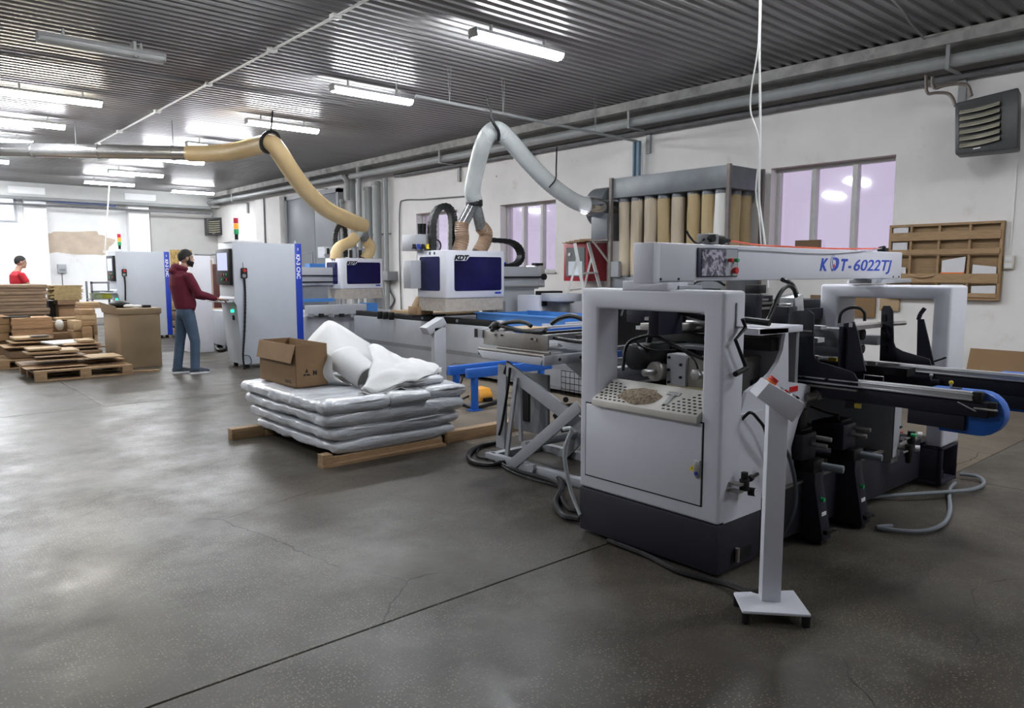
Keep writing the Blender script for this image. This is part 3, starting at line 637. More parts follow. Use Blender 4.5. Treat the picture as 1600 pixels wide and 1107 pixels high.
# grey electrical box in the middle
GX = 4.93; c = onx(1392, 726, GX); zt = .87
gb = MB().box(GX, GX + .12, c.y, 2.9, c.z, zt).build('grey_housing', mat('smoke_grey_paint', (.28, .29, .31), .35, var=.12, scale=3, dirt=(.2, .19, .16), dscale=2), R_, bevel=.012)
MB().box(GX + .004, GX + .11, c.y - .006, c.y, c.z + .04, zt - .02).build('valve_plate', MG, gb)
for k, (u, v) in enumerate(((1424, 681), (1420, 702))):
    q = ony(u, v, c.y - .07)
    rg = MB().cyl((q.x, q.y, q.z - .05), (q.x, q.y, q.z + .03), .024, 12).cyl((q.x, q.y, q.z - .09), (q.x, q.y, q.z - .05), .016, 10, r2=.02).build('air_regulator', MK, R_, bevel=.002)
    MB().cyl((q.x, q.y, q.z), (q.x - .01, c.y, q.z), .012, 8).cyl((q.x - .09, q.y, q.z - .01), (q.x + .07, q.y, q.z - .01), .007, 8).build('air_fitting', MST, rg)
    MB().cyl((q.x + .075, q.y - .01, q.z - .005), (q.x + .085, q.y - .035, q.z - .005), .02, 14).build('pressure_gauge', MPAP, rg)
    if k == 0: MB().cyl((q.x - .03, q.y - .01, q.z + .01), (q.x - .03, q.y - .04, q.z + .01), .012, 8).build('green_plug', MGRN, rg)
for u, v, mm in ((1407, 668, MK), (1408, 676, MRED), (1407, 690, MK)): 
    q = ony(u, v, c.y - .007); MB().box(q.x - .012, q.x + .02, q.y - .004, q.y + .001, q.z - .006, q.z + .008).build('valve_label', mm, gb)

# conveyor arms ------------------------------------------------------------
def arm(x, y0, y1, zt, label, short):
    # y1: end nearer the camera side
    t = MB().box(x, x + .09, y1 + .06, y0, zt - .125, zt - .05).build('conveyor_arm', MDB, R_, bevel=.004); t['label'] = label
    b = MB().box(x - .015, x + .03, y1 + .12, y0 - .25, zt - .045, zt - .004).box(x - .022, x - .012, y1 + .12, y0 - .25, zt - .02, zt - .012).box(x - .022, x - .012, y1 + .12, y0 - .25, zt - .045, zt - .035)
    b.build('aluminium_profile', MAL, t, bevel=.002)
    MB().box(x + .03, x + .10, y1 + .12, y0, zt - .05, zt - .022).build('belt_track', MK, t)
    MB().box(x + .012, x + .06, y1 + .16, y1 + .42 + short, zt - .20, zt - .124).build('cover_box', MDB, t, bevel=.003)
    # blue pulley guard with rounded end
    h = .108; zc = zt - .112; yc = y1 + h; pts = []
    for k in range(13):
        a = -PI / 2 + PI * k / 12; pts.append((yc - h * math.cos(a), zc + h * math.sin(a)))
    pts = pts[::-1]; pts = pts + [(y1 + .28, zc - h), (y1 + .33, zc + h)][:1] + [(y1 + .33, zc + h * .98)]
    MB().prism([(p, q) for p, q in pts], 'x', x + .04, x + .125).build('blue_pulley_guard', MB1, t, bevel=.006)
    MB().box(x - .018, x + .035, y1 + .085, y1 + .125, zt - .05, zt).build('profile_end_cap', MK, t, bevel=.003)
    MB().box(x + .005, x + .05, y1 + .03, y1 + .12, zt - .115, zt - .045).build('tension_block', MK, t, bevel=.004)
    MB().cyl((x + .0, y1 + .02, zt - .08), (x, y1 + .12, zt - .08), .006, 8).build('tension_screw', MST, t)
    MB().cyl((x - .0, y1 + .19, zt - .06), (x - .03, y1 + .10, zt - .09), .004, 6).build('lever', MS, t)
    for yy in (y1 + .25, y1 + .55, y1 + .8): MB().cyl((x - .004, yy, zt - .09), (x, yy, zt - .09), .006, 8).build('bolt', MK, t)
    return t
AX = 3.97; A2 = 4.95
q = onx(1577, 640, AX + .1); 
arm1 = arm(AX, 3.3, q.y, .933, 'nearer conveyor arm with silver rail and rounded blue end', 0)
q2 = onz(1570, 583, .93); A2 = onz(1400, 571, .93).x
arm2 = arm(A2, 3.3, onx(1558, 620, A2 + .05).y - .33, .945, 'farther conveyor arm whose blue end leaves the photo at right', .25)
q = onx(1588, 613, A2 + .03); MB().cyl((A2 + .02, q.y, q.z), (A2 + .04, q.y, q.z), .055, 18).box(A2 + .025, A2 + .04, q.y, q.y + .09, q.z - .04, q.z + .045).build('black_pulley_cap', MK, arm2)
# upright brackets of the arms
def bracket(x, pts, name_par, th=.012, flange=None):
    b = MB(); b.prism(pts, 'x', x, x + th); return b.build('upright_bracket', MDB, name_par, bevel=.002)
o4 = lambda x: (lambda u, v: (onx(u, v, x).y, onx(u, v, x).z))
f = o4(AX - .02)
pts = [f(*q) for q in ((1233, 600), (1233, 492), (1240, 486), (1264, 485), (1271, 491), (1271, 552), (1273, 560), (1280, 566), (1322, 578), (1334, 584), (1340, 594), (1340, 605))]
bk = bracket(AX - .02, pts, arm1)
for u, v in ((1237, 532), (1245, 532), (1237, 588), (1246, 586), (1256, 591), (1292, 594), (1329, 600)):
    q = onx(u, v, AX - .02); MB().cyl((q.x - .012, q.y, q.z), (q.x, q.y, q.z), .009, 8).build('bolt', MK, arm1)
q = onx(1252, 517, AX - .02); w_ = onx(1236, 517, AX - .02).y, onx(1269, 517, AX - .02).y
MB().box(AX - .03, AX - .02, min(w_), max(w_), q.z - .004, q.z + .006).build('dusty_ledge', MST, arm1)
MB().box(AX - .008, AX + .06, onx(1233, 500, AX).y - .0, onx(1233, 500, AX).y + .012, .87, onx(1233, 492, AX).z).build('bracket_rib', MDB, arm1)
MB().box(AX - .028, AX + .02, f(1340, 600)[0], f(1233, 600)[0], .868, .878).build('bracket_foot', MST, arm1)
x = AX + .11; f = o4(x)
pts = [f(*q) for q in ((1318, 583), (1318, 506), (1334, 503), (1340, 520), (1352, 580))]
b2 = MB().prism(pts, 'x', x, x + .012); b2 = b2.build('upright_bracket', MDB, arm1)
q = f(1318, 510); MB().box(x - .05, x, q[0] - .01, q[0], .93, q[1]).build('bracket_rib', MDB, arm1)
q = onx(1330, 508, x - .001); MB().box(x - .003, x - .0, q.y - .008, q.y + .012, q.z - .012, q.z + .012).build('white_label', MPAP, arm1)
f = o4(A2 - .02)
pts = [f(*q) for q in ((1374, 564), (1377, 484), (1380, 478), (1390, 478), (1395, 486), (1396, 535), (1399, 543), (1410, 549), (1440, 558), (1452, 562), (1455, 572))]
bk = bracket(A2 - .02, pts, arm2)
for v in (497, 526, 545): q = onx(1382, v, A2 - .02); MB().box(q.x - .006, q.x, q.y - .012, q.y + .012, q.z - .022, q.z + .022).build('bracket_slot', MK, arm2)
x = A2 + .10; f = o4(x)
b2 = MB().prism([f(*q) for q in ((1432, 570), (1433.5, 499), (1443, 499), (1460, 571))], 'x', x, x + .012).build('upright_bracket', MDB, arm2)
b3 = MB().bar(onx(1435, 500, x), onx(1438, 491, x), .02, .02).bar(onx(1438, 491, x), onx(1445, 482, x), .02, .02).build('bent_tab', MDB, arm2)
MB().cyl(onx(1460, 565, x), onx(1478, 559, x - .03), .006, 8).build('clamp_lever', MK, arm2)
# yellow capped stops and wire clips on the arms
for u, v, x, l in ((1486, 600, AX + .08, 'yellow capped stop at the blue end of the nearer arm'), (1554, 586, A2 + .02, 'yellow capped stop at the blue end of the farther arm'), (1455, 588, A2 - .03, 'white capped stop halfway along the farther arm')):
    q = onx(u, v, x); t = arm1 if 'nearer' in l else arm2
    MB().cyl((q.x, q.y, q.z - .02), (q.x, q.y, q.z + .0), .006, 8).build('stop_pin', MS, t); MB().ball((q.x, q.y, q.z + .006), .011, nu=10, nv=6).build('pin_cap', MYEL if 'yellow' in l else MPAP, t)
    MB().box(q.x - .03, q.x + .01, q.y - .05, q.y - .01, q.z - .04, q.z - .015).build('pin_block', MDB, t, bevel=.002)
q = onx(1365, 592, AX + .03)
MB().tube([(q.x, q.y + .05, q.z - .02), (q.x, q.y + .05, q.z + .015), (q.x, q.y - .05, q.z + .015), (q.x, q.y - .05, q.z - .02)], .0025, 5, sub=1).build('wire_clip', MST, arm1)

# lower drilling units -----------------------------------------------------
def drill_unit(dx, dy, label):
    X0, Y0 = 3.88 + dx, 1.85 + dy
    # slanted foot in the (y,z) plane
    t = MB().prism([(Y0, .03), (Y0 + .06, .34), (Y0 + .06, .40), (Y0 + 1.0, .40), (Y0 + 1.0, .03)], 'x', X0, X0 + .10).build('drilling_unit', MDB, R_, bevel=.006); t['label'] = label
    MB().box(X0 + .02, X0 + .08, Y0 + .02, Y0 + .7, .004, .031).build('foot_pad', MK, t)
    pl_ = MB(); n_ = Vector((0, -1, .19)).normalized()
    for k, (zz, mm, nm) in enumerate(((.25, MGRN, 'green_knob'), (.17, MPAP, 'maker_plate'), (.075, MK, 'foot_clamp'))):
        yy = Y0 + .06 * (zz - .03) / .31
        if k == 0: MB().cyl((X0 + .045, yy, zz), (X0 + .045, yy - .02, zz), .012, 10).build(nm, mm if dx == 0 else MK, t)
        elif k == 1: MB().box(X0 + .025, X0 + .075, yy - .003, yy + .004, zz - .01, zz + .01).build(nm, mm, t)
        else: MB().box(X0 + .02, X0 + .10, yy - .02, yy + .01, zz - .012, zz + .012).cyl((X0 + .1, yy - .005, zz), (X0 + .12, yy - .02, zz), .012, 8).build(nm, mm, t, bevel=.002)
    MB().box(X0 - .02, X0 + .10, Y0 + .06, Y0 + .20, .40, .47).build('clamp_block', MK, t, bevel=.008)
    MB().cyl((X0 + .07, Y0 + .08, .43), (X0 + .10, Y0 - .05, .425), .022, 14).build('grey_handwheel_grip', MGH, t, bevel=.004)
    MB().box(X0 - .08, X0 + .08, Y0 + .10, Y0 + .30, .47, .62).build('drill_head', MDB, t, bevel=.01)
    MB().box(X0 - .03, X0 + .1, Y0 + .14, Y0 + .24, .62, .635).cyl((X0 + .0, Y0 + .18, .63), (X0 + .0, Y0 + .18, .665), .014, 10).build('top_clamp', MK, t, bevel=.002)
    MB().tube([(X0, Y0 + .18, .66), (X0 - .03, Y0 + .24, .672), (X0 - .06, Y0 + .32, .70)], .006, 6).build('clamp_lever', MK, t)
    for k in (0, 1): MB().cyl((X0 + .07 - .05 * k, Y0 + .12, .585 - .03 * k), (X0 + .09 - .05 * k, Y0 + .02, .58 - .03 * k), .013, 10).build('drill_spindle', MST, t, bevel=.002)
    for zz in (.50, .54, .58): MB().cyl((X0 - .03, Y0 + .3, zz), (X0 - .03, Y0 + 1.0, zz), .012, 8).build('guide_rod', MST, t)
    MB().box(X0 - .10, X0 + .02, Y0 + .3, Y0 + 1.0, .44, .47).build('rod_table', MDB, t)
    MB().box(X0 - .018, X0 - .01, Y0 + .22, Y0 + .34, .30, .39).build('pale_cover_plate', mat('yellowed_plate', (.28, .22, .13), .6), t)
    return t
d0 = drill_unit(0, 0, 'front lower drilling unit on a slanted dark foot with green knob')
d1 = copy_tree(d0, (.42, -.03, 0), 'second lower drilling unit, behind and right of the front one', R_)
# mid black block beneath plate, behind the stand
t = MB().box(3.86, 3.95, 2.0, 2.14, .62, .74).build('valve_block', MK, R_, bevel=.008)
MB().cyl((3.88, 1.99, .81), (3.96, 1.97, .82), .022, 10).cyl((3.96, 1.97, .82), (4.0, 1.96, .82), .028, 10).build('dark_roller', MST, t)
MB().box(3.84, 3.92, 2.0, 2.08, .75, .79).build('fitting_row', MST, t)
MB().tube([(3.90, 2.0, .62), (3.88, 1.98, .56), (3.84, 2.02, .52)], .006, 6).build('valve_hose', MK, t)
MB().cyl((4.02, 1.95, .845), (4.16, 1.86, .845), .02, 10).build('copper_roller', mat('brown_roller', (.16, .09, .06), .4, .4), t)
q = onx(1329, 634, AX); MB().box(AX, AX + .03, q.y - .02, q.y + .03, q.z - .015, q.z + .03).build('sensor', MK, arm1)
MB().box(AX, AX + .02, q.y - .05, q.y - .02, q.z - .01, q.z + .015).build('sensor_tip', MYEL, arm1)

# upper gantry beams and drill heads between the portals --------------------
G = MB().box(3.8, 5.3, 3.05, 3.2, 1.17, 1.32).build('drilling_gantry', MDB, R_, bevel=.005)
MB().box(3.8, 5.3, 3.02, 3.05, 1.28, 1.30).box(3.8, 5.3, 3.02, 3.05, 1.19, 1.21).build('linear_rail', MST, G)
MB().box(3.8, 4.5, 3.0, 3.14, 1.335, 1.36).cyl((3.8, 3.05, 1.40), (4.2, 3.05, 1.40), .015, 8).build('rail_cover', MST, G)
for x_, w_, z_ in ((3.95, .06, .1), (4.5, .05, .05), (5.05, .1, .07)): MB().box(x_, x_ + w_, 2.98, 3.1, 1.34, 1.34 + z_ * .9).build('end_block', MK, G, bevel=.004)
y_ = 2.78; a, c = ony(1176, 465, y_), ony(1288, 526, y_); m_ = ony(1236, 490, y_)
MB().box(a.x, c.x, y_, y_ + .2, c.z, a.z - .035).build('black_carriage', MK, G, bevel=.006)
MB().box(a.x, ony(1226, 480, y_).x, y_ - .03, y_, a.z - .05, a.z - .035).box(a.x, ony(1226, 480, y_).x, y_ - .03, y_, a.z - .085, a.z - .07).build('carriage_rail', MST, G)
MB().box(a.x - .02, a.x + .06, y_ - .04, y_ + .1, c.z, a.z + .02).box(ony(1198, 462, y_).x, ony(1204, 462, y_).x, y_ - .02, y_ + .04, a.z - .035, a.z + .01).build('carriage_bracket', MDB, G, bevel=.004)
MB().cyl((a.x, y_ - .01, a.z - .02), (ony(1200, 462, y_).x, y_ - .01, a.z - .02), .008, 8).build('carriage_rod', MST, G)
for k in range(6): MB().cyl((a.x + .14 + .05 * k, y_ - .05, c.z + .02), (a.x + .12 + .05 * k, y_ - .05, c.z + .05 + .02 * (k % 3)), .01, 8).build('air_fitting', (MS, MK, MAL)[k % 3], G)
MB().box(m_.x + .02, c.x + .0, y_ - .05, y_ - .0, m_.z - .05, m_.z + .03).build('valve_terminal', MDB, G, bevel=.003)
# row of spindles / valves in view left of the bracket
for k in range(5): MB().cyl((3.55 + .09 * k, 2.70, 1.20), (3.55 + .09 * k, 2.70, 1.27 + .02 * (k % 2)), .022, 10).cyl((3.55 + .09 * k, 2.70, 1.27), (3.55 + .09 * k, 2.70, 1.33), .010, 8).build('air_cylinder', MS if k % 2 else MK, G)
MB().box(3.45, 4.25, 2.6, 2.8, 1.16, 1.20).build('spindle_plate', MST, G, bevel=.004)
MB().box(3.3, 3.52, 2.55, 2.62, 1.15, 1.42).build('end_post', MDB, G, bevel=.004)
MB().box(4.02, 4.12, 2.18, 2.30, 1.16, 1.30).build('motor_mount', MDB, G, bevel=.004)
q = ony(1238, 477, 2.25); Mx = Matrix.Translation(q) @ Matrix.Rotation(-.22, 4, 'Y')
MB().box(-.055, .045, -.05, .05, -.055, .06, Mx).build('servo_motor', MAL, G, bevel=.008)
MB().box(-.085, -.055, -.04, .04, -.05, .03, Mx).build('motor_flange', MS, G, bevel=.004)
MB().box(3.35, 5.5, 2.95, 3.02, .86, .92).build('lower_cross_beam', MG, G, bevel=.004)
MB().box(3.35, 5.5, 2.72, 2.78, .58, .86).build('dark_cross_beam', MK, G, bevel=.004)
MB().box(3.4, 3.75, 2.25, 2.6, .60, .80).build('lower_grey_block', MST, G, bevel=.006)
for k in range(4): MB().box(3.48 + k * .07, 3.52 + k * .07, 2.66, 2.72, 1.0, 1.03).build('indicator_block', (MPAP, MST, MRED, MORG)[k], G)
MB().box(3.35, 4.6, 2.7, 2.8, .96, 1.0).build('wiring_rail', MK, G)
# right-hand rails between the brackets (run along the arms)
MB().box(4.02, 4.10, 2.0, 3.3, 1.105, 1.13).box(4.15, 4.22, 2.05, 3.3, 1.17, 1.19).build('guide_rail', MAL, G)
MB().box(4.28, 4.40, 1.95, 3.3, 1.06, 1.17).build('rail_body', MGD, G, bevel=.004)
MB().box(4.2, 4.95, 2.55, 2.62, 1.0, 1.14).build('cross_slide', MDB, G, bevel=.004)
MB().box(4.1, 4.95, 2.5, 2.6, .92, .96).build('copper_strip', mat('copper_brown', (.22, .11, .06), .4, .5), G)
MB().cyl((4.6, 2.0, 1.12), (4.6, 2.9, 1.12), .035, 14).cyl((4.72, 2.05, 1.02), (4.72, 2.6, 1.02), .03, 12).build('pneumatic_cylinder', MK, G, bevel=.003)
MB().box(4.35, 4.95, 1.95, 2.02, 1.16, 1.185).cyl((4.75, 1.98, 1.175), (4.95, 1.9, 1.18), .014, 8).build('support_rod', MST, G)
MB().box(4.5, 4.58, 2.1, 2.3, .98, 1.08).build('carriage_block', MGD, G, bevel=.004); MB().box(4.8, 4.88, 2.0, 2.2, 1.04, 1.10).build('carriage_block', MGD, G, bevel=.004)
# chain of small parts on arm 2 inner side
for k in range(7): MB().box(4.55, 4.58, 1.9 + k * .12, 1.95 + k * .12, .945, .965).build('chain_link', MST if k != 2 else MYEL, G)
MB().box(4.5, 4.62, 1.7, 3.3, .90, .945).build('chain_track', MK, G)
MB().box(4.12, 4.6, 1.75, 3.3, .80, .84).build('dark_deck', MDB, G)
# things seen through the near portal window: motor, spindle, hoses
q = ony(985, 580, 2.75)
mt = MB().cyl((3.30, 2.72, 1.01), (3.55, 2.72, 1.01), .07, 20).box(3.36, 3.8, 2.65, 2.79, .96, 1.085); D = mt.build('side_drilling_head', MK, R_, bevel=.006)
MB().box(3.55, 3.95, 2.3, 2.7, 1.06, 1.08).build('motor_cover', MGD, D, bevel=.004)
c = onx(1008, 583, 3.25); 
MB().cyl((3.24, c.y, c.z), (3.36, c.y, c.z), .020, 14).cyl((3.235, c.y, c.z), (3.24, c.y, c.z), .012, 10).build('steel_spindle', MS, D, bevel=.002)
MB().cyl((3.33, c.y, c.z), (3.36, c.y, c.z), .055, 20).cyl((3.36, c.y, c.z), (3.42, c.y, c.z), .04, 16).build('spindle_flange', MST, D, bevel=.003)
MB().box(3.40, 3.50, c.y - .16, c.y - .03, c.z - .08, c.z + .10).build('gear_block', MG, D, bevel=.006)
for k in range(5): MB().cyl((3.39, c.y - .05 - .08 * (k % 2), c.z - .06 + .035 * k), (3.40, c.y - .05 - .08 * (k % 2), c.z - .06 + .035 * k), .008, 8).build('bolt', MK, D)
MB().cyl((3.36, c.y - .27, c.z + .01), (3.5, c.y - .27, c.z + .01), .028, 14).cyl((3.33, c.y - .27, c.z + .01), (3.36, c.y - .27, c.z + .01), .032, 6).build('steel_spindle', MS, D, bevel=.003)
MB().box(3.42, 3.8, c.y - .38, c.y - .16, c.z - .10, c.z + .09).build('slide_block', MST, D, bevel=.006)
MB().box(3.38, 3.42, c.y - .33, c.y - .05, c.z - .11, c.z - .075).build('yellow_label_strip', mat('cream_label', (.5, .45, .25), .6), D)
MB().box(3.30, 3.36, 2.10, 2.14, c.z - .11, c.z - .03).build('orange_block', MORG, D, bevel=.004)
MB().box(3.7, 3.78, 2.1, 2.9, 1.07, 1.14).build('black_slide', MK, D, bevel=.004)
MB().box(3.66, 3.7, 2.40, 2.5, 1.10, 1.13).build('blue_label', mat('pale_blue_label', (.2, .35, .7), .5), D)
MB().box(3.6, 3.68, 2.05, 2.4, 1.15, 1.19).build('black_slide', MK, D, bevel=.004)
MB().box(3.62, 3.64, 2.2, 2.22, 1.15, 1.25).build('steel_pin', MS, D)
MB().box(3.75, 3.8, 2.65, 2.9, 1.14, 1.30).build('white_block', MG, D, bevel=.004)
MB().cyl((3.72, 2.66, 1.25), (3.72, 2.45, 1.25), .025, 12).cyl((3.72, 2.66, 1.20), (3.72, 2.5, 1.20), .02, 12).build('air_cylinder', MS, D, bevel=.003)
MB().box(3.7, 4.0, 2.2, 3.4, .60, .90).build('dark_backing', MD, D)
# rear rollers / outfeed dark panel
t2 = MB().box(4.0, 5.4, 3.6, 3.66, .95, 1.34).build('rear_guard', MK, R_)
for k in range(5): MB().bar((4.05 + .2 * k, 3.59, 1.30), (4.0 + .2 * k, 3.59, 1.18), .012, .012).build('strap', MAL, t2)
MB().box(3.95, 5.4, 3.55, 3.6, .93, .96).build('guard_edge', MG, t2)
gy = 'hoses around the drilling head inside the portal'
for i, (pts, r, l) in enumerate((
    ([(3.30, 2.80, .93), (3.31, 2.78, 1.08), (3.33, 2.70, 1.13), (3.34, 2.6, 1.14), (3.35, 2.45, 1.09), (3.36, 2.3, 1.04), (3.37, 2.16, 1.025), (3.38, 2.1, 1.03)], .010, 'thin black hose looping high across the portal window'),
    ([(3.50, 2.78, 1.05), (3.5, 2.76, 1.15), (3.5, 2.72, 1.24), (3.5, 2.6, 1.28), (3.5, 2.4, 1.25), (3.5, 2.2, 1.25), (3.5, 2.0, 1.24)], .018, 'thick black hose arching across the upper portal window'),
    ([(3.32, 2.74, 1.12), (3.34, 2.70, 1.08), (3.36, 2.62, 1.06), (3.40, 2.5, 1.07)], .006, 'thin black hose sagging low in the portal window'),
    ([(3.36, 2.42, 1.07), (3.37, 2.36, 1.03), (3.37, 2.33, .97)], .006, 'short black hose dropping to the spindle block'))):
    MB().tube(pts, r, 8).build('black_hose', MKR, R_)
# cables above, between beam and gantry
for pts, r, l in (
    ([ony(u, v, y) for u, v, y in ((1150, 518, 2.25), (1167, 518, 2.22), (1182, 516, 2.2), (1195, 507, 2.2), (1205, 490, 2.2), (1213, 470, 2.2), (1222, 454, 2.2), (1232, 447, 2.2), (1240, 452, 2.2), (1244, 464, 2.2))], .012, 'black cable swinging from the silver servo motor down to the left'),
    ([ony(u, v, y) for u, v, y in ((1222, 437, 2.35), (1232, 441, 2.3), (1240, 448, 2.28), (1245, 460, 2.25))], .014, 'thick black cable bundle entering the silver servo motor from above'),
    ([ony(u, v, y) for u, v, y in ((1078, 447, 2.6), (1090, 440, 2.6), (1105, 437.5, 2.6), (1120, 439, 2.6), (1132, 446, 2.6))], .008, 'thin black cable arching under the near end of the beam'),
    ([onx(u, v, 4.5) for u, v in ((1311, 505), (1314, 490), (1325, 482), (1340, 481), (1350, 488), (1351, 502))], .010, 'black ribbed cable loop above the middle bracket')):
    MB().tube(pts, r, 8).build('black_cable', MKR, R_)
# console stand -------------------------------------------------------------
fl_, frr, br, bl = onz(1160, 955, .06), onz(1268, 961, .06), onz(1240, 922, .06), onz(1146, 925, .06)
t = thing('console_stand', 'white control console on a tall square post in front of the dark plinth', 'control console', onz(1205, 935, 0) )
for k, q in enumerate((fl_, frr, br, bl)): pass
b = MB().loft([[Vector((q.x, q.y, z)) for q in (fl_, frr, br, bl)] for z in (.045, .06)]); b.build('base_plate', MW, t, bevel=.006)
ctr = (fl_ + frr + br + bl) / 4
for q in (fl_, frr, br, bl):
    p = q.lerp(ctr, .12); MB().cyl((p.x, p.y, 0), (p.x, p.y, .045), .018, 12).build('rubber_foot', MK, t)
ex = (frr - fl_).normalized(); ex.z = 0; ex.normalize(); ey = Vector((-ex.y, ex.x, 0))
pc = onz(1203, 941, .06)
def sb(a0, a1, b0, b1, z0, z1):
    return MB().loft([[pc + ex * a + ey * b_ + Vector((0, 0, z - .06)) for a, b_ in ((a0, b0), (a1, b0), (a1, b1), (a0, b1))] for z in (z0, z1)])
sb(-.036, .046, 0, .07, .06, .945).build('post', MW, t, bevel=.004)
hd = Vector((pc.x, pc.y, 0)) - ey * .01
F = lambda u, v: (lambda r: EYE + r * ((hd - EYE).dot(ey) / r.dot(ey)))(ray(u, v))
quad = [F(1182, 621), F(1202, 598), F(1258, 631), F(1239, 661)]
hb = MB().loft([[q + ey * d for q in quad] for d in (0, .17)]).build('console_head', MW, t, bevel=.004)
up_n = (quad[1] - quad[0]).normalized(); al = (quad[2] - quad[1]).normalized()
def onhead(s, d): return quad[1] + al * s + ey * d
LN = (quad[2] - quad[1]).length
MB().cyl(onhead(LN * .15, .08), onhead(LN * .15, .08) + up_n * .010, .024, 14).build('orange_collar', MORG, hb)
MB().cyl(onhead(LN * .15, .08) + up_n * .010, onhead(LN * .15, .08) + up_n * .028, .022, 14).build('emergency_stop_button', MRED, hb, bevel=.003)
for s, mm in ((.42, MS), (.56, MRED), (.62, MS), (.78, MS), (.86, MK)):
    q = onhead(LN * s, .06); MB().cyl(q, q + up_n * .009, .010, 10).build('push_button', mm, hb)
tag(MB().tube([onz(1193, 925, .07), onz(1170, 925, .05), onz(1130, 912, .02), onz(1060, 893, .018), onz(1010, 868, .018), onz(950, 845, .018)], .014, 8).build('black_cable', MKR), 'thick black cable running along the foot of the plinth to the console', 'cable')
MB().tube([(3.24, 1.98, .775), ony(1172, 645, 1.94), ony(1184, 655, 1.93), ony(1196, 675, 1.93), ony(1200, 720, 1.96)], .008, 8).build('black_cable', MKR, R_)
MB().tube([ony(1215, 690, 1.9), ony(1232, 712, 1.9), ony(1243, 760, 1.9), ony(1240, 800, 1.9), ony(1222, 840, 1.95)], .011, 8).build('dark_hose', mat('dark_grey_hose', (.07, .08, .09), .5), R_)
# grey hoses on the floor at right
tag(MB().tube([(4.46, 1.72, .02), onz(1372, 825, .02), onz(1430, 831, .02), onz(1470, 822, .02), onz(1484, 800, .02), onz(1483, 775, .02), onz(1484, 764, .02), (5.72, 1.80, .02)], .013, 8).build('grey_hose', MGH), 'grey hose looping on the floor from the second drilling foot', 'hose')
tag(MB().tube([(4.6, 2.3, .02), onz(1365, 777, .02), onz(1420, 773, .045), onz(1480, 769, .045), onz(1520, 765, .02), onz(1537, 756, .02), onz(1528, 745, .02), onz(1500, 741, .02)], .013, 8).build('grey_hose', MGH), 'grey hose curving right past the far portal foot', 'hose')
# ------------------------------------------------------------------ scissor lift table behind the near portal
SX = 3.72
t = thing('scissor_lift_table', 'grey scissor lift table with hoses, left of the near portal', 'lift table', (4.4, 4.2, 0))
LT = t
MB().box(SX, SX + .012, 3.86, 4.60, onx(800, 537, SX).z - .03, onx(800, 520, SX).z).build('end_plate', MST, LT, bevel=.003)
for u, v in ((774, 523), (838, 531), (785, 524), (832, 530)):
    q = onx(u, v, SX); MB().cyl((SX - .015, q.y, q.z), (SX, q.y, q.z), .012 if u in (774, 838) else .007, 8).build('bolt', MS if u in (774, 838) else MK, LT)
q0, q1 = onx(757, 515, SX), onx(762, 529, SX); MB().box(SX - .01, SX + .05, 4.60, 4.66, q1.z, q0.z).build('grey_end_block', MG, LT); MB().box(SX - .012, SX + .05, 4.66, 4.70, q1.z, q0.z).build('rubber_bumper', MK, LT)
za, zb_ = onx(848, 558, SX).z, onx(848, 570, SX).z
MB().prism([(4.62, za), (3.86, za), (3.89, zb_), (4.55, zb_)], 'x', SX - .05, SX - .035).build('front_apron', MW, LT, bevel=.003)
MB().cyl((SX - .03, 3.86, za + .012), (SX - .03, 4.62, za + .012), .013, 10).cyl((SX + .02, 3.86, za + .03), (SX + .02, 4.45, za + .03), .013, 10).build('steel_roller', MST, LT)
MB().box(SX - .05, SX + 1.3, 3.84, 3.865, zb_, za + .01).build('side_frame', MG, LT, bevel=.003); MB().box(SX - .05, SX + 1.3, 4.60, 4.62, zb_ + .02, za).build('side_frame', MG, LT, bevel=.003)
for k in range(3): MB().cyl((SX + .1 + .22 * k, 3.835, za - .02), (SX + .1 + .22 * k, 3.84, za - .02), .012, 8).build('bolt', MK, LT)
MB().box(SX + .45, SX + .75, 3.80, 3.84, zb_ + .01, za).build('blue_bracket', MB1, LT)
MB().box(SX - .03, SX + 1.3, 3.87, 4.60, za - .01, za + .01).build('table_plate', MGD, LT)
ztop = onx(800, 520, SX).z
for k in range(7): 
    yy = 3.92 + .105 * k
    MB().box(SX + .03, SX + 1.4, yy, yy + .035, ztop - .04, ztop + .0 + .01 * (k % 2)).build('slide_rail', (MAL, MK, MAL, MB1, MAL, MG, MAL)[k], LT)
MB().box(SX + .35, SX + .5, 3.9, 4.6, ztop - .05, ztop - .02).box(SX + .85, SX + 1.0, 3.9, 4.6, ztop - .05, ztop - .02).build('cross_rail', MST, LT)
MB().box(SX + .1, SX + .4, 4.25, 4.5, ztop + .012, ztop + .022).build('wooden_offcut', MWOODP, LT)
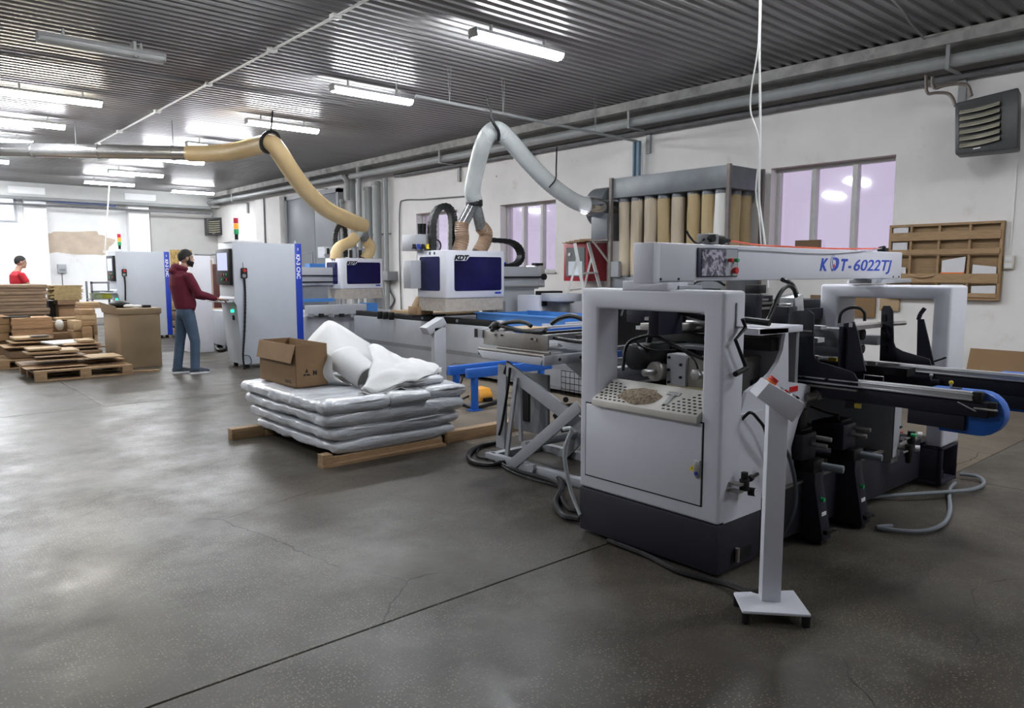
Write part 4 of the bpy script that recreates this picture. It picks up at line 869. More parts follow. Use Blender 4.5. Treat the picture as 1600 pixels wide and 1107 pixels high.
# scissor arms in the plane across x
def plate(x, a, b_, w_, nm, m=MGD, th=.02):
    A_, B2 = onx(*a, x), onx(*b_, x); MB().bar((x, A_.y, A_.z), (x, B2.y, B2.z), w_, th, upv=(1, 0, 0)).build(nm, m, LT, bevel=.003)
plate(SX + .02, (790, 574), (912, 668), .11, 'scissor_arm', MG)
plate(SX - .03, (800, 727), (905, 635), .085, 'scissor_arm', MG)
plate(SX + .55, (870, 545), (1000, 660), .10, 'scissor_arm', MG)
plate(SX + .50, (870, 722), (990, 600), .085, 'scissor_arm', MG)
A_, B2 = onx(818, 696, SX - .03), onx(860, 706, SX + .3)
MB().cyl(A_, (SX + .52, A_.y - .02, A_.z), .03, 12).build('cross_tube', MG, LT)
MB().cyl(onx(884, 625, SX - .05), onx(884, 625, SX + .05), .02, 12).build('pivot_pin', MK, LT)
MB().bar((SX - .0, 4.55, .03), (SX - .0, 3.3, .03), .06, .06).bar((SX + .55, 4.55, .03), (SX + .55, 3.3, .03), .06, .06).bar((SX, 4.5, .03), (SX + .55, 4.5, .03), .06, .06).bar((SX, 3.35, .03), (SX + .55, 3.35, .03), .06, .06).build('base_frame', MG, LT, bevel=.003)
q = onx(782, 568, SX); r = onx(779, 715, SX)
MB().loft([[(SX + .0, q.y + .05, .88 - .0), (SX + .0, q.y - .09, .88), (SX + .3, q.y - .09, .88), (SX + .3, q.y + .05, .88)], [(SX, r.y + .06, .0), (SX, r.y - .01, .0), (SX + .3, r.y - .01, .0), (SX + .3, r.y + .06, .0)]][::-1])
MB().bar(onx(786, 570, SX + .02), onx(783, 700, SX + .02), .10, .02, upv=(1, 0, 0)).build('grey_upright', MG, LT)
MB().bar(onx(807, 590, SX), onx(792, 712, SX), .035, .02, upv=(1, 0, 0)).bar(onx(812, 600, SX + .03), onx(814, 690, SX + .03), .03, .02, upv=(1, 0, 0)).build('slanted_strut', MG, LT)
MB().tube([onx(797, 575, SX - .01), onx(793, 610, SX - .01), onx(785, 660, SX - .01), onx(780, 680, SX - .01)], .011, 8).build('black_hose', MKR, LT)
q0, q1 = onx(806, 590, SX + .35), onx(858, 682, SX + .35)
MB().box(SX + .33, SX + .36, q1.y, q0.y, q1.z, q0.z + .06).build('grey_cabinet_panel', MGD, LT, bevel=.004)
q0, q1 = onx(816, 600, SX + .32), onx(826, 660, SX + .32); MB().box(SX + .32, SX + .33, q1.y, q0.y, q1.z, q0.z).build('black_slot', MK, LT)
q = onx(885, 655, SX + .25); MB().loft([[(x, q.y + a, q.z + b_) for a, b_ in ((.10, .02), (.0, -.10), (-.14, .02), (-.02, .12))] for x in (SX + .2, SX + .3)]).build('hydraulic_pump', MK, LT)
for i, (pts, r) in enumerate(((((766, 512), (772, 508), (790, 511), (815, 517), (845, 519), (853, 515)), .016), (((768, 516), (776, 512), (790, 505), (810, 503), (822, 505), (830, 510)), .016), (((862, 506), (872, 499), (888, 494), (900, 495), (912, 500)), .018), (((855, 526), (880, 531), (912, 535)), .014))):
    MB().tube([onx(u, v, SX + (.0 if i < 2 else .12)) for u, v in pts], r, 8).build('black_hose', MKR, LT)
q = onx(775, 509, SX); MB().ball((SX, q.y, q.z), .035, .05, .035).build('hose_union', MK, LT)
q = onx(877, 598, SX + .6)
b = MB()
for k in range(6): b.cyl((SX + .6, q.y - .05 * k, q.z - .1), (SX + .6, q.y - .05 * k, q.z + .1), .003, 4)
for k in range(5): b.cyl((SX + .6, q.y, q.z - .1 + .05 * k), (SX + .6, q.y - .25, q.z - .1 + .05 * k), .003, 4)
o = b.build('wire_mesh', MK, LT); o['kind'] = 'stuff'
MB().cyl((SX - .06, onx(838, 738, SX).y, .05), (SX - .02, onx(838, 738, SX).y, .05), .03, 12).build('base_wheel', MG, LT)
# hoses on the floor and by the plinth
gh = 'black hoses coiled on the floor beside the lift table'
for pts, r, l in ((((905, 812), (880, 806), (868, 785), (878, 760), (868, 742), (840, 728), (800, 722), (765, 727), (738, 722), (733, 710), (748, 698), (778, 692)), .02, 'thick black hose making the widest loop on the floor left of the lift table'),
                  (((905, 800), (888, 795), (877, 778), (873, 758), (850, 748), (815, 738), (785, 726), (780, 712)), .015, 'thinner black hose bundled along the widest hose loop'),
                  (((872, 760), (840, 752), (800, 738), (770, 720), (748, 715), (746, 705), (755, 697), (782, 694)), .008, 'thinnest black cable lying inside the floor hose loop')):
    tag(MB().tube([onz(u, v, r + .004 + .0) for u, v in pts], r, 8).build('black_hose', MKR), l, 'hose', gh)
tag(MB().tube([(3.0, 2.98, .60), onx(893, 672, 3.0), onx(883, 700, 3.0), onx(884, 730, 3.02), onx(893, 770, 3.05), onx(907, 805, 3.05)], .012, 8).build('pale_hose', mat('pale_grey_hose', (.42, .45, .46), .45)), 'pale grey hose bowing out left of the near portal cabinet', 'hose')

# ------------------------------------------------------------------ routers (CNC machines)
MHOSE = mat('beige_hose', (.50, .37, .19), .5, var=.05)
MHOSEB = mat('brown_ribbed_hose', (.26, .17, .11), .4, var=.15)
MCLR = mat('clear_hose', (.50, .53, .52), .22, alpha=.72, var=.04)
MCLR2 = mat('clear_plastic_splitter', (.12, .125, .13), .08, alpha=.8, var=.3, coat=.6)
MSKIRT = mat('brush_skirt', (.38, .345, .31), .8, var=.12, scale=20)
def rrect(a0, a1, z0, z1, r=.03, n=4):
    pts = []
    for cx, cz, s in ((a1 - r, z0 + r, -90), (a1 - r, z1 - r, 0), (a0 + r, z1 - r, 90), (a0 + r, z0 + r, 180)):
        for k in range(n + 1): a = math.radians(s + 90 * k / n); pts.append((cx + r * math.cos(a), cz + r * math.sin(a)))
    return pts
def head(par, x0, x1, y0, y1, z0, z1, zs):
    # chamfered plan outline
    c = .06
    pts = [(x0, y1), (x0, y0 + c), (x0 + .02, y0 + .02), (x0 + c, y0), (x1, y0), (x1, y1)]
    h = MB().prism(pts, 'z', z0, z1).build('spindle_hood', MW, par, bevel=.012)
    MB().prism([(p[0] + (.015 if p[0] == x0 else -.015 if p[0] == x1 else 0), p[1] + (.015 if p[1] < y1 else -.015)) for p in pts], 'z', zs, z0).build('brush_skirt', MSKIRT, par)
    hh = z1 - z0; ww = x1 - x0; dd = y1 - y0
    MB().prism(rrect(x0 + .14 * ww, x1 - .055 * ww, z0 + .15 * hh, z1 - .13 * hh), 'y', y0 - .006, y0 + .001).build('hood_window', MGLASSB, h)
    MB().prism(rrect(y0 + .15 * dd + .03, y1 - .10 * dd, z0 + .15 * hh, z1 - .13 * hh), 'x', x0 - .006, x0 + .001).build('hood_window', MGLASSB, h)
    a = x0 + .135 * ww; zt = z1 - .21 * hh
    MB().prism([(a - .01, zt - .005), (a + .20 * ww, zt - .005), (a + .26 * ww, z1 - .12 * hh), (a - .01, z1 - .12 * hh)], 'y', y0 - .008, y0 - .0065).build('lettering_plate', MW, h)
    text('lettering', 'KDT', MK, h, (a, y0 - .009, zt + .006), (1, 0, 0), (0, 0, 1), .14 * hh, .3, .001, .006, sx=1.25)
    MB().box(x1 - .17 * ww, x1 - .06 * ww, y0 - .003, y0, z0 + .07 * hh, z0 + .115 * hh).build('blue_badge', MBD, h)
    for s in (.0, .08): MB().box(x0 - .002, x0, y0 + dd * (.35 + s * 2), y0 + dd * (.40 + s * 2), z1 - .09 * hh, z1 - .03 * hh).build('small_mark', MK, h)
    return h
def drag_chain(par, path, width_dir, w_, th, nm='drag_chain'):
    P = smooth_path(path, 5); W_ = Vector(width_dir); b = MB()
    for i in range(len(P) - 1):
        d = (P[i + 1] - P[i]); L_ = d.length; d.normalize(); n = d.cross(W_).normalized(); q = P[i] + d * L_ * .5
        vs = [q + d * (L_ * .5 * a * .98) + W_ * (w_ / 2 * b_) + n * (th / 2 * c * (1 if i % 2 else .9)) for a in (-1, 1) for b_, c in ((-1, -1), (1, -1), (1, 1), (-1, 1))]
        b.add(vs, [(0, 1, 2, 3), (7, 6, 5, 4), (1, 0, 4, 5), (2, 1, 5, 6), (3, 2, 6, 7), (0, 3, 7, 4)])
    o = b.build(nm, MK, par); o['kind'] = 'stuff'; return o
def plug(par, p, q, r, nm, m, n=12): MB().cyl(p, q, r, n).build(nm, m, par, bevel=.002)
# machine 1 (nearer)
HX, HY = 6.2, 8.5
t = thing('router_machine', 'nearer white router with blue windows, clear hose and black cable loop', 'machine', (7.0, 8.2, 0)); K1 = t
zt = onx(777, 512, 6.42).z; zl = onx(553, 494, 6.42).z; zt = (zt + zl) / 2
y1 = onx(553, 494, 6.42).y
MB().box(6.42, 7.64, 4.6, y1, .05, zt).build('machine_bed', MG, K1, bevel=.01)
MB().box(6.416, 6.42, 4.6, y1 - .15, zt * .42, zt * .50).build('bed_groove', MGD, K1)
MB().box(6.41, 6.422, 6.4, 8.9, .06, .10).prism([(8.9, .06), (8.6, .2), (7.2, .22), (7.0, .06)], 'x', 6.414, 6.42).build('bed_recess', MGD, K1)
for yy in (5.2, 8.0, 10.8): MB().cyl((6.7, yy, 0), (6.7, yy, .05), .06, 12).build('levelling_foot', MK, K1)
q = onx(655, 497, 6.48)
MB().box(6.46, 6.56, onx(765, 505, 6.46).y, y1, zt + .005, zt + .085).build('black_table_rail', MK, K1, bevel=.004)
for u in (660, 714): p = onx(u, 492 if u < 700 else 490, 6.45); MB().cyl((6.445, p.y, zt + .05), (6.46, p.y, zt + .05), .022, 12).build('rail_bolt', MS, K1)
for k in range(3):
    p = onx(597 + 9 * k, 497, 6.40); MB().cyl((6.36, p.y, zt - .01), (6.36, p.y, zt + .11), .045, 12).build('suction_pod', MKR, K1, bevel=.006)
MB().box(6.6, 7.6, 9.5, 10.6, zt + .06, zt + .12).build('wooden_board', MWOODP, K1)
for k in range(6): MB().box(6.56, 7.6, 5.0 + .9 * k, 5.12 + .9 * k, zt, zt + .09).build('table_bar', MAL if k % 2 else MG, K1, bevel=.003)
p0, p1 = onx(757, 484, 7.0), onx(912, 508, 7.0)
MB().box(6.62, 6.66, p1.y, 8.35, zt, zt + .16).box(7.6, 7.64, p1.y, 8.35, zt, zt + .17).box(6.62, 7.64, 8.33, 8.35, zt, zt + .16).box(6.6, 6.7, p1.y, 8.36, zt + .16, zt + .18).build('blue_tray', MBL, K1)
MB().box(6.66, 7.6, p1.y, 8.35, zt, zt + .02).build('tray_bottom', MBL, K1)
q = ony(787, 484, HY); zs = q.z; zb2 = ony(787, 464, HY).z; ztp = ony(787, 393, HY).z
h1 = head(K1, HX, 7.28, HY, 9.2, zb2, ztp, zs)
# gantry beam to the right, behind the hood
gy0 = 8.75; a = ony(850, 460, gy0)
MB().box(6.6, a.x - .12, gy0, gy0 + .3, ony(820, 452, gy0).z, ony(820, 417, gy0).z).build('gantry_beam', MG, K1, bevel=.006)
for v0, v1 in ((432, 435), (447, 449)): MB().box(7.2, a.x - .05, gy0 - .03, gy0, ony(820, v1, gy0).z, ony(820, v0, gy0).z).build('linear_rail', MK if v0 == 432 else MS, K1)
MB().box(a.x - .12, a.x, gy0 - .02, gy0 + .3, ony(820, 450, gy0).z, ony(820, 415, gy0).z).build('beam_end_cap', MAL, K1, bevel=.008)
MB().cyl((a.x - .04, gy0 - .06, ony(820, 433, gy0).z), (a.x - .04, gy0, ony(820, 433, gy0).z), .05, 12).box(a.x - .18, a.x - .02, gy0, gy0 + .1, ony(820, 415, gy0).z, ony(820, 411, gy0).z).build('end_motor', MK, K1)
MB().box(7.28, 8.15, gy0 + .02, gy0 + .28, zt + .0, ony(820, 452, gy0).z).build('gantry_column', MG, K1, bevel=.006)
MB().box(7.34, 7.52, gy0 + .0, gy0 + .02, zt + .02, zt + .3).build('column_recess', MGD, K1)
MB().box(7.3, 7.62, gy0 + .1, gy0 + .2, ony(790, 417, gy0).z, ony(790, 410, gy0).z).build('blue_cover', MBD, K1)
drag_chain(K1, [ony(u, v, gy0 + .15) for u, v in ((752, 374), (775, 376), (795, 378), (808, 385), (814, 398), (810, 410), (800, 415), (785, 416))], (0, 1, 0), .13, .07)
drag_chain(K1, [ony(u, v, 9.0) for u, v in ((675, 392), (675, 365), (676, 345), (684, 327), (696, 323), (705, 332), (708, 350), (708, 370), (708, 394))], (.35, .94, 0), .20, .09)
# valve box and cups behind left
c = ony(668, 377, 9.05)
MB().box(ony(649, 377, 9.05).x, ony(684, 377, 9.05).x, 9.05, 9.4, ony(668, 392, 9.05).z, ony(668, 367, 9.05).z).build('valve_box', MG, K1, bevel=.006)
for k in range(4): p = ony(647 + 7 * k, 386, 9.0); MB().cyl((p.x, p.y, p.z - .03), (p.x, p.y, p.z + .04), .026, 10).box(p.x - .03, p.x + .03, p.y - .02, p.y + .02, p.z - .03, p.z - .01).build('valve', (MK, MBD, MK, MYEL)[k], K1)
b = MB(); pc_ = ony(681, 384, 8.98); b.tube([(pc_.x + .09 * math.cos(a_), 8.98, pc_.z + .085 * math.sin(a_)) for a_ in [2 * PI * k / 10 for k in range(11)]], .012, 6, sub=2); b.build('cable_loop', MK, K1)
MB().box(ony(642, 430, 9.1).x, ony(660, 430, 9.1).x, 9.1, 9.3, ony(650, 451, 9.1).z, ony(650, 407, 9.1).z).build('side_plate', MG, K1, bevel=.006)
for u, r in ((661, .05), (655, .025)): p = ony(u, 366, 9.2); tag(MB().cyl(p, p + Vector((0, 0, .15)), r * .85, 12, r2=r).build('black_cup', MK, None), ('wide' if r == .05 else 'narrow') + ' black cup standing on the grey valve box by the cable loop', 'cup')
p = ony(657, 486, 9.25)
tag(MB().box(p.x - .12, p.x + .16, 9.15, 9.4, zt + .12, zt + .24).loft([[(p.x - .09, 9.2, zt + .24), (p.x + .15, 9.2, zt + .24), (p.x + .15, 9.36, zt + .24), (p.x - .09, 9.36, zt + .24)], [(p.x - .02, 9.22, zt + .38), (p.x + .14, 9.22, zt + .42), (p.x + .14, 9.34, zt + .42), (p.x - .02, 9.34, zt + .38)]]).build('wooden_jig', MWOOD, None, bevel=.006), 'brown wooden jig block standing on the nearer router bed', 'wooden block')
tag(MB().box(p.x - .25, p.x + .35, 9.1, 9.45, zt + .09, zt + .12).build('base_plate', MK, None), 'flat black base plate beneath the brown wooden jig block', 'base plate')
# splitter and hoses of machine 1
sp = thing('hose_splitter', 'clear plastic Y splitter with black band above the nearer router hood', 'hose splitter', ony(742, 330, 8.75))
top = ony(741, 318, 8.75)
MB().cyl(top + Vector((0, 0, -.04)), top + Vector((0, 0, .05)), .125, 18).build('black_band', MK, sp, bevel=.006)
for u, v in ((722, 352), (752, 358)):
    MB().cyl(top + Vector((-.03 if u < 740 else .03, 0, -.03)), ony(u, v, 8.75), .085, 14, r2=.085).build('splitter_branch', MCLR2, sp)
HG = 'ribbed brown hoses on the nearer router hood'
for pts, l in ((((722, 348), (721, 360), (722, 375), (716, 396)), 'left ribbed brown hose entering the nearer router hood'), (((751, 354), (759, 364), (757, 378), (747, 396)), 'right ribbed brown hose entering the nearer router hood')):
    tag(MB().tube([ony(u, v, 8.76) for u, v in pts], .098, 16, sub=10, rib=.08).build('ribbed_hose', MHOSEB), l, 'hose', HG)
path = [ony(u, v, y) for u, v, y in ((741, 314, 8.75), (738, 298, 8.7), (744, 265, 8.55), (754, 228, 8.3), (765, 208, 8.18), (779, 204, 8.12), (797, 220, 8.1), (827, 255, 8.08), (860, 288, 8.07), (895, 313, 8.06), (918, 322, 8.06))]
tag(MB().tube(path, .118, 18, sub=16, rib=.035).build('clear_hose', MCLR), 'long clear plastic hose arching from the nearer router to the bag filter', 'hose')
tag(MB().tube([ony(u, v, y) for u, v, y in ((766, 181, 8.0), (771, 192, 7.98), (779, 206, 7.98), (779, 220, 8.02))], .022, 6).cyl(ony(770, 183, 8.05), ony(760, 150, 8.1), .012, 6).build('black_strap', MK), 'black strap hanging the clear hose from the white rail', 'strap')
tag(MB().tube([ony(870, 230, 8.06), ony(869, 262, 7.95), ony(868, 280, 7.93), ony(858, 293, 7.95)], .012, 6).build('black_tie', MK), 'thin black tie around the right slope of the clear hose', 'strap')
# machine 2 (farther)
t = thing('router_machine', 'farther white router with blue windows and beige hose beside the tall control cabinet', 'machine', (6.8, 12.8, 0)); K2 = t
MB().box(5.35, 8.2, 12.05, 15.5, .05, ony(520, 493, 12.05).z).build('machine_bed', MG, K2, bevel=.01)
for x in (5.8, 7.6): MB().cyl((x, 12.4, 0), (x, 12.4, .05), .06, 12).build('levelling_foot', MK, K2)
zb_ = ony(520, 492, 11.95).z
MB().box(ony(484, 485, 11.95).x, ony(573, 485, 11.95).x, 11.95, 12.15, zb_, ony(520, 477, 11.95).z).build('table_beam', MG, K2, bevel=.006)
for k in range(5): p = ony(486 + 16 * k, 493, 11.93); MB().cyl((p.x, p.y, p.z - .03), (p.x, p.y, p.z + .03), .05, 8).build('suction_pod', MKR if k % 2 else MGD, K2)
MB().box(ony(573, 485, 12.3).x, ony(590, 485, 12.3).x, 12.3, 12.6, zb_, ony(580, 474, 12.3).z).box(5.9, 6.7, 12.7, 12.8, zb_ + .2, zb_ + .26).build('blue_part', MBL, K2)
HY2 = 12.6; X0 = ony(533, 450, HY2).x; X1 = ony(598, 450, HY2).x
h2 = head(K2, X0, X1, HY2, 13.2, ony(560, 451, HY2).z, ony(560, 404, HY2).z, ony(560, 467, HY2).z)
gy0 = 12.9
MB().box(5.3, 7.6, gy0, gy0 + .3, ony(490, 446, gy0).z, ony(490, 418, gy0).z).build('gantry_beam', MG, K2, bevel=.006)
MB().box(5.3, 6.8, gy0 - .03, gy0, ony(490, 432, gy0).z, ony(490, 430, gy0).z).box(5.3, 6.8, gy0 - .03, gy0, ony(490, 442, gy0).z, ony(490, 440, gy0).z).build('linear_rail', MK, K2)
MB().box(ony(484, 415, gy0).x, ony(508, 415, gy0).x, gy0, gy0 + .2, ony(490, 418, gy0).z, ony(490, 412, gy0).z).build('blue_cover', MBL, K2)
MB().box(5.3, 6.7, gy0 + .05, gy0 + .25, .8, ony(490, 446, gy0).z).build('gantry_column', MGD, K2)
MB().box(ony(588, 470, gy0).x, ony(598, 470, gy0).x, gy0, gy0 + .2, .8, 1.0).build('column_leg', MG, K2)
drag_chain(K2, [ony(u, v, 13.3) for u, v in ((523, 400), (523, 385), (524, 365), (529, 354), (534, 352), (538, 358), (539, 380), (539, 402))], (.35, .94, 0), .2, .09)
for k in range(4): p = ony(509 + 4 * k, 393, 13.2); MB().box(p.x - .02, p.x + .02, 13.2, 13.24, p.z - .05, p.z + .06).build('valve', MK if k % 2 else MG, K2)
MB().box(ony(506, 395, 13.25).x, ony(520, 395, 13.25).x, 13.25, 13.5, ony(510, 403, 13.25).z, ony(510, 386, 13.25).z).build('valve_box', MG, K2)
for k in range(5): p = ony(548 + 5 * k, 395, 12.9); MB().cyl((p.x, 12.9, p.z - .1), (p.x, 12.9, p.z + .05 + .03 * (k % 3)), .03, 8).build('spindle_motor', (MK, MG, MGD, MK, MG)[k], K2)
sp = thing('hose_splitter', 'clear Y splitter at the lower end of the beige hose', 'hose splitter', ony(566, 360, 12.9))
top = ony(567, 355, 12.9)
for u, v in ((555, 372), (571, 377)): MB().cyl(top, ony(u, v, 12.9), .10, 14, r2=.09).build('splitter_branch', MCLR2 if u > 560 else MCLR, sp)
for pts, l in ((((556, 369), (548, 378), (533, 385), (526, 393), (524, 406)), 'left short beige hose entering the farther router hood'), (((571, 376), (578, 384), (577, 394), (569, 406)), 'right short beige hose entering the farther router hood')):
    tag(MB().tube([ony(u, v, 12.88) for u, v in pts], .105, 16, sub=8, rib=.04).build('beige_hose', MHOSE), l, 'hose')
path = [ony(u, v, y) for u, v, y in ((296, 240, 14.2), (330, 240, 13.7), (370, 236, 13.0), (405, 227, 12.4), (424, 225, 12.0), (437, 239, 12.0), (455, 267, 12.15), (480, 300, 12.4), (510, 327, 12.6), (540, 342, 12.75), (568, 354, 12.9))]
tag(MB().tube(path, .145, 18, sub=14, rib=.03).build('beige_hose', MHOSE), 'long beige hose sloping from the ceiling duct to the farther router', 'hose')
q = ony(422, 222, 12.0); 
tag(MB().tube([q + Vector((.17 * math.cos(a_) * .9, 0, .17 * math.sin(a_))) + Vector((.04 * math.sin(a_), 0, 0)) for a_ in [2 * PI * k / 12 for k in range(13)]], .03, 6, sub=2).cyl(q + Vector((.02, 0, .17)), q + Vector((.06, 0, .5)), .015, 6).build('black_strap', MK), 'black strap holding up the beige hose at its highest point', 'strap')
d0_, d1_ = ony(-60, 232, 17.0), ony(300, 240, 14.15)
t = thing('metal_duct', 'long galvanised round duct leading left from the beige hose', 'duct', (d0_ + d1_) / 2)
MGALV = mat('galvanised_duct', (.50, .50, .50), .22, .85, var=.08)
MB().cyl(d0_, d1_, .125, 18).build('duct_tube', MGALV, t)
for f_ in (.14, .5, .9, .985): q = d0_.lerp(d1_, f_ * .8 + .2); dd_ = (d1_ - d0_).normalized(); MB().cyl(q - dd_ * .015, q + dd_ * .015, .14, 18).build('duct_collar', MGALV, t)
for f_ in (.5, .92): q = d0_.lerp(d1_, f_); MB().cyl(q + Vector((0, 0, .12)), (q.x, q.y, 4.2), .008, 5).build('hanger_wire', MPIPED, t)
# small console stand by machine 1
P = Vector((5.78, 7.9, 0)); 
def con_stand():
    t = thing('console_stand', 'small grey control console on a post behind the foam packs', 'control console', P)
    F2 = lambda u, v: ony(u, v, P.y)
    a, b_ = F2(679, 510), F2(697, 510)
    MB().box(a.x, b_.x, P.y, P.y + .08, .03, F2(690, 512).z).build('post', MG, t, bevel=.004)
    MB().box(a.x - .12, b_.x + .12, P.y - .12, P.y + .2, 0, .03).build('base_plate', MG, t)
    q = [F2(666, 513), F2(693, 496), F2(699, 507), F2(672, 524)]
    MB().loft([[p + Vector((0, d, 0)) for p in q] for d in (0, .16)]).build('console_head', MG, t, bevel=.004)
con_stand()
# blue steel trestle
t = thing('blue_trestle', 'low blue steel trestle standing beside the foam packs', 'trestle', (5.4, 6.45, 0))
for y in (6.29, 6.62):
    MB().box(4.86, 6.1, y - .035, y + .035, .36, .46).build('trestle_rail', MB1, t, bevel=.004)
    for x in (4.96, 5.95):
        MB().cyl((x, y, .01), (x, y, .36), .042, 14).build('leg', MB1, t); MB().box(x - .07, x + .07, y - .06, y + .06, 0, .012).build('foot_plate', MB1, t)
q = onz(757, 627)
t = thing('foot_pedal', 'yellow foot pedal switch on the floor behind the blue trestle', 'foot pedal', (5.35, 6.72, 0))
MB().prism([(6.65, .0), (6.65, .05), (6.70, .14), (6.86, .15), (6.88, .0)], 'x', 5.34, 5.52).build('pedal_guard', mat('pedal_yellow', (.72, .32, .03), .45), t, bevel=.008)
MB().box(5.37, 5.49, 6.62, 6.70, .0, .04).build('black_pedal', MK, t, bevel=.004)
for pts, r, l in ((((690, 622), (712, 628), (740, 637), (765, 632), (785, 626)), .02, 'thick black cable on the floor under the blue trestle'), (((700, 640), (706, 634), (730, 620), (748, 616)), .012, 'black cable running from the trestle to the yellow pedal')):
    tag(MB().tube([onz(u, v, r) for u, v in pts], r, 8).build('black_cable', MKR), l, 'cable')
tag(MB().tube([onz(690, 605, .02), Vector((4.8, 6.5, .1)), Vector((4.86, 6.4, .3)), Vector((4.9, 6.42, .372))], .01, 6).build('black_cable', MKR), 'thin black cable climbing onto the blue trestle rail', 'cable')
# white grinder-like machine behind the portal at left
t = thing('white_sander', 'white machine with a grey disc table between router and near portal', 'machine', (8.3, 8.35, 0))
p = ony(843, 470, 8.0); 
MB().box(ony(843, 470, 8.1).x, ony(915, 470, 8.1).x, 8.1, 8.6, 0, ony(850, 462, 8.1).z).build('machine_body', MW, t, bevel=.01)
c = ony(877, 464, 7.9); MB().cyl((c.x, 7.9, c.z - .06), (c.x, 7.9, c.z + .05), .30, 24).build('disc_table', MG, t, bevel=.006)
c2 = ony(878, 486, 7.85); MB().cyl((c.x, 7.85, c2.z - .16), (c.x, 7.85, c.z - .06), .09, 16).cyl((c.x, 7.85, c.z - .09), (c.x, 7.85, c.z - .06), .16, 18).build('grey_motor', MGD, t, bevel=.01)
MB().box(c.x - .35, c.x + .35, 7.95, 8.08, .0, .5).build('motor_stand', MG, t)
MB().cyl((c.x, 7.85, .5), (c.x, 7.85, c2.z - .16), .04, 10).box(c.x - .1, c.x + .1, 7.8, 8.0, .46, .5).build('motor_column', MGD, t)
for v in (474, 490): q = ony(849, v, 8.1); MB().box(q.x - .04, q.x + .05, 8.07, 8.1, q.z - .04, q.z + .04).build('black_switch', MK, t)
q = ony(865, 454, 8.2); MB().box(q.x - .2, q.x + .2, 8.2, 8.4, q.z - .08, q.z - .01).build('tool_rest', MK, t, bevel=.01)

# ------------------------------------------------------------------ bag filter
t = thing('bag_filter', 'steel framed dust filter with hanging beige bags before the right wall', 'dust filter', (9.3, 6.8, 0)); BF = t
FXa, FXb, FYa, FYb = 8.9, 9.74, 5.76, 7.83
MFS = mat('filter_grey_steel', (.13, .14, .15), .45, .3, var=.12)
MPOST = mat('rusty_post', (.15, .13, .12), .6, .2, var=.2)
MB().box(FXa, FXb, FYa, FYb, 2.63, 2.93).build('plenum', MFS, BF, bevel=.004)
MB().box(FXa, FXb, FYa, FYb, .9, 1.42).build('collector_box', MFS, BF, bevel=.004)
for x in (FXa - .03, FXb - .03):
    for y in (FYa - .03, FYb - .02): MB().box(x, x + .05, y, y + .05, 0, 2.94).build('leg', MPOST, BF)
MBAG = [mat('filter_cloth_' + n, c, .9, var=.12, scale=3, bump=.3, bscale=12, stretch=(1, 1, .25)) for n, c in (('beige', (.44, .37, .28)), ('tan', (.38, .29, .16)), ('white', (.68, .67, .64)))]
ug = [977, 996.5, 1017, 1038, 1060, 1084, 1107, 1128]
kinds = [0, 0, 0, 1, 0, 1, 1, 2]
for r, x in enumerate((9.04, 9.33, 9.60)):
    for k, u in enumerate(ug):
        y = onx(u, 330, 9.04).y; kk = kinds[k] if r == 0 else (0, 1)[(k + r) % 2] if k < 7 else (1 if r else 2)
        y = min(y, 7.70); y = max(y, 5.90)
        b = MB(); rings = []; n = 14
        for j in range(13):
            z = 2.60 - (2.60 - 1.44) * j / 12
            ring = []
            for i in range(n):
                a_ = 2 * PI * i / n; rr = .096 * (1 + (.13 * noise.noise(Vector((k * 5 + math.cos(a_) * 1.2, r * 7 + math.sin(a_) * 1.2, z * 1.7))) if 0 < j < 12 else 0))
                sway = .02 * math.sin(z * 3 + k * 2) if 0 < j < 12 else 0
                ring.append((x + rr * math.cos(a_) + sway, y + rr * math.sin(a_) + sway, z))
            rings.append(ring)
        b.loft(rings); bag = b.build('filter_bag', MBAG[kk], BF)
        MB().cyl((x, y, 2.57), (x, y, 2.63), .098, 14).build('bag_clamp', MFS, BF); MB().cyl((x, y, 1.42), (x, y, 1.46), .096, 14).build('bag_clamp', MFS, BF)
c = onx(946, 322, 8.72); fc = Vector((9.12, 8.06, c.z))
fan = MB().cyl((9.1, 7.95, fc.z + .02), (9.1, 8.3, fc.z + .02), .31, 24).build('fan_housing', MFS, BF, bevel=.01)
MB().box(8.84, 9.2, 7.86, 8.2, fc.z - .5, fc.z - .1).build('fan_outlet', MFS, BF, bevel=.006)
MB().bar((8.85, 8.18, fc.z - .5), (8.9, 7.86, fc.z - .86), .03, .03).build('fan_brace', MPOST, BF)
MB().box(8.84, 9.2, 7.85, 8.22, fc.z - .52, fc.z - .49).build('fan_shelf', MPOST, BF)
MSHINE = mat('shiny_spout', (.55, .56, .58), .12, .95, var=.15)
e0, e1 = ony(915, 321, 8.06), ony(938, 325, 8.05)
MB().cyl(e0, e1, .14, 18, r2=.17).cyl(e1, e1 + (e1 - e0).normalized() * .25, .17, 18, r2=.2).build('shiny_spout', MSHINE, BF)
q = onx(965, 415, 8.88); MB().box(8.84, 8.9, q.y - .05, q.y + .1, 1.42, 1.66).build('switch_box', MGD, BF)
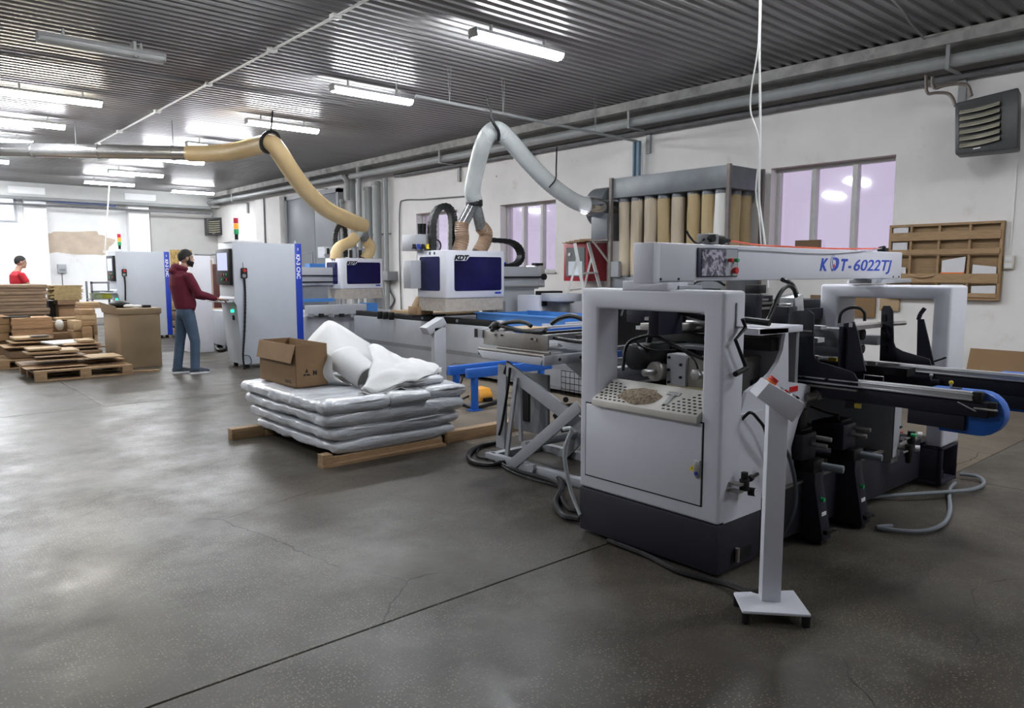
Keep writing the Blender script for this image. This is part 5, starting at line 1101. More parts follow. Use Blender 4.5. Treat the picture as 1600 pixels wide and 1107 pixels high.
# white cords hanging in front of the filter
tag(MB().tube([(5.6, 3.39, 4.2), onx(1187, 60, 5.6), onx(1188, 200, 5.6), onx(1186, 300, 5.6), onx(1188, 330, 5.6), onx(1194, 372, 5.6), onx(1197, 400, 5.6), onx(1200, 450, 5.6)], .011, 6).build('hanging_cable', MWC), 'straight white cord hanging from the ceiling before the bag filter', 'cord')
tag(MB().tube([(5.58, 3.36, 4.2), onx(1187, 30, 5.56), onx(1184, 80, 5.56), onx(1174, 140, 5.56), onx(1173, 175, 5.56), onx(1184, 210, 5.56), onx(1186, 240, 5.56), onx(1181, 300, 5.56), onx(1186, 340, 5.56), onx(1190, 395, 5.56)], .007, 6).build('hanging_cable', MWC), 'thin slack white cord bowing left of the straight white cord', 'cord')
tag(MB().tube([ony(171, 288, 24), ony(170, 300, 24), ony(168, 330, 24), ony(166, 360, 24), ony(164, 396, 24)], .02, 5).build('hanging_cable', MWC), 'white cord hanging from the farthest lamp before the far wall', 'cord')

# ------------------------------------------------------------------ things on the right wall
def heater(loc_pts, depth, label, big):
    (TL, TR, BR_, BL_) = loc_pts
    t = thing('fan_heater', label, 'heater', (TL + BR_) / 2)
    X = Vector(depth)
    e1 = (TR - TL).normalized(); W_ = (TR - TL).length; e2 = (TL - BL_).normalized(); Hh = (TL - BL_).length
    MH = mat('heater_charcoal', (.028, .03, .032), .45, var=.15); MLV = mat('dusty_louvre', (.26, .245, .19), .6, var=.2)
    body = MB().loft([[TL + X * k, TR + X * k, BR_ + X * k, BL_ + X * k] for k in (.0, 1)]).build('heater_body', MH, t, bevel=.02 if big else .01)
    nrm = X.normalized()
    MB().loft([[BL_ + e1 * W_ * a + e2 * Hh * b_ - nrm * k for a, b_ in ((.06, .1), (.74, .1), (.74, .92), (.06, .92))] for k in (-.005, .002)]).build('louvre_recess', MK, t)
    for k in range(6):
        zc = .15 + .128 * k
        rings = []
        for i in range(7):
            s = .08 + .64 * i / 6; bow = .035 * (1 - (2 * i / 6 - 1) ** 2) * (-1)
            c = BL_ + e1 * W_ * s + e2 * Hh * (zc + .02 + bow * .6)
            rings.append([c - nrm * .003, c - nrm * .05 - e2 * .035, c - nrm * .052 - e2 * .03 + e2 * .004, c - nrm * .003 + e2 * .012])
        MB().loft(rings).build('louvre', MLV, t)
    MB().loft([[BL_ + e1 * W_ * a + e2 * Hh * b_ - nrm * k for a, b_ in ((.3, .035), (.42, .035), (.42, .055), (.3, .055))] for k in (0, .003)]).build('maker_plate', MPAP, t)
    MB().bar(TR + X * .6 - e1 * .25, TR + X * .6 - e1 * .25 + Vector((0, 0, .35)), .08, .05).build('hanger', MPIPE, t)
    return t
x = 9.32
heater([onx(1492, 161, x), onx(1592, 136, x - .12), onx(1590, 232, x - .12), onx(1492, 242, x)], (.32, .06, 0), 'large black louvred fan heater hanging high on the right wall', True)
y = 27.05
heater([ony(323, 341, y), ony(350, 340, y - .1), ony(351, 367, y - .1), ony(324, 367, y)], (.03, .35, 0), 'small looking black fan heater in the far right corner', False)
for pts, l in ((((1447, 118), (1447, 135), (1450, 146), (1463, 145), (1480, 146), (1488, 153), (1493, 166)), 'lower bent pipe feeding the large heater'), (((1457, 120), (1457, 132), (1462, 138), (1475, 134), (1497, 131), (1512, 134), (1518, 150)), 'upper bent pipe feeding the large heater')):
    tag(MB().tube([onx(u, v, 9.42) for u, v in pts], .018, 8).build('heater_pipe', mat('dirty_copper', (.17, .14, .12), .5, .4)), l, 'pipe')
for pts, l in ((((327, 320), (330, 328), (333, 334), (332, 340)), 'left pipe into the far corner heater'), (((352, 322), (360, 333), (364, 345)), 'dark hose curving right of the far corner heater')):
    tag(MB().tube([ony(u, v, 26.95) for u, v in pts], .03, 6).build('heater_pipe', MPIPED), l, 'pipe')
# paper rack
t = thing('paper_rack', 'wall rack of wooden pockets holding papers, right of the large window', 'paper rack', (9.86, 3.4, 1.15))
RY0, RY1, RZ0, RZ1 = 2.77, 4.02, 1.17, 2.08
MRACK = mat('rack_wood', (.33, .21, .11), .7, var=.15, scale=10, stretch=(8, 1, 8)); MRACKB = mat('rack_back', (.27, .175, .09), .75, var=.12, scale=8, stretch=(8, 1, 8))
MB().box(9.88, 9.895, RY0, RY1, RZ0, RZ1).build('back_panel', MRACKB, t)
MB().frame(RY0, RY1, RZ0, RZ1, .03, 9.82, 9.88).build('rack_frame', MRACK, t, bevel=.002)
Hr = RZ1 - RZ0; Wr = RY1 - RY0
for k, (a, b_) in enumerate(((.11, .22), (.34, .41), (.66, .78), (.91, .965))): MB().box(9.805, 9.82, RY0 + .02, RY1 - .02, RZ1 - Hr * b_, RZ1 - Hr * a).build('pocket_board', MRACK, t)
for f_ in (.21, .465, .73): MB().box(9.82, 9.88, RY1 - Wr * f_ - .012, RY1 - Wr * f_ + .012, RZ0 + .03, RZ1 - .03).build('divider', MRACK, t)
for f_ in (.22, .42, .79): MB().box(9.825, 9.88, RY0 + .03, RY1 - .03, RZ1 - Hr * f_ - .006, RZ1 - Hr * f_ + .006).build('pocket_floor', MRACK, t)
cols = [(0, .21), (.21, .465), (.465, .73), (.73, 1)]
for c, z0, z1, tl, l in ((0, .02, .13, .02, 'papers in the top left pocket of the wall rack'), (0, .24, .36, .0, 'papers in the second pocket down at the left of the wall rack'), (0, .58, .70, -.02, 'small papers in the third pocket at the left of the wall rack'),
                     (2, .44, .68, .05, 'tall white papers standing above an orange folder in the wall rack'), (3, .575, .70, -.03, 'papers in the right pocket beside the orange folder'), (2, .80, .93, 0, 'papers at the bottom of the third rack column'), (3, .81, .94, .01, 'papers in the bottom right pocket of the wall rack')):
    a, b_ = cols[c]; ya, yb = RY1 - Wr * (a + .035), RY1 - Wr * (b_ - .035)
    q = [(ya, RZ1 - Hr * (z1 - tl * .3)), (yb, RZ1 - Hr * z1), (yb - tl * .2, RZ1 - Hr * z0), (ya, RZ1 - Hr * (z0 + tl))]
    tag(MB().prism(q, 'x', 9.835, 9.842).build('paper_sheets', MPAP), l, 'papers')
a, b_ = cols[2]; tag(MB().box(9.825, 9.832, RY1 - Wr * (b_ - .03), RY1 - Wr * (a + .03), RZ1 - Hr * .70, RZ1 - Hr * .645).build('orange_folder', MORG), 'orange folder under the tall papers in the wall rack', 'folder')
tag(MB().loft([[(9.822 - .015 * math.sin(PI * i / 6) - k, 3.74 - .28 * i / 6, RZ1 - Hr * (.655 + .03 * math.sin(PI * i / 6)) + j) for k, j in ((0, 0), (.002, 0), (.03, -.03), (.028, -.032))] for i in range(7)]).build('brown_paper', MCARD2), 'curled brown paper sticking out of the second rack column', 'paper')
sw = thing('wall_switch', 'cream wall switch box right of the wooden paper rack', 'switch', (9.88, 2.71, 1.6))
q = onx(1577, 410, 9.88); MB().box(9.85, 9.9, q.y - .05, q.y + .05, q.z - .075, q.z + .075).build('switch_body', mat('cream_plastic', (.55, .52, .44), .5), sw, bevel=.006)
for k in (-1, 1): MB().box(9.845, 9.851, q.y - .035, q.y + .035, q.z + k * .035 - .025, q.z + k * .035 + .025).build('rocker', MPAP, sw, bevel=.003)
MB().box(9.885, 9.9, q.y - .008, q.y + .008, q.z + .075, 2.75).build('conduit', MWC, sw)
# boards and cartons against the right wall
q0, q1 = onx(1515, 545, 9.8), onx(1600, 553, 9.8)
tag(MB().loft([[(9.62, q0.y, 0), (9.62, q1.y - .9, 0), (9.85, q1.y - .9, q0.z), (9.85, q0.y, q0.z)], [(9.60, q0.y, 0), (9.60, q1.y - .9, 0), (9.83, q1.y - .9, q0.z + .004), (9.83, q0.y, q0.z + .004)]]).build('cardboard_sheet', MCARD), 'large brown cardboard sheet leaning on the wall at the right photo edge', 'cardboard')
for u0, u1, v0, v1, l, m in ((1322, 1366, 464, 497, 'brown board fixed to the wall, seen through the far portal', MCARD), (1375, 1404, 464, 487, 'small tan board fixed to the wall right of the brown one', MWOODP), (1266, 1281, 461, 474, 'smallest brown board on the wall, seen above the black gantry', MWOODD)):
    a, b_ = onx(u0, v0, 9.86), onx(u1, v1, 9.86)
    tag(MB().box(9.86, 9.9, b_.y, a.y, b_.z, a.z).build('hardboard_panel', m, None, bevel=.004), l, 'board')
# fire hose cabinet, planks, ladder
t = thing('hydrant_cabinet', 'red fire hose cabinet with a glass front on the right wall', 'fire cabinet', (9.65, 9.1, 1.33))
MRC = mat('cabinet_red', (.32, .015, .03), .4, var=.06)
MB().box(9.42, 9.9, 8.8, 9.38, 1.34, 1.99).build('cabinet_box', MRC, t, bevel=.004)
MB().box(9.405, 9.42, 8.87, 9.31, 1.42, 1.92).build('glass_front', mat('smoky_glass', (.16, .17, .17), .15), t)
MB().box(9.40, 9.406, 8.92, 9.25, 1.44, 1.68).build('white_notice', mat('pale_notice', (.55, .62, .68), .6), t)
MB().cyl((9.39, 9.22, 1.80), (9.405, 9.22, 1.80), .03, 12).build('round_lock', MS, t)
for k in range(5):
    o = MB().obox((9.5 + .05 * k, 9.12 - .05 * k, 2.005 + .014 * k), .30, .62 - .05 * k, .012, rz=.15 * (k - 2)).build('wood_plank', MWOODD if k % 2 else MWOOD)
    tag(o, 'plank ' + ('lowest', 'second from the bottom', 'in the middle', 'second from the top', 'topmost')[k] + ' on the stack over the red cabinet', 'plank', 'planks on the red cabinet')
t = thing('step_ladder', 'white aluminium step ladder standing before the red cabinet', 'ladder', (9.0, 8.4, 0))
def ext(p, q):  # run the line p-q down to the floor
    d = q - p; return p + d * (p.z / -d.z)
fr_ = [(ony(898, 380, 8.45), ony(912, 455, 8.35)), (ony(919, 379, 8.6), ony(939, 455, 8.5))]
re_ = [(ony(902, 404, 8.5), ony(887, 460, 8.6)), (ony(924, 403, 8.65), ony(911, 455, 8.75))]
ft = [(p, ext(p, q)) for p, q in fr_]; rt = [(p, ext(p, q)) for p, q in re_]
MWL = mat('ladder_white', (.66, .66, .66), .4, .3)
for p, q in ft: MB().bar(p, q, .035, .05).build('front_rail', MWL, t)
for p, q in rt: MB().bar(p, q, .025, .035).build('rear_rail', MWL, t)
for f_ in (.25, .45, .65, .85): MB().bar(ft[0][0].lerp(ft[0][1], f_), ft[1][0].lerp(ft[1][1], f_), .08, .025).build('step', MWL, t)
for f_ in (.3, .8): MB().bar(rt[0][0].lerp(rt[0][1], f_), rt[1][0].lerp(rt[1][1], f_), .02, .02).build('rear_brace', MWL, t)
# cable on the wall left of window
tag(MB().tube([onx(u, v, 9.87) for u, v in ((740, 306), (700, 309), (660, 312), (632, 313), (625, 322), (624, 370), (625, 430), (627, 488))], .016, 6).build('wall_cable', MPIPED), 'black cable running along and down the wall beside the small window', 'cable')
tag(MB().tube([onx(u, v, 9.87) for u, v in ((612, 425), (608, 450), (616, 470), (606, 488), (618, 498))], .02, 6).build('wall_cable', MPIPED), 'tangled dark cable low on the wall right of the pipe cluster', 'cable')
q = onx(604, 432, 9.7); tag(MB().box(9.6, 9.9, q.y - .2, q.y + .2, q.z - .1, q.z + .12).build('grey_wall_box', MGD, None, bevel=.01), 'small grey box on the wall right of the farther router', 'wall box')
# ------------------------------------------------------------------ tall control cabinets
MCAB = mat('cabinet_cool_white', (.42, .45, .50), .4, var=.02)
def control_cabinet(label):
    x0, y0 = 4.32, 11.36; x1 = 5.42; y1 = 11.98; z1 = 1.945
    t = thing('control_cabinet', label, 'control cabinet', (x0, y0, 0))
    MB().prism([(x0, z1), (x0, 1.12), (x0 - .02, 1.09), (x0 - .02, 1.05), (x0 + .02, 1.0), (x0 + .10, .07), (x1, .07), (x1, z1)], 'y', y0, y1).build('cabinet_shell', MCAB, t, bevel=.004)
    MB().box(x1 - .11, x1 + .004, y0 - .004, y1, .07, z1 + .005).build('blue_corner_strip', MBD, t, bevel=.006)
    text('lettering', 'KP-3 CNC', MLW, t, (x1 - .086, y0 - .005, 1.78), (0, 0, -1), (1, 0, 0), .088, 0, .001, .002)
    MB().box(x1 - .06, x1 - .05, y0 - .006, y0 - .004, 1.84, 1.88).build('maker_mark', MLW, t)
    MB().box(x0 - .05, x0 + .02, y0 + .05, y1 - .02, 1.30, 1.85).build('screen_housing', MK, t, bevel=.01)
    MB().box(x0 - .053, x0 - .05, y0 + .12, y1 - .09, 1.52, 1.79).build('screen', MSCR, t)
    for k, (yy, zz, m) in enumerate(((.15, 1.46, MGRN), (.25, 1.46, MGD), (.35, 1.46, MRED), (.15, 1.38, MRED), (.25, 1.38, MK), (.35, 1.38, MGRN))):
        MB().cyl((x0 - .065, y0 + yy, zz), (x0 - .05, y0 + yy, zz), .018, 10).build('panel_button', m, t)
    MB().box(x0 - .22, x0 + .01, y0 + .02, y1 - .03, 1.035, 1.06).build('keyboard_shelf', MCAB, t, bevel=.004)
    MB().box(x0 - .19, x0 - .06, y0 + .08, y1 - .1, 1.06, 1.075).build('keyboard', MK, t, bevel=.003)
    g = mat('green_pilot_lamp', (.0, .5, .25), .3, emit=(.02, 1, .45), es=.8)
    MB().cyl((x0 - .01, y0 + .15, .90), (x0 + .05, y0 + .15, .90), .022, 12).build('pilot_lamp', g, t)
    MB().box(x0 + .01, x0 + .05, y0 + .14, y0 + .165, .76, .83).build('door_lock', MK, t)
    MB().box(x0 + .10, x0 + .20, y0 - .04, y0 - .002, 1.40, 1.56).build('pendant_control', MK, t, bevel=.015)
    MB().cyl((x0 + .15, y0 - .055, 1.52), (x0 + .15, y0 - .04, 1.52), .026, 12).build('pendant_stop_button', MRED, t)
    MB().cyl((x0 + .14, y0 - .05, 1.44), (x0 + .14, y0 - .04, 1.44), .03, 12).build('pendant_wheel', MGD, t)
    MB().cyl((x0 + .15, y0 - .02, 1.56), (x0 + .15, y0 - .002, 1.64), .012, 8).build('pendant_hook', MCAB, t)
    MB().tube([(x0 + .15, y0 - .02, 1.40), (x0 + .155, y0 - .02, 1.2), (x0 + .14, y0 - .03, .9), (x0 + .11, y0 - .03, .5), (x0 + .08, y0 - .03, .22), (x0 + .09, y0 - .04, .0)], .014, 8, sub=12, rib=.3).build('coiled_cable', MKR, t)
    MB().tube([(x0 + .09, y0 - .04, .22), (x0 + .17, y0 - .05, .2), (x0 + .2, y0 - .05, .1), (x0 + .14, y0 - .05, .06)], .006, 6).build('coiled_cable', MKR, t)
    MB().cyl((x0 + .14, y0 + .2, z1), (x0 + .14, y0 + .2, z1 + .06), .045, 12, r2=.02).build('tower_base', MCAB, t)
    tc = (('green_tower_light', MGRN), ('orange_tower_light', mat('orange_lens', (.85, .30, .02), .3, emit=(1, .35, .02), es=.25)), ('red_tower_light', mat('red_lens', (.6, .02, .06), .3)))
    MB().cyl((x0 + .14, y0 + .2, z1 + .05), (x0 + .14, y0 + .2, z1 + .13), .026, 12).build('tower_socket', MK, t)
    for k, (n_, m) in enumerate(tc): MB().cyl((x0 + .14, y0 + .2, z1 + .13 + .085 * k), (x0 + .14, y0 + .2, z1 + .21 + .085 * k), .036, 14).build(n_, m, t, bevel=.003)
    MB().cyl((x1 - .08, y0 + .04, z1), (x1 - .08, y0 + .04, z1 + .05), .012, 8).build('corner_pin', MCAB, t)
    for x in (x0 + .18, x1 - .1):
        for y in (y0 + .08, y1 - .08): MB().cyl((x, y, 0), (x, y, .07), .035, 12).build('levelling_foot', MK, t)
    return t
kc = control_cabinet('tall white control cabinet with a blue strip, directly in front of the operator')
k2 = copy_tree(kc, (4.26, 17.93, 0), 'farther tall white control cabinet with blue strip behind the operator')
p = onx(375, 377, 4.5)
b = MB(); b.box(4.30, 4.75, 11.4, 11.75, 1.948, 1.956).obox((4.62, 11.6, 1.97), .4, .25, .02, .3, .05); tag(b.build('plastic_film', MPAP, None, bevel=.004), 'crumpled white film lying on top of the nearer control cabinet', 'film')

# ------------------------------------------------------------------ foam packs on timbers
MPACK = mat('wrapped_foam', (.54, .56, .60), .25, var=.05, scale=3, bump=1.0, bscale=11, stretch=(1.5, .5, 3), coat=.35)
MFOAM = mat('white_foam_sheet', (.58, .58, .58), .7, var=.02, scale=4, bump=.12, bscale=40)
def pack(x0, x1, y0, y1, z0, z1, label, seed):
    n = 34; b = MB(); rings = []; hz = (z1 - z0) / 2; hx = (x1 - x0) / 2; cx = (x0 + x1) / 2; cz = (z0 + z1) / 2; m = 56
    for j in range(n * 2 + 1):
        s = j / (n * 2); y = y0 + (y1 - y0) * s; e = min(s, 1 - s) * (y1 - y0)
        k = min(1, (e / .05)) ; k = math.sqrt(max(.02, 1 - (1 - k) ** 2)) if k < 1 else 1
        ring = []
        for i in range(m):
            a = 2 * PI * i / m; ca, sa = math.cos(a), math.sin(a)
            px = hx * math.copysign(abs(ca) ** .28, ca); pz = hz * math.copysign(abs(sa) ** .55, sa)
            q = Vector((cx + px * (1 - .06 * (1 - k)), y, cz + pz * (.35 + .65 * k)))
            d = noise.noise(q * 5 + Vector((seed, 0, 0))) * .016 + noise.noise(Vector((q.x * 9, q.y * 16, q.z * 30)) + Vector((seed, 3, 0))) * .009
            q += Vector((ca, 0, sa)) * d; q.y += noise.noise(q * 6 + Vector((0, seed, 0))) * .02; ring.append(q)
        rings.append(ring)
    b.loft(rings); o = b.build('foam_pack', MPACK, None, smooth=70, origin=(cx, y0, z0)); return tag(o, label, 'foam pack', 'plastic wrapped foam packs')
Z = [.055, .17, .285, .40, .515]
pack(2.70, 3.92, 5.22, 6.72, Z[0], Z[1] + .01, 'wide plastic wrapped foam pack at the very bottom, on the timbers', 1)
pack(2.66, 3.95, 5.20, 6.76, Z[1], Z[2] + .01, 'wide plastic wrapped foam pack second from the bottom', 2)
pack(2.63, 3.98, 5.18, 6.78, Z[2], Z[3] + .01, 'wide plastic wrapped foam pack third from the bottom, under the three narrow ones', 3)
pack(2.60, 3.20, 5.15, 6.80, Z[3], Z[4], 'long foam pack at the left of the top layer, under the carton', 4)
pack(3.19, 3.60, 5.15, 6.70, Z[3], Z[4], 'narrow foam pack in the middle of the top layer', 5)
pack(3.60, 4.04, 5.22, 6.70, Z[3], Z[4], 'foam pack at the right end of the top layer', 6)
pack(3.42, 3.86, 5.32, 6.2, Z[4] - .005, Z[4] + .075, 'small foam pack lying highest, right of the white sheets', 7)
tm = thing('pallet_timber', 'front bearer under the foam packs, nailed on a thin plank', 'timber', (3.1, 5.2, 0), 0, 'timbers under the foam packs')
MB().box(2.58, 3.74, 5.14, 5.24, 0, .022).build('bottom_plank', MWOOD, tm); MB().box(2.585, 2.665, 5.15, 5.24, .022, .10).build('end_block', MWOOD, tm); MB().box(2.67, 3.74, 5.20, 5.24, .022, .06).build('bearer', MWOOD, tm)
tag(MB().box(3.80, 4.9, 5.20, 5.30, 0, .10).build('pallet_timber', MWOOD, None, bevel=.004), 'long timber reaching right from the foam packs to the lift table', 'timber', 'timbers under the foam packs')
tag(MB().box(2.42, 2.72, 6.56, 6.66, 0, .10).box(2.72, 4.0, 6.56, 6.66, 0, .06).build('pallet_timber', MWOOD, None, bevel=.004), 'back timber whose end sticks out left of the foam packs', 'timber', 'timbers under the foam packs')
tag(MB().box(2.9, 3.9, 5.9, 6.0, 0, .058).build('pallet_timber', MWOOD, None, bevel=.004), 'middle timber hidden in the shade under the foam packs', 'timber', 'timbers under the foam packs')
# open carton
zc = Z[4] + .012
c0, c1, c2 = onz(407, 592, zc), onz(463, 607, zc), onz(512, 601, zc)
c3 = c0 + (c2 - c1); Hc = .36
t = thing('open_carton', 'open brown carton with a black triangle print on the foam packs', 'carton', (c0 + c1 + c2 + c3) / 4)
up3 = Vector((0, 0, 1)); cc = (c0 + c1 + c2 + c3) / 4
cs = [c0, c1, c2, c3]
for k in range(4):
    a, b_ = cs[k], cs[(k + 1) % 4]; inn = (cc - (a + b_) / 2).normalized() * .006
    MB().loft([[a, b_, b_ + inn, a + inn], [a + up3 * Hc, b_ + up3 * Hc, b_ + inn + up3 * Hc, a + inn + up3 * Hc]]).build('carton_wall', MCARD, t)
MB().loft([[q + up3 * .002 for q in cs], [q + up3 * .008 for q in cs]]).build('carton_bottom', MCARD, t)
def flap(a, b_, out, dz, nm='carton_flap', m=MCARD):
    a, b_ = a + up3 * Hc, b_ + up3 * Hc; o = out.normalized(); d = (b_ - a).normalized() * .02
    L_ = .04; q = [a, b_, b_ + o * L_ + up3 * dz - d, a + o * L_ + up3 * dz + d]; n_ = (q[1] - q[0]).cross(q[2] - q[0]).normalized() * .005
    MB().loft([q, [p_ + n_ for p_ in q]]).build(nm, m, t)
flap(c0, c1, (c1 - c2).normalized() * .35, -.15); flap(c3, c0, c0 - c1, -.17)
q = c1.lerp(c2, .34) + up3 * .125; nf = (c1 - cc).normalized(); e = (c2 - c1).normalized(); no = e.cross(up3).normalized()
if no.dot(cc - c1) > 0: no = -no
def mark(pts, m=MK):
    MB().loft([[q + e * a + up3 * b_ + no * k for a, b_ in pts] for k in (.0005, .0025)]).build('printed_mark', m, t)
mark([(-.04, -.03), (-.015, -.03), (-.005, -.012), (-.02, -.012)]); mark([(.04, -.03), (.0, -.03), (-.006, -.022), (.012, -.012)]); mark([(0, .03), (-.016, .0), (-.002, -.004), (.012, .0)])
mark([(.06, -.03), (.07, -.03), (.07, -.01), (.085, -.03), (.095, -.03), (.095, .01), (.085, .01), (.085, -.01), (.07, .01), (.06, .01)])
q2 = c0.lerp(c1, .72) + up3 * .03; q = q2; e = (c1 - c0).normalized(); no = e.cross(up3).normalized()
if no.dot(cc - c1) > 0: no = -no
for k in range(4): mark([(.03 * k, 0), (.03 * k + .016, 0), (.03 * k + .012, .025), (.03 * k + .004, .025)])
# white foam sheets
def surf(curves, name, label, m=MFOAM, th=.004, nz=.012, seed=0, sub=5, group='loose white foam sheets'):
    C1 = [smooth_path(c, sub) for c in curves]; n = len(C1[0]); cols = [smooth_path([c[i] for c in C1], sub) for i in range(n)]
    b = MB(); R_2 = [[cols[i][j] for i in range(n)] for j in range(len(cols[0]))]
    for r in R_2:
        for i, p_ in enumerate(r): r[i] = p_ + Vector((noise.noise(p_ * 7 + Vector((seed, 0, 0))), noise.noise(p_ * 7 + Vector((0, seed, 0))), noise.noise(p_ * 9 + Vector((0, 0, seed))))) * nz
    b.loft(R_2, caps=False, closed=False); o = b.build(name, m, None, smooth=60); md = o.modifiers.new('s', 'SOLIDIFY'); md.thickness = th
    return tag(o, label, 'foam sheet', group)
Y = ony
surf([[Y(u, v, 6.55) for u, v in ((470, 545), (490, 521), (507, 504), (521, 502), (545, 516), (578, 537))],
      [Y(u, v, 6.3) for u, v in ((486, 565), (500, 545), (516, 525), (530, 522), (552, 535), (590, 556))],
      [Y(u, v, 5.95) for u, v in ((500, 590), (515, 575), (530, 565), (545, 560), (566, 565), (600, 585))]], 'foam_sheet', 'tall peaked white foam sheet at the back of the pile', nz=.006, seed=1, sub=2)
surf([[Y(u, v, 6.0) for u, v in ((506, 545), (497, 556), (487, 575), (487, 590), (500, 605), (520, 612))],
      [Y(u, v, 5.9) for u, v in ((511, 552), (506, 565), (500, 580), (503, 592), (515, 600), (535, 604))],
      [Y(u, v, 5.8) for u, v in ((517, 556), (519, 570), (520, 582), (525, 592), (540, 600), (560, 603))]], 'foam_sheet', 'curled white foam sheet leaf nearest the open carton', seed=2)
# roll
a, b_ = Y(536, 562, 6.0), Y(577, 594, 5.62)
ax_ = (b_ - a).normalized(); xx, yy = basis(ax_); rings = []
for j in range(15):
    s = j / 14; ring = []
    for i in range(40):
        tt = i / 39; ang = 2 * PI * 1.35 * tt; r = (.17 - .055 * tt) * (1.12 - .18 * s) * (1 + .05 * math.sin(3 * ang + 2 * s))
        c_ = a.lerp(b_, s); q = c_ + (xx * math.cos(ang + 1.2) * r + yy * math.sin(ang + 1.2) * r * .82); q += Vector((0, 0, noise.noise(q * 8) * .01)); ring.append(q)
    rings.append(ring)
o = MB().loft(rings, caps=False, closed=False).build('foam_sheet', MFOAM, None, smooth=60); o.modifiers.new('s', 'SOLIDIFY').thickness = .005
tag(o, 'rolled white foam sheet with its open end facing forward', 'foam sheet', 'loose white foam sheets')
for k in range(6):
    d = k * 4.2; w1 = random.uniform(-7, 7); w2_ = random.uniform(-6, 6)
    surf([[Y(u + k * 2, v + d, 6.1) for u, v in ((575, 542), (584, 536), (603, 547), (625, 557), (640, 560), (660, 565))],
          [Y(u + k, v + d, 5.75) for u, v in ((580, 560), (600, 556), (622, 562), (645, 566), (668, 568), (686 + w1, 572 + k))],
          [Y(u, v + d * .9, 5.45) for u, v in ((575, 588), (598, 580), (622, 577), (648, 574), (668, 578), (684 + w2_, 582))],
          [Y(u - k * 2, v + d * .6, 5.25) for u, v in ((566, 606), (585, 612), (604, 607), (620, 600), (632, 596), (650, 594))]], 'foam_sheet',
         ('uppermost', 'second', 'third', 'fourth', 'fifth', 'lowest')[k] + ' of the layered white foam sheets spread to the right', nz=.028, seed=10 + k * 7)

# ------------------------------------------------------------------ pallets and wood at the left
def make_pallet(x0, x1, y0, y1, label, z=0):
    t = thing('pallet', label, 'pallet', (x0, y0, z))
    for yy in (y0, (y0 + y1) / 2 - .05, y1 - .1):
        MB().box(x0, x1, yy, yy + .1, z, z + .02).build('bottom_board', MWOOD, t)
        for xx in (x0, (x0 + x1) / 2 - .07, x1 - .14): MB().box(xx, xx + .14, yy, yy + .1, z + .02, z + .10).build('block', MWOOD, t, bevel=.003)
    for k in range(3): MB().box((x0, (x0 + x1) / 2 - .07, x1 - .14)[k], (x0 + .14, (x0 + x1) / 2 + .07, x1)[k], y0, y1, z + .10, z + .12).build('stringer_board', MWOOD, t)
    n = 7; w_ = (y1 - y0 - .1) / n
    for k in range(n + 1): MB().box(x0 - .005, x1 + .005, y0 + k * w_ * 1.0, y0 + k * w_ + .1, z + .12, z + .142).build('deck_board', MWOOD, t)
    return t
make_pallet(1.74, 2.97, 11.88, 13.2, 'long front pallet piled with loose boards, lower left')
make_pallet(1.55, 2.5, 13.75, 14.6, 'dark pallet behind the front pallet carrying thick boards')
def board(u0, u1, vt, vb, y, dep, m, label, grp, rz=0, nm='board'):
    p0, p1 = ony(u0, vb, y), ony(u1, vt, y); cx, cy = (p0.x + p1.x) / 2, y + dep / 2
    b = MB(); b.obox((cx, cy, (p0.z + p1.z) / 2), p1.x - p0.x, dep, p1.z - p0.z, rz)
    return tag(b.build(nm, m, None, bevel=.003), label, 'board', grp)
gb_ = 'loose boards on the front pallet'
B = [(40, 138, 571, 578, 12.0, .9, MWOOD, 'long board lying lowest on the front pallet'),
     (34, 150, 567, 571.5, 12.35, .6, MWOODD, 'wide brown board second up on the front pallet'),
     (58, 134, 560, 566, 12.15, .5, MWOOD, 'board at the left on the wide brown board'),
     (56, 136, 554, 560, 12.25, .4, MWOODD, 'brown board above the left middle of the front pallet'),
     (42, 95, 549, 555, 12.45, .4, MWOOD, 'short thick board at upper left of the front pallet'),
     (44, 96, 543, 549, 12.5, .35, MWOODP, 'short pale board topmost at the left of the front pallet'),
     (95, 124, 546, 552, 12.4, .5, MWOODP, 'pale square board in the middle of the heap'),
     (140, 192, 556, 561, 12.1, .55, MWOODP, 'large pale board lying flat at the right of the heap'),
     (120, 196, 561.5, 566, 12.3, .6, MWOOD, 'board under the large pale board at right'),
     (98, 166, 541, 547, 13.0, .5, MWOODD, 'long brown board behind the middle of the heap'),
     (100, 158, 536, 541, 13.1, .5, MWOOD, 'board second from the top behind the heap'),
     (124, 148, 531, 536, 13.2, .4, MWOODP, 'small pale board topmost behind the heap'),
     (100, 160, 547, 555, 12.9, .5, MWOODD, 'dark brown board lowest behind the heap')]
for a in B: board(*a, gb_)
g2 = 'thick boards on the dark pallet'
for a in [(16, 58, 548, 561, 13.8, .6, MWOODD, 'thick brown timber pack lowest on the dark pallet'), (7, 96, 539, 545, 13.75, .7, MWOOD, 'long plank jutting left on the dark pallet'), (18, 81, 533, 538, 13.85, .6, MWOOD, 'flat board below the topmost one on the dark pallet'),
          (22, 81, 526, 532.5, 13.95, .5, MWOODP, 'pale topmost board on the dark pallet'), (48, 80, 525, 526, 13.9, .2, MK, 'thin black strip lying on the pale topmost board')]: board(*a, g2)
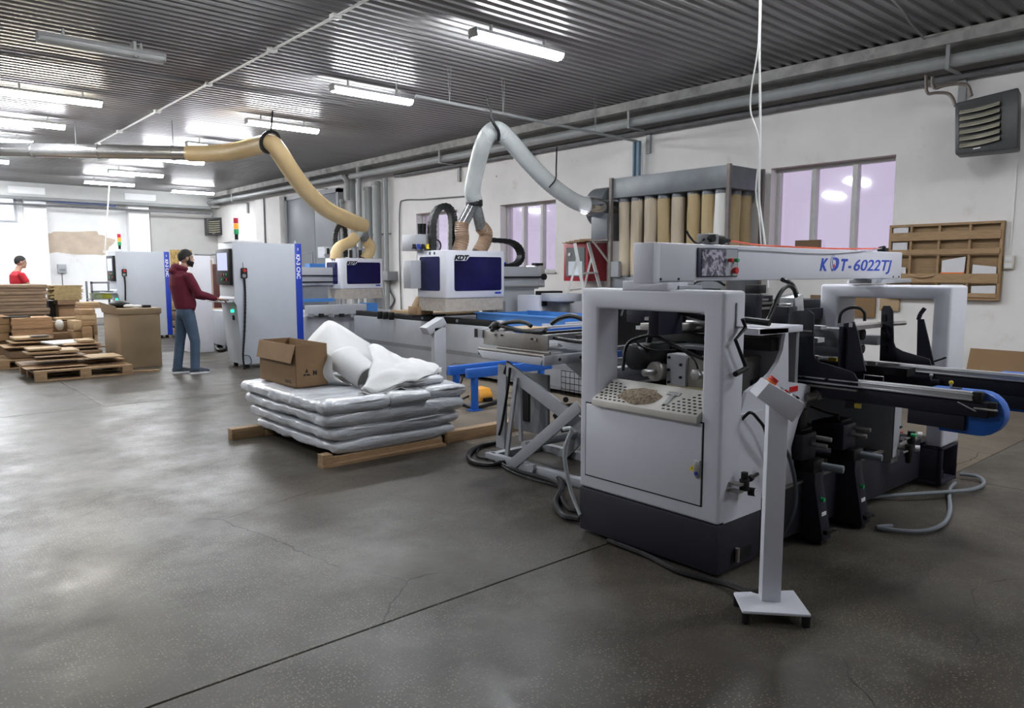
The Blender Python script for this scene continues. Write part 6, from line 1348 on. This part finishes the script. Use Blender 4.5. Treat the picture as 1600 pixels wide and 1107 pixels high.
# squared wood pack and brown bales behind
t = thing('wood_pack', 'pack of wide orange brown planks standing behind the dark pallet', 'wood pack', (ony(48, 530, 14.8).x, 14.8, 0))
xa, xb = ony(17, 500, 14.8).x, ony(82, 500, 14.8).x
MORB = mat('orange_brown_wood', (.32, .19, .10), .65, var=.2, scale=8, stretch=(1, 8, 8))
zt_, zm = ony(48, 497, 14.8).z, ony(48, 531, 14.8).z
for k in range(6): MB().box(xa + .012 * (k % 2), xb, 14.8 + .01 * (k % 3), 15.4, zm + (zt_ - zm) * k / 6 + .002, zm + (zt_ - zm) * (k + 1) / 6).build('plank', MORB, t, bevel=.003)
MB().box(xa + .05, xb - .05, 14.85, 15.35, 0, zm).build('pack_support', MWOODD, t)
MB().box(xa - .1, xb - .3, 14.9, 15.3, zt_ + .002, zt_ + .02).build('dark_cover_strip', MK, t)
MBALE = mat('bale_cardboard', (.22, .155, .105), .85, var=.25, scale=4, stretch=(1, 1, 5), bump=.4, bscale=12)
def bale(u0, u1, v0, v1, y, dep, n, name, label, m=MBALE, child='cardboard_layer', base=True):
    xa, xb = ony(u0, (v0 + v1) / 2, y).x, ony(u1, (v0 + v1) / 2, y).x; zt, zb__ = ony(u1, v0, y).z, ony(u1, v1, y).z
    t = thing(name, label, 'stack', ((xa + xb) / 2, y, 0))
    for k in range(n):
        a, b_ = zb__ + (zt - zb__) * k / n, zb__ + (zt - zb__) * (k + 1) / n; j = lambda: random.uniform(-.03, .03)
        MB().box(xa + j(), xb + j(), y + abs(j()), y + dep + j(), a + .003, b_).build(child, m, t, bevel=.008)
    if base: MB().box(xa + .1, xb - .05, y + .1, y + dep - .1, 0, zb__).build('stack_base', MWOODD, t)
    return t
bale(-60, 75, 445, 492, 15.9, 1.2, 9, 'cardboard_bale', 'tall bale of flattened grey brown cardboard at the left edge')
bale(-70, 15, 495, 533, 14.9, .8, 3, 'cardboard_bale', 'low brown bale cut by the left photo edge', MCARD)
# bundle of slats on a small table
t = thing('slat_bundle', 'bundle of thin yellow slats lying on a small table, ends facing right', 'slat bundle', (ony(100, 460, 16.2).x, 16.2, .9))
xa, xb = ony(76, 458, 16.2).x, ony(128, 458, 16.2).x; za_, zb3 = ony(100, 469, 16.2).z, ony(100, 446, 16.2).z
b = MB()
for i in range(14):
    for j in range(7): b.box(xa + random.uniform(0, .1), xb + random.uniform(-.06, .03), 16.2 + j * .05, 16.245 + j * .05, za_ + (zb3 - za_) * i / 14, za_ + (zb3 - za_) * (i + .85) / 14)
o = b.build('slats', mat('yellow_slats', (.34, .25, .12), .7, var=.25, scale=14), t, smooth=0); o['kind'] = 'stuff'
tb = thing('small_table', 'small table with rounded pedestal under the slat bundle', 'table', (ony(105, 480, 16.3).x, 16.3, 0))
MB().box(ony(90, 470, 16.2).x, ony(124, 470, 16.2).x, 16.2, 16.6, za_ - .09, za_ - .003).build('tabletop', MWOODD, tb)
xc = ony(106, 480, 16.4).x; MB().box(xc - .18, xc + .16, 16.3, 16.6, 0, za_ - .09).build('pedestal', MORB, tb, bevel=.03)
tag(MB().box(ony(76, 480, 16.6).x, ony(95, 480, 16.6).x, 16.6, 17.0, 0, ony(85, 470, 16.6).z).build('dark_crate', mat('dark_grey_box', (.03, .032, .04), .6), None, bevel=.01), 'dark grey box behind the wood pack under the slats', 'box')
gs = 'bundled wooden posts'
for u0, u1, v0, v1, y, n, l in ((113, 128, 502, 534, 14.6, 4, 'short bundle of wooden posts at the front left of the post group'), (128, 144, 511, 536, 14.5, 3, 'low bundle of posts in front of the tall bundle'), (127, 150, 484, 510, 14.6, 3, 'bundle of posts standing on the low bundle'), (128, 160, 473, 483, 15.0, 2, 'topmost bundle of posts beside the tan box'), (145, 152, 490, 536, 14.7, 4, 'slim upright bundle of posts next to the tan box')):
    xa, xb = ony(u0, 500, y).x, ony(u1, 500, y).x; zt, zl_ = ony(u0, v0, y).z, max(0, ony(u0, v1, y).z)
    t = thing('post_bundle', l, 'wood bundle', ((xa + xb) / 2, y, 0), 0, gs)
    if v1 > 530: zl_ = 0
    for k in range(n): MB().box(xa + .01 * (k % 2), xb - .008 * (k % 2), y + .01 * (k % 3), y + .5, zl_ + (zt - zl_) * k / n + .003, zl_ + (zt - zl_) * (k + 1) / n - .002).build('post', MWOODP if k % 2 else MWOOD, t, bevel=.004)
board(88, 122, 496, 501, 15.4, .3, MWOODP, 'pale round edged plank lying behind the post bundles', None)
board(82, 112, 502, 520, 15.3, .4, MWOODD, 'grey brown offcuts piled left of the post bundles', None)
board(80, 112, 520, 536, 15.0, .5, MWOODD, 'low pile of offcuts left of the post bundles', None)
tag(MB().ball(ony(93, 508, 15.1), .07, .06, .10).build('plastic_bag', MFOAM), 'small crumpled white bag among the offcuts', 'bag')
tag(MB().obox((ony(100, 535, 13.6).x, 13.6, ony(100, 535, 13.6).z), .5, .5, .03, .2, .02).build('white_sheet', MFOAM, None, bevel=.01), 'crumpled white foam sheet lying among the boards', 'foam sheet')
tag(MB().obox((onz(228, 581).x, onz(228, 581).y, .012), .36, .07, .024, -.25).build('floor_stick', MWOOD), 'short wooden stick lying on the floor right of the front pallet', 'stick')
# tan box with a lid
xa, xb = ony(188, 520, 12.65).x, 3.6; yb_ = 13.65; zt = .93
t = thing('tan_box', 'large tan cardboard box with a lid, left of the operator', 'box', ((xa + xb) / 2, 12.9, 0))
MTAN = mat('tan_board', (.27, .195, .115), .75, var=.06, scale=2)
MB().box(xa, xb, 12.65, yb_, 0, zt - .04).build('box_body', MTAN, t, bevel=.004)
MB().box(xa - .015, xb + .02, 12.63, yb_ + .01, zt - .09, zt).build('box_lid', MTAN, t, bevel=.004)
MB().loft([[(xa - .02, 12.63, zt - .09), (xa - .01, 12.63, zt - .09), (xa - .01, yb_, zt - .09), (xa - .02, yb_, zt - .09)], [(xa - .06, 12.63, zt + .04), (xa - .05, 12.63, zt + .04), (xa - .05, yb_, zt + .08), (xa - .06, yb_, zt + .08)]]).build('lid_flap', MTAN, t)
tag(MB().ball((xa + .12, 13.1, zt + .05), .16, .14, .07).build('flat_cap', MK), 'black cap lying on the tan box at its left', 'cap')
tag(MB().obox((xa + .32, 12.95, zt + .02), .22, .2, .04, .5).ball((xa + .2, 12.9, zt + .03), .08, .06, .03).build('crumpled_paper', MPAP, None, bevel=.01), 'crumpled white paper on top of the tan box', 'paper')
tag(MB().box(xb - .2, xb - .08, 12.8, 12.95, zt + .001, zt + .045).build('black_tool', MK, None, bevel=.01), 'small black tool at the right corner of the tan box', 'tool')

# ------------------------------------------------------------------ background behind the operator
def wide(u0, u1, v0, v1, y, dep): p0, p1 = ony(u0, v1, y), ony(u1, v0, y); return p0.x, p1.x, y, y + dep, p0.z, p1.z
MOSB = mat('strand_board', (.36, .24, .08), .7, var=.5, scale=22)
x0, x1, y0, y1, z0, z1 = wide(269, 300, 391, 455, 20, .03); tag(MB().box(x0, x1, y0, y1, 0, z1).build('strand_board', MOSB), 'yellow strand board panel standing behind the operator', 'panel')
x0, x1, y0, y1, z0, z1 = wide(331, 352, 413, 492, 17.2, .3); tag(MB().box(x0, x1, y0, y1, 0, z1).build('door_panel', mat('red_brown', (.075, .018, .015), .5), None, bevel=.005), 'dark red brown panel left of the screen cabinet', 'panel')
x0, x1, y0, y1, z0, z1 = wide(320, 331, 406, 492, 17.2, .3); tag(MB().box(x0, x1, y0 - .02, y1, 0, z1).build('narrow_board', mat('beige_pinkish', (.36, .27, .22), .6), None, bevel=.005), 'narrow beige panel beside the dark red brown one', 'panel')
x0, x1, y0, y1, z0, z1 = wide(303, 328.5, 400, 548, 14.2, .6); tag(MB().box(x0, x1, y0, y1, 0, z1).build('white_locker', MW, None, bevel=.01), 'white locker standing just behind the operator', 'locker')
tag(MB().tube([ony(304, 398, 17), ony(320, 399, 17), ony(335, 398, 17), ony(347, 396, 17)], .02, 6).build('wall_rail', MPIPED), 'thin dark rail above the red brown panel', 'rail')
x0, x1, y0, y1, z0, z1 = wide(322, 334, 404, 414, 17.6, .05); tag(MB().box(x0, x1, y0, y1, 0, z1).build('white_notice', MPAP), 'white board top showing above the beige panel', 'board')
t = thing('blue_rack', 'blue steel rack with wooden slats behind the operator and cabinet', 'rack', (ony(342, 540, 15.6).x, 15.6, 0))
x0, x1, y0, y1, z0, z1 = wide(329, 356, 493, 500, 15.6, .5); MB().box(x0, x1, y0, y1, z0, z1).build('rack_top', MB1, t)
for k in range(4): xx = x0 + (x1 - x0) * (k + .3) / 4; MB().box(xx, xx + .05, 15.6, 15.65, 0, z0).build('rack_post', MBD, t)
for k in range(7): MB().box(x0 + .05, x1, 15.7, 15.9, .1 + .1 * k, .14 + .1 * k).build('wooden_slat', MWOODP, t)
for pts, r, l in ((((322, 540), (333, 536), (345, 538), (352, 545), (342, 548), (338, 541), (350, 536)), .03, 'black cable coil on the floor right of the operator'), (((270, 522), (280, 530), (292, 533)), .035, 'black hose on the floor behind the operator')):
    tag(MB().tube([onz(u, v, r) for u, v in pts], r, 8).build('black_cable', MKR), l, 'cable')
for k, (u0, u1, v0, v1) in enumerate(((270, 290, 512, 524), (271, 292, 500, 510), (269, 288, 486, 500), (270, 291, 470, 484), (268, 290, 457, 468))):
    x0, x1, y0, y1, z0, z1 = wide(u0, u1, v0, v1, 18.6, .8); tag(MB().box(x0, x1, y0, y1, 0 if k == 0 else z0, z1).build('wood_stack', (MWOODP, MWOOD, MWOODD)[k % 3], None, bevel=.01), ('lowest', 'second', 'middle', 'fourth', 'topmost')[k] + ' layer of the wood stack right of the far control cabinet', 'wood stack', 'wood stack right of the far cabinet')
# trolley with crates left of the far cabinet
t = thing('steel_trolley', 'grey tube trolley with two rails left of the far control cabinet', 'trolley', (ony(160, 480, 19).x, 19, 0))
xa, xb = ony(142, 450, 19).x, ony(180, 450, 19).x
for z in (ony(150, 442, 19).z, ony(150, 456, 19).z, .3): MB().box(xa, xb, 19, 19.04, z - .02, z + .02).build('trolley_rail', MGD, t)
for x in (xa, xb - .04): MB().box(x, x + .04, 19, 19.04, 0, ony(150, 440, 19).z).box(x, x + .04, 19.5, 19.54, 0, ony(150, 440, 19).z).build('trolley_post', MGD, t)
MB().box(xa, xb, 19, 19.54, ony(150, 462, 19).z - .1, ony(150, 462, 19).z - .08).build('trolley_shelf', MGD, t)
for u0, u1, m, l in ((147, 160, mat('pale_green', (.35, .42, .22), .5), 'pale green crate at the left on the trolley'), (160, 176, mat('yellow_green', (.36, .38, .04), .5), 'yellow green crate at the right on the trolley')):
    x0, x1, y0, y1, z0, z1 = wide(u0, u1, 458, 472, 19.06, .4); zz = ony(150, 462, 19).z - .08; tag(MB().box(x0, x1, y0, y1, zz, z1).box(x0 - .01, x1 + .01, y0 - .01, y1 + .01, z1 - .04, z1).build('plastic_crate', m, None, bevel=.01), l, 'crate')
q = ony(96, 419, YF - .4)
t = thing('wall_meter', 'small grey meter box with cord on the bright far wall', 'meter box', (q.x, YF - .1, q.z))
q = ony(96, 419, YF); MB().box(q.x - .12, q.x + .12, YF - .1, YF, q.z - .16, q.z + .12).build('meter_body', MG, t, bevel=.01); MB().box(q.x - .08, q.x + .08, YF - .11, YF - .1, q.z - .1, q.z - .03).build('meter_window', MGD, t); MB().cyl((q.x, YF - .02, .3), (q.x, YF - .02, q.z - .16), .015, 6).build('cord', MPIPED, t)
# ------------------------------------------------------------------ people
def bake(o, rem=None, smooth_it=0):
    if rem: m = o.modifiers.new('r', 'REMESH'); m.mode = 'VOXEL'; m.voxel_size = rem; m.use_smooth_shade = True
    if smooth_it: m = o.modifiers.new('m', 'SMOOTH'); m.factor = .5; m.iterations = smooth_it
    dg = bpy.context.evaluated_depsgraph_get(); dg.update()
    me = bpy.data.meshes.new_from_object(o.evaluated_get(dg)); o.modifiers.clear(); old = o.data; mt = old.materials[0] if len(old.materials) else None
    if not len(me.materials) and mt: me.materials.append(mt)
    o.data = me; me.name = o.name; me.polygons.foreach_set('use_smooth', [True] * len(me.polygons)); return o
def limb(b, pts, n=14):
    # pts: (x,y,z, ra, rb) ra along the side-ish axis
    P = [Vector(p[:3]) for p in pts]; rings = []
    for i, p in enumerate(pts):
        d = (P[min(i + 1, len(P) - 1)] - P[max(i - 1, 0)]).normalized(); y = Vector((0, 1, 0)); x = d.cross(y)
        if x.length < .1: x = Vector((0, 0, 1))
        x.normalize(); y = x.cross(d).normalized(); ra = p[3]; rb = p[4] if len(p) > 4 else p[3]
        rings.append([P[i] + x * math.cos(2 * PI * k / n) * ra + y * math.sin(2 * PI * k / n) * rb for k in range(n)])
    b.loft(rings); b.ball(P[0], pts[0][3] * .95, (pts[0][4] if len(pts[0]) > 4 else pts[0][3]) * .95, pts[0][3] * .6, 10, 6); e = pts[-1]; b.ball(P[-1], e[3] * .95, (e[4] if len(e) > 4 else e[3]) * .95, e[3] * .6, 10, 6)
def hand(b, w_, f, side, dn=-.15):
    # w_: wrist, f: forward direction, palm down, thumb on the inner side
    f = Vector(f).normalized(); s = Vector((-f.y, f.x, 0)).normalized() * side; d = Vector((0, 0, -1))
    palm = [w_ + f * t_ for t_ in (0, .03, .06, .085)]
    rings = [[p + s * math.cos(2 * PI * k / 12) * a + d * math.sin(2 * PI * k / 12) * .015 for k in range(12)] for p, a in zip(palm, (.028, .036, .042, .040))]
    b.loft(rings)
    for k, L_ in enumerate((.070, .080, .075, .058)):
        r0 = palm[3] + s * (.030 - .020 * k) - f * .01; q1 = r0 + f * L_ * .5 + d * .006; q2 = q1 + f * L_ * .32 + d * .018; q3 = q2 + f * L_ * .2 + d * .02
        b.tube([r0, q1, q2, q3], .0088, 8, sub=2)
    r0 = palm[1] + s * .030; b.tube([r0, r0 + s * .025 + f * .03, r0 + s * .03 + f * .058 + d * .01], .0105, 8, sub=2)
def figure(loc, rz, label, top_mat, leg_mat, skin, hair, shoe, bearded, hood, sleeve):
    t = thing('person', label, 'person', loc, rz)
    b = MB()
    RA = [(.0, -.21, 1.455), (.14, -.23, 1.18), (.42, -.20, 1.095), (.48, -.19, 1.09)]
    LA = [(.0, .21, 1.455), (.13, .23, 1.18), (.40, .12, 1.10), (.46, .11, 1.09)]
    RL = [(.02, -.09, .90), (.10, -.10, .48), (.08, -.11, .09)]; LL = [(.0, .09, .90), (-.05, .10, .48), (-.10, .11, .09)]
    # body
    limb(b, [(.02, 0, .93, .10, .15), (.0, 0, 1.1, .10, .145), (-.03, 0, 1.3, .115, .17), (-.04, 0, 1.42, .10, .18), (-.02, 0, 1.49, .07, .10), (.0, 0, 1.53, .056, .06), (.03, 0, 1.60, .056, .058)])
    hc = Vector((.06, 0, 1.70))
    b.ball(hc + Vector((-.01, 0, .02)), .100, .077, .105, 18, 14); b.ball(hc + Vector((.035, 0, -.045)), .062, .058, .085, 16, 12); b.ball(hc + Vector((.055, 0, -.10)), .035, .036, .03, 12, 8)
    b.loft([[hc + Vector(q) for q in r_] for r_ in (((.088, -.010, .02), (.088, .010, .02), (.08, .012, .03), (.08, -.012, .03)), ((.118, -.014, -.028), (.118, .014, -.028), (.085, .018, -.022), (.085, -.018, -.022)), ((.096, -.012, -.04), (.096, .012, -.04), (.08, .014, -.04), (.08, -.014, -.04)))])
    b.ball(hc + Vector((.094, 0, -.058)), .010, .022, .006, 10, 6); b.ball(hc + Vector((.092, 0, -.070)), .010, .020, .007, 10, 6)
    for s in (-1, 1):
        b.ball(hc + Vector((-.012, s * .08, -.01)), .022, .010, .034, 10, 8)
        b.ball(hc + Vector((.078, s * .032, .022)), .014, .018, .007, 8, 6)
    for A_, s in ((RA, 1), (LA, -1)):
        limb(b, [(*A_[0], .052), (*[(a + c) / 2 for a, c in zip(A_[0], A_[1])], .05), (*A_[1], .042), (*[(a + c) / 2 for a, c in zip(A_[1], A_[2])], .038), (*A_[2], .028), ])
        w_ = Vector(A_[2]); hand(b, w_, Vector(A_[3]) - w_, s)
    for L_ in (RL, LL): limb(b, [(*L_[0], .085), (*[(a * .6 + c * .4) for a, c in zip(L_[0], L_[1])], .078), (*L_[1], .055), (*[(a * .6 + c * .4) for a, c in zip(L_[1], L_[2])], .055), (*L_[2], .038), (L_[2][0] + .02, L_[2][1], .05, .035)])
    body = b.build('body', skin, t, local=True); bake(body, .0065, 3)
    for s in (-1, 1):
        MB().ball(hc + Vector((.083, s * .032, .018)), .011, .012, .010, 10, 8).build('eye', mat('eye_dark', (.03, .02, .015), .2), t, local=True)
        MB().bar(hc + Vector((.092, s * .018, .042)), hc + Vector((.082, s * .050, .042)), .008, .008).build('eyebrow', hair, t, local=True)
    # hair cap
    rings = []
    for j in range(9):
        ring = []
        for i in range(22):
            a = 2 * PI * i / 22; ph = PI * (.545 - .17 * math.cos(a)) * j / 8; front = False
            r_ = 1.0; pz = math.cos(ph); pr = math.sin(ph)
            if front and j > 5: pz = math.cos(PI * .60 * 5 / 8) + .0; pr = math.sin(PI * .60 * 5 / 8)
            q = Vector((pr * math.cos(a) * .108 - .010, pr * math.sin(a) * .084, pz * .112 + .022))
            q *= 1 + .03 * noise.noise(q * 40); ring.append(hc + q)
        rings.append(ring)
    h = MB().loft(rings[1:], caps=True).build('hair', hair, t, local=True)
    if bearded:
        rings = []
        for j in range(7):
            zz = -.03 - .105 * j / 6; ring = []
            for i in range(13):
                a = -1.7 + 3.4 * i / 12; ca = math.cos(a); top_ = .012 * (1 - max(0, ca)) + (.03 if ca < .3 else 0) * (1 - j / 6); rx = .101 - .004 * j; ring.append(hc + Vector((rx * ca, (.068 - .004 * j) * math.sin(a), -.052 - .078 * j / 6 * (.6 + .4 * max(0, ca)) + top_)))
            rings.append(ring)
        bb = MB().loft(rings, caps=False, closed=False)
        for s in (-1, 1): bb.ball(hc + Vector((.018, s * .066, -.025)), .016, .010, .055, 10, 8)
        o = bb.build('beard', hair, t, local=True); o.modifiers.new('s', 'SOLIDIFY').thickness = .012; bake(o)
    # garment top
    b = MB()
    if hood: limb(b, [(.03, 0, .965, .135, .175), (.02, 0, 1.02, .15, .19), (-.01, 0, 1.15, .145, .185), (-.04, 0, 1.32, .15, .20), (-.05, 0, 1.43, .125, .205), (-.02, 0, 1.50, .085, .12)], 18)
    else: limb(b, [(.02, 0, .93, .125, .165), (.0, 0, 1.1, .125, .16), (-.03, 0, 1.32, .13, .185), (-.04, 0, 1.43, .11, .195), (-.02, 0, 1.49, .075, .11)], 18)
    for A_ in (RA, LA):
        if sleeve: limb(b, [(*A_[0], .07), (*[(a + c) / 2 for a, c in zip(A_[0], A_[1])], .069), (*A_[1], .062), (*[(a + c) / 2 for a, c in zip(A_[1], A_[2])], .054), (*[(a * .12 + c * .88) for a, c in zip(A_[1], A_[2])], .044)])
        else: limb(b, [(*A_[0], .066), (*[(a * .45 + c * .55) for a, c in zip(A_[0], A_[1])], .066)])
    if hood:
        ring = []; rings = []
        for j in range(13):
            a = math.radians(55 + 250 * j / 12); c_ = Vector((-.01 + .092 * math.cos(a), .105 * math.sin(a), 1.535 + .035 * (1 - math.cos(a)) * .5)); r_ = .028 + .03 * max(0, -math.cos(a))
            rings.append([c_ + Vector((math.cos(a) * math.cos(w2), math.sin(a) * math.cos(w2), math.sin(w2))) * r_ for w2 in [2 * PI * k / 10 for k in range(10)]])
        b.loft(rings); b.ball((-.125, 0, 1.515), .07, .10, .06)
    g = b.build('hooded_sweatshirt' if hood else 't_shirt', top_mat, t, local=True); bake(g, .011, 4)
    # trousers
    b = MB(); limb(b, [(.015, 0, 1.0, .115, .155), (.01, 0, .92, .125, .17), (.005, 0, .86, .12, .165)], 16)
    for L_ in (RL, LL): limb(b, [(*L_[0], .098, .088), (*[(a * .6 + c * .4) for a, c in zip(L_[0], L_[1])], .092, .085), (*L_[1], .072), (*[(a * .5 + c * .5) for a, c in zip(L_[1], L_[2])], .068), (L_[2][0], L_[2][1], .10, .066), (L_[2][0] + .005, L_[2][1], .07, .068)])
    g = b.build('jeans', leg_mat, t, local=True); bake(g, .011, 4)
    for L_ in (RL, LL):
        x, y = L_[2][0], L_[2][1]; b = MB(); rings = []
        for s_, w_, h_ in ((-.075, .030, .06), (-.05, .042, .085), (.0, .043, .095), (.06, .046, .075), (.13, .050, .055), (.18, .044, .045), (.205, .025, .03)):
            rings.append([(x + s_, y + w_ * math.cos(a), .018 + max(0, math.sin(a)) * h_) for a in [2 * PI * k / 14 for k in range(14)]])
        b.loft(rings); sh_ = b.build('shoe', shoe, t, local=True, smooth=60)
        b = MB(); b.prism([(x + a, y + c) for a, c in ((-.08, -.03), (-.05, -.045), (.06, -.048), (.15, -.05), (.20, -.03), (.215, 0), (.20, .03), (.15, .05), (.06, .048), (-.05, .045), (-.08, .03))], 'z', 0, .024); b.build('sole', MPAP, sh_, local=True)
        for k in range(3): MB().bar((x + .05 + .02 * k, y - .025, .082 - .008 * k), (x + .05 + .02 * k, y + .025, .082 - .008 * k), .006, .012).build('lace', MPAP, sh_, local=True)
    return t
SKIN = mat('skin', (.42, .25, .18), .55, var=.05); HAIR = mat('dark_hair', (.012, .01, .009), .7, var=.3, scale=60)
figure((3.60, 11.45, 0), 0, 'bearded person in a burgundy hooded sweatshirt and blue jeans working at the cabinet shelf', mat('burgundy_cloth', (.12, .008, .026), .85, var=.12, scale=10, bump=.2, bscale=18), mat('denim', (.05, .082, .13), .85, var=.22, scale=6, bump=.1), SKIN, HAIR, mat('dark_shoe', (.02, .03, .05), .6), True, True, True)
q = ony(27, 410, 18.2)
figure((q.x, 18.2, 0), .1, 'person in a red t-shirt standing behind the cardboard bale', mat('red_cloth', (.50, .015, .03), .8, var=.08, scale=10), mat('dark_trousers', (.03, .03, .04), .8), SKIN, HAIR, mat('black_shoe', (.02, .02, .02), .5), False, False, False)
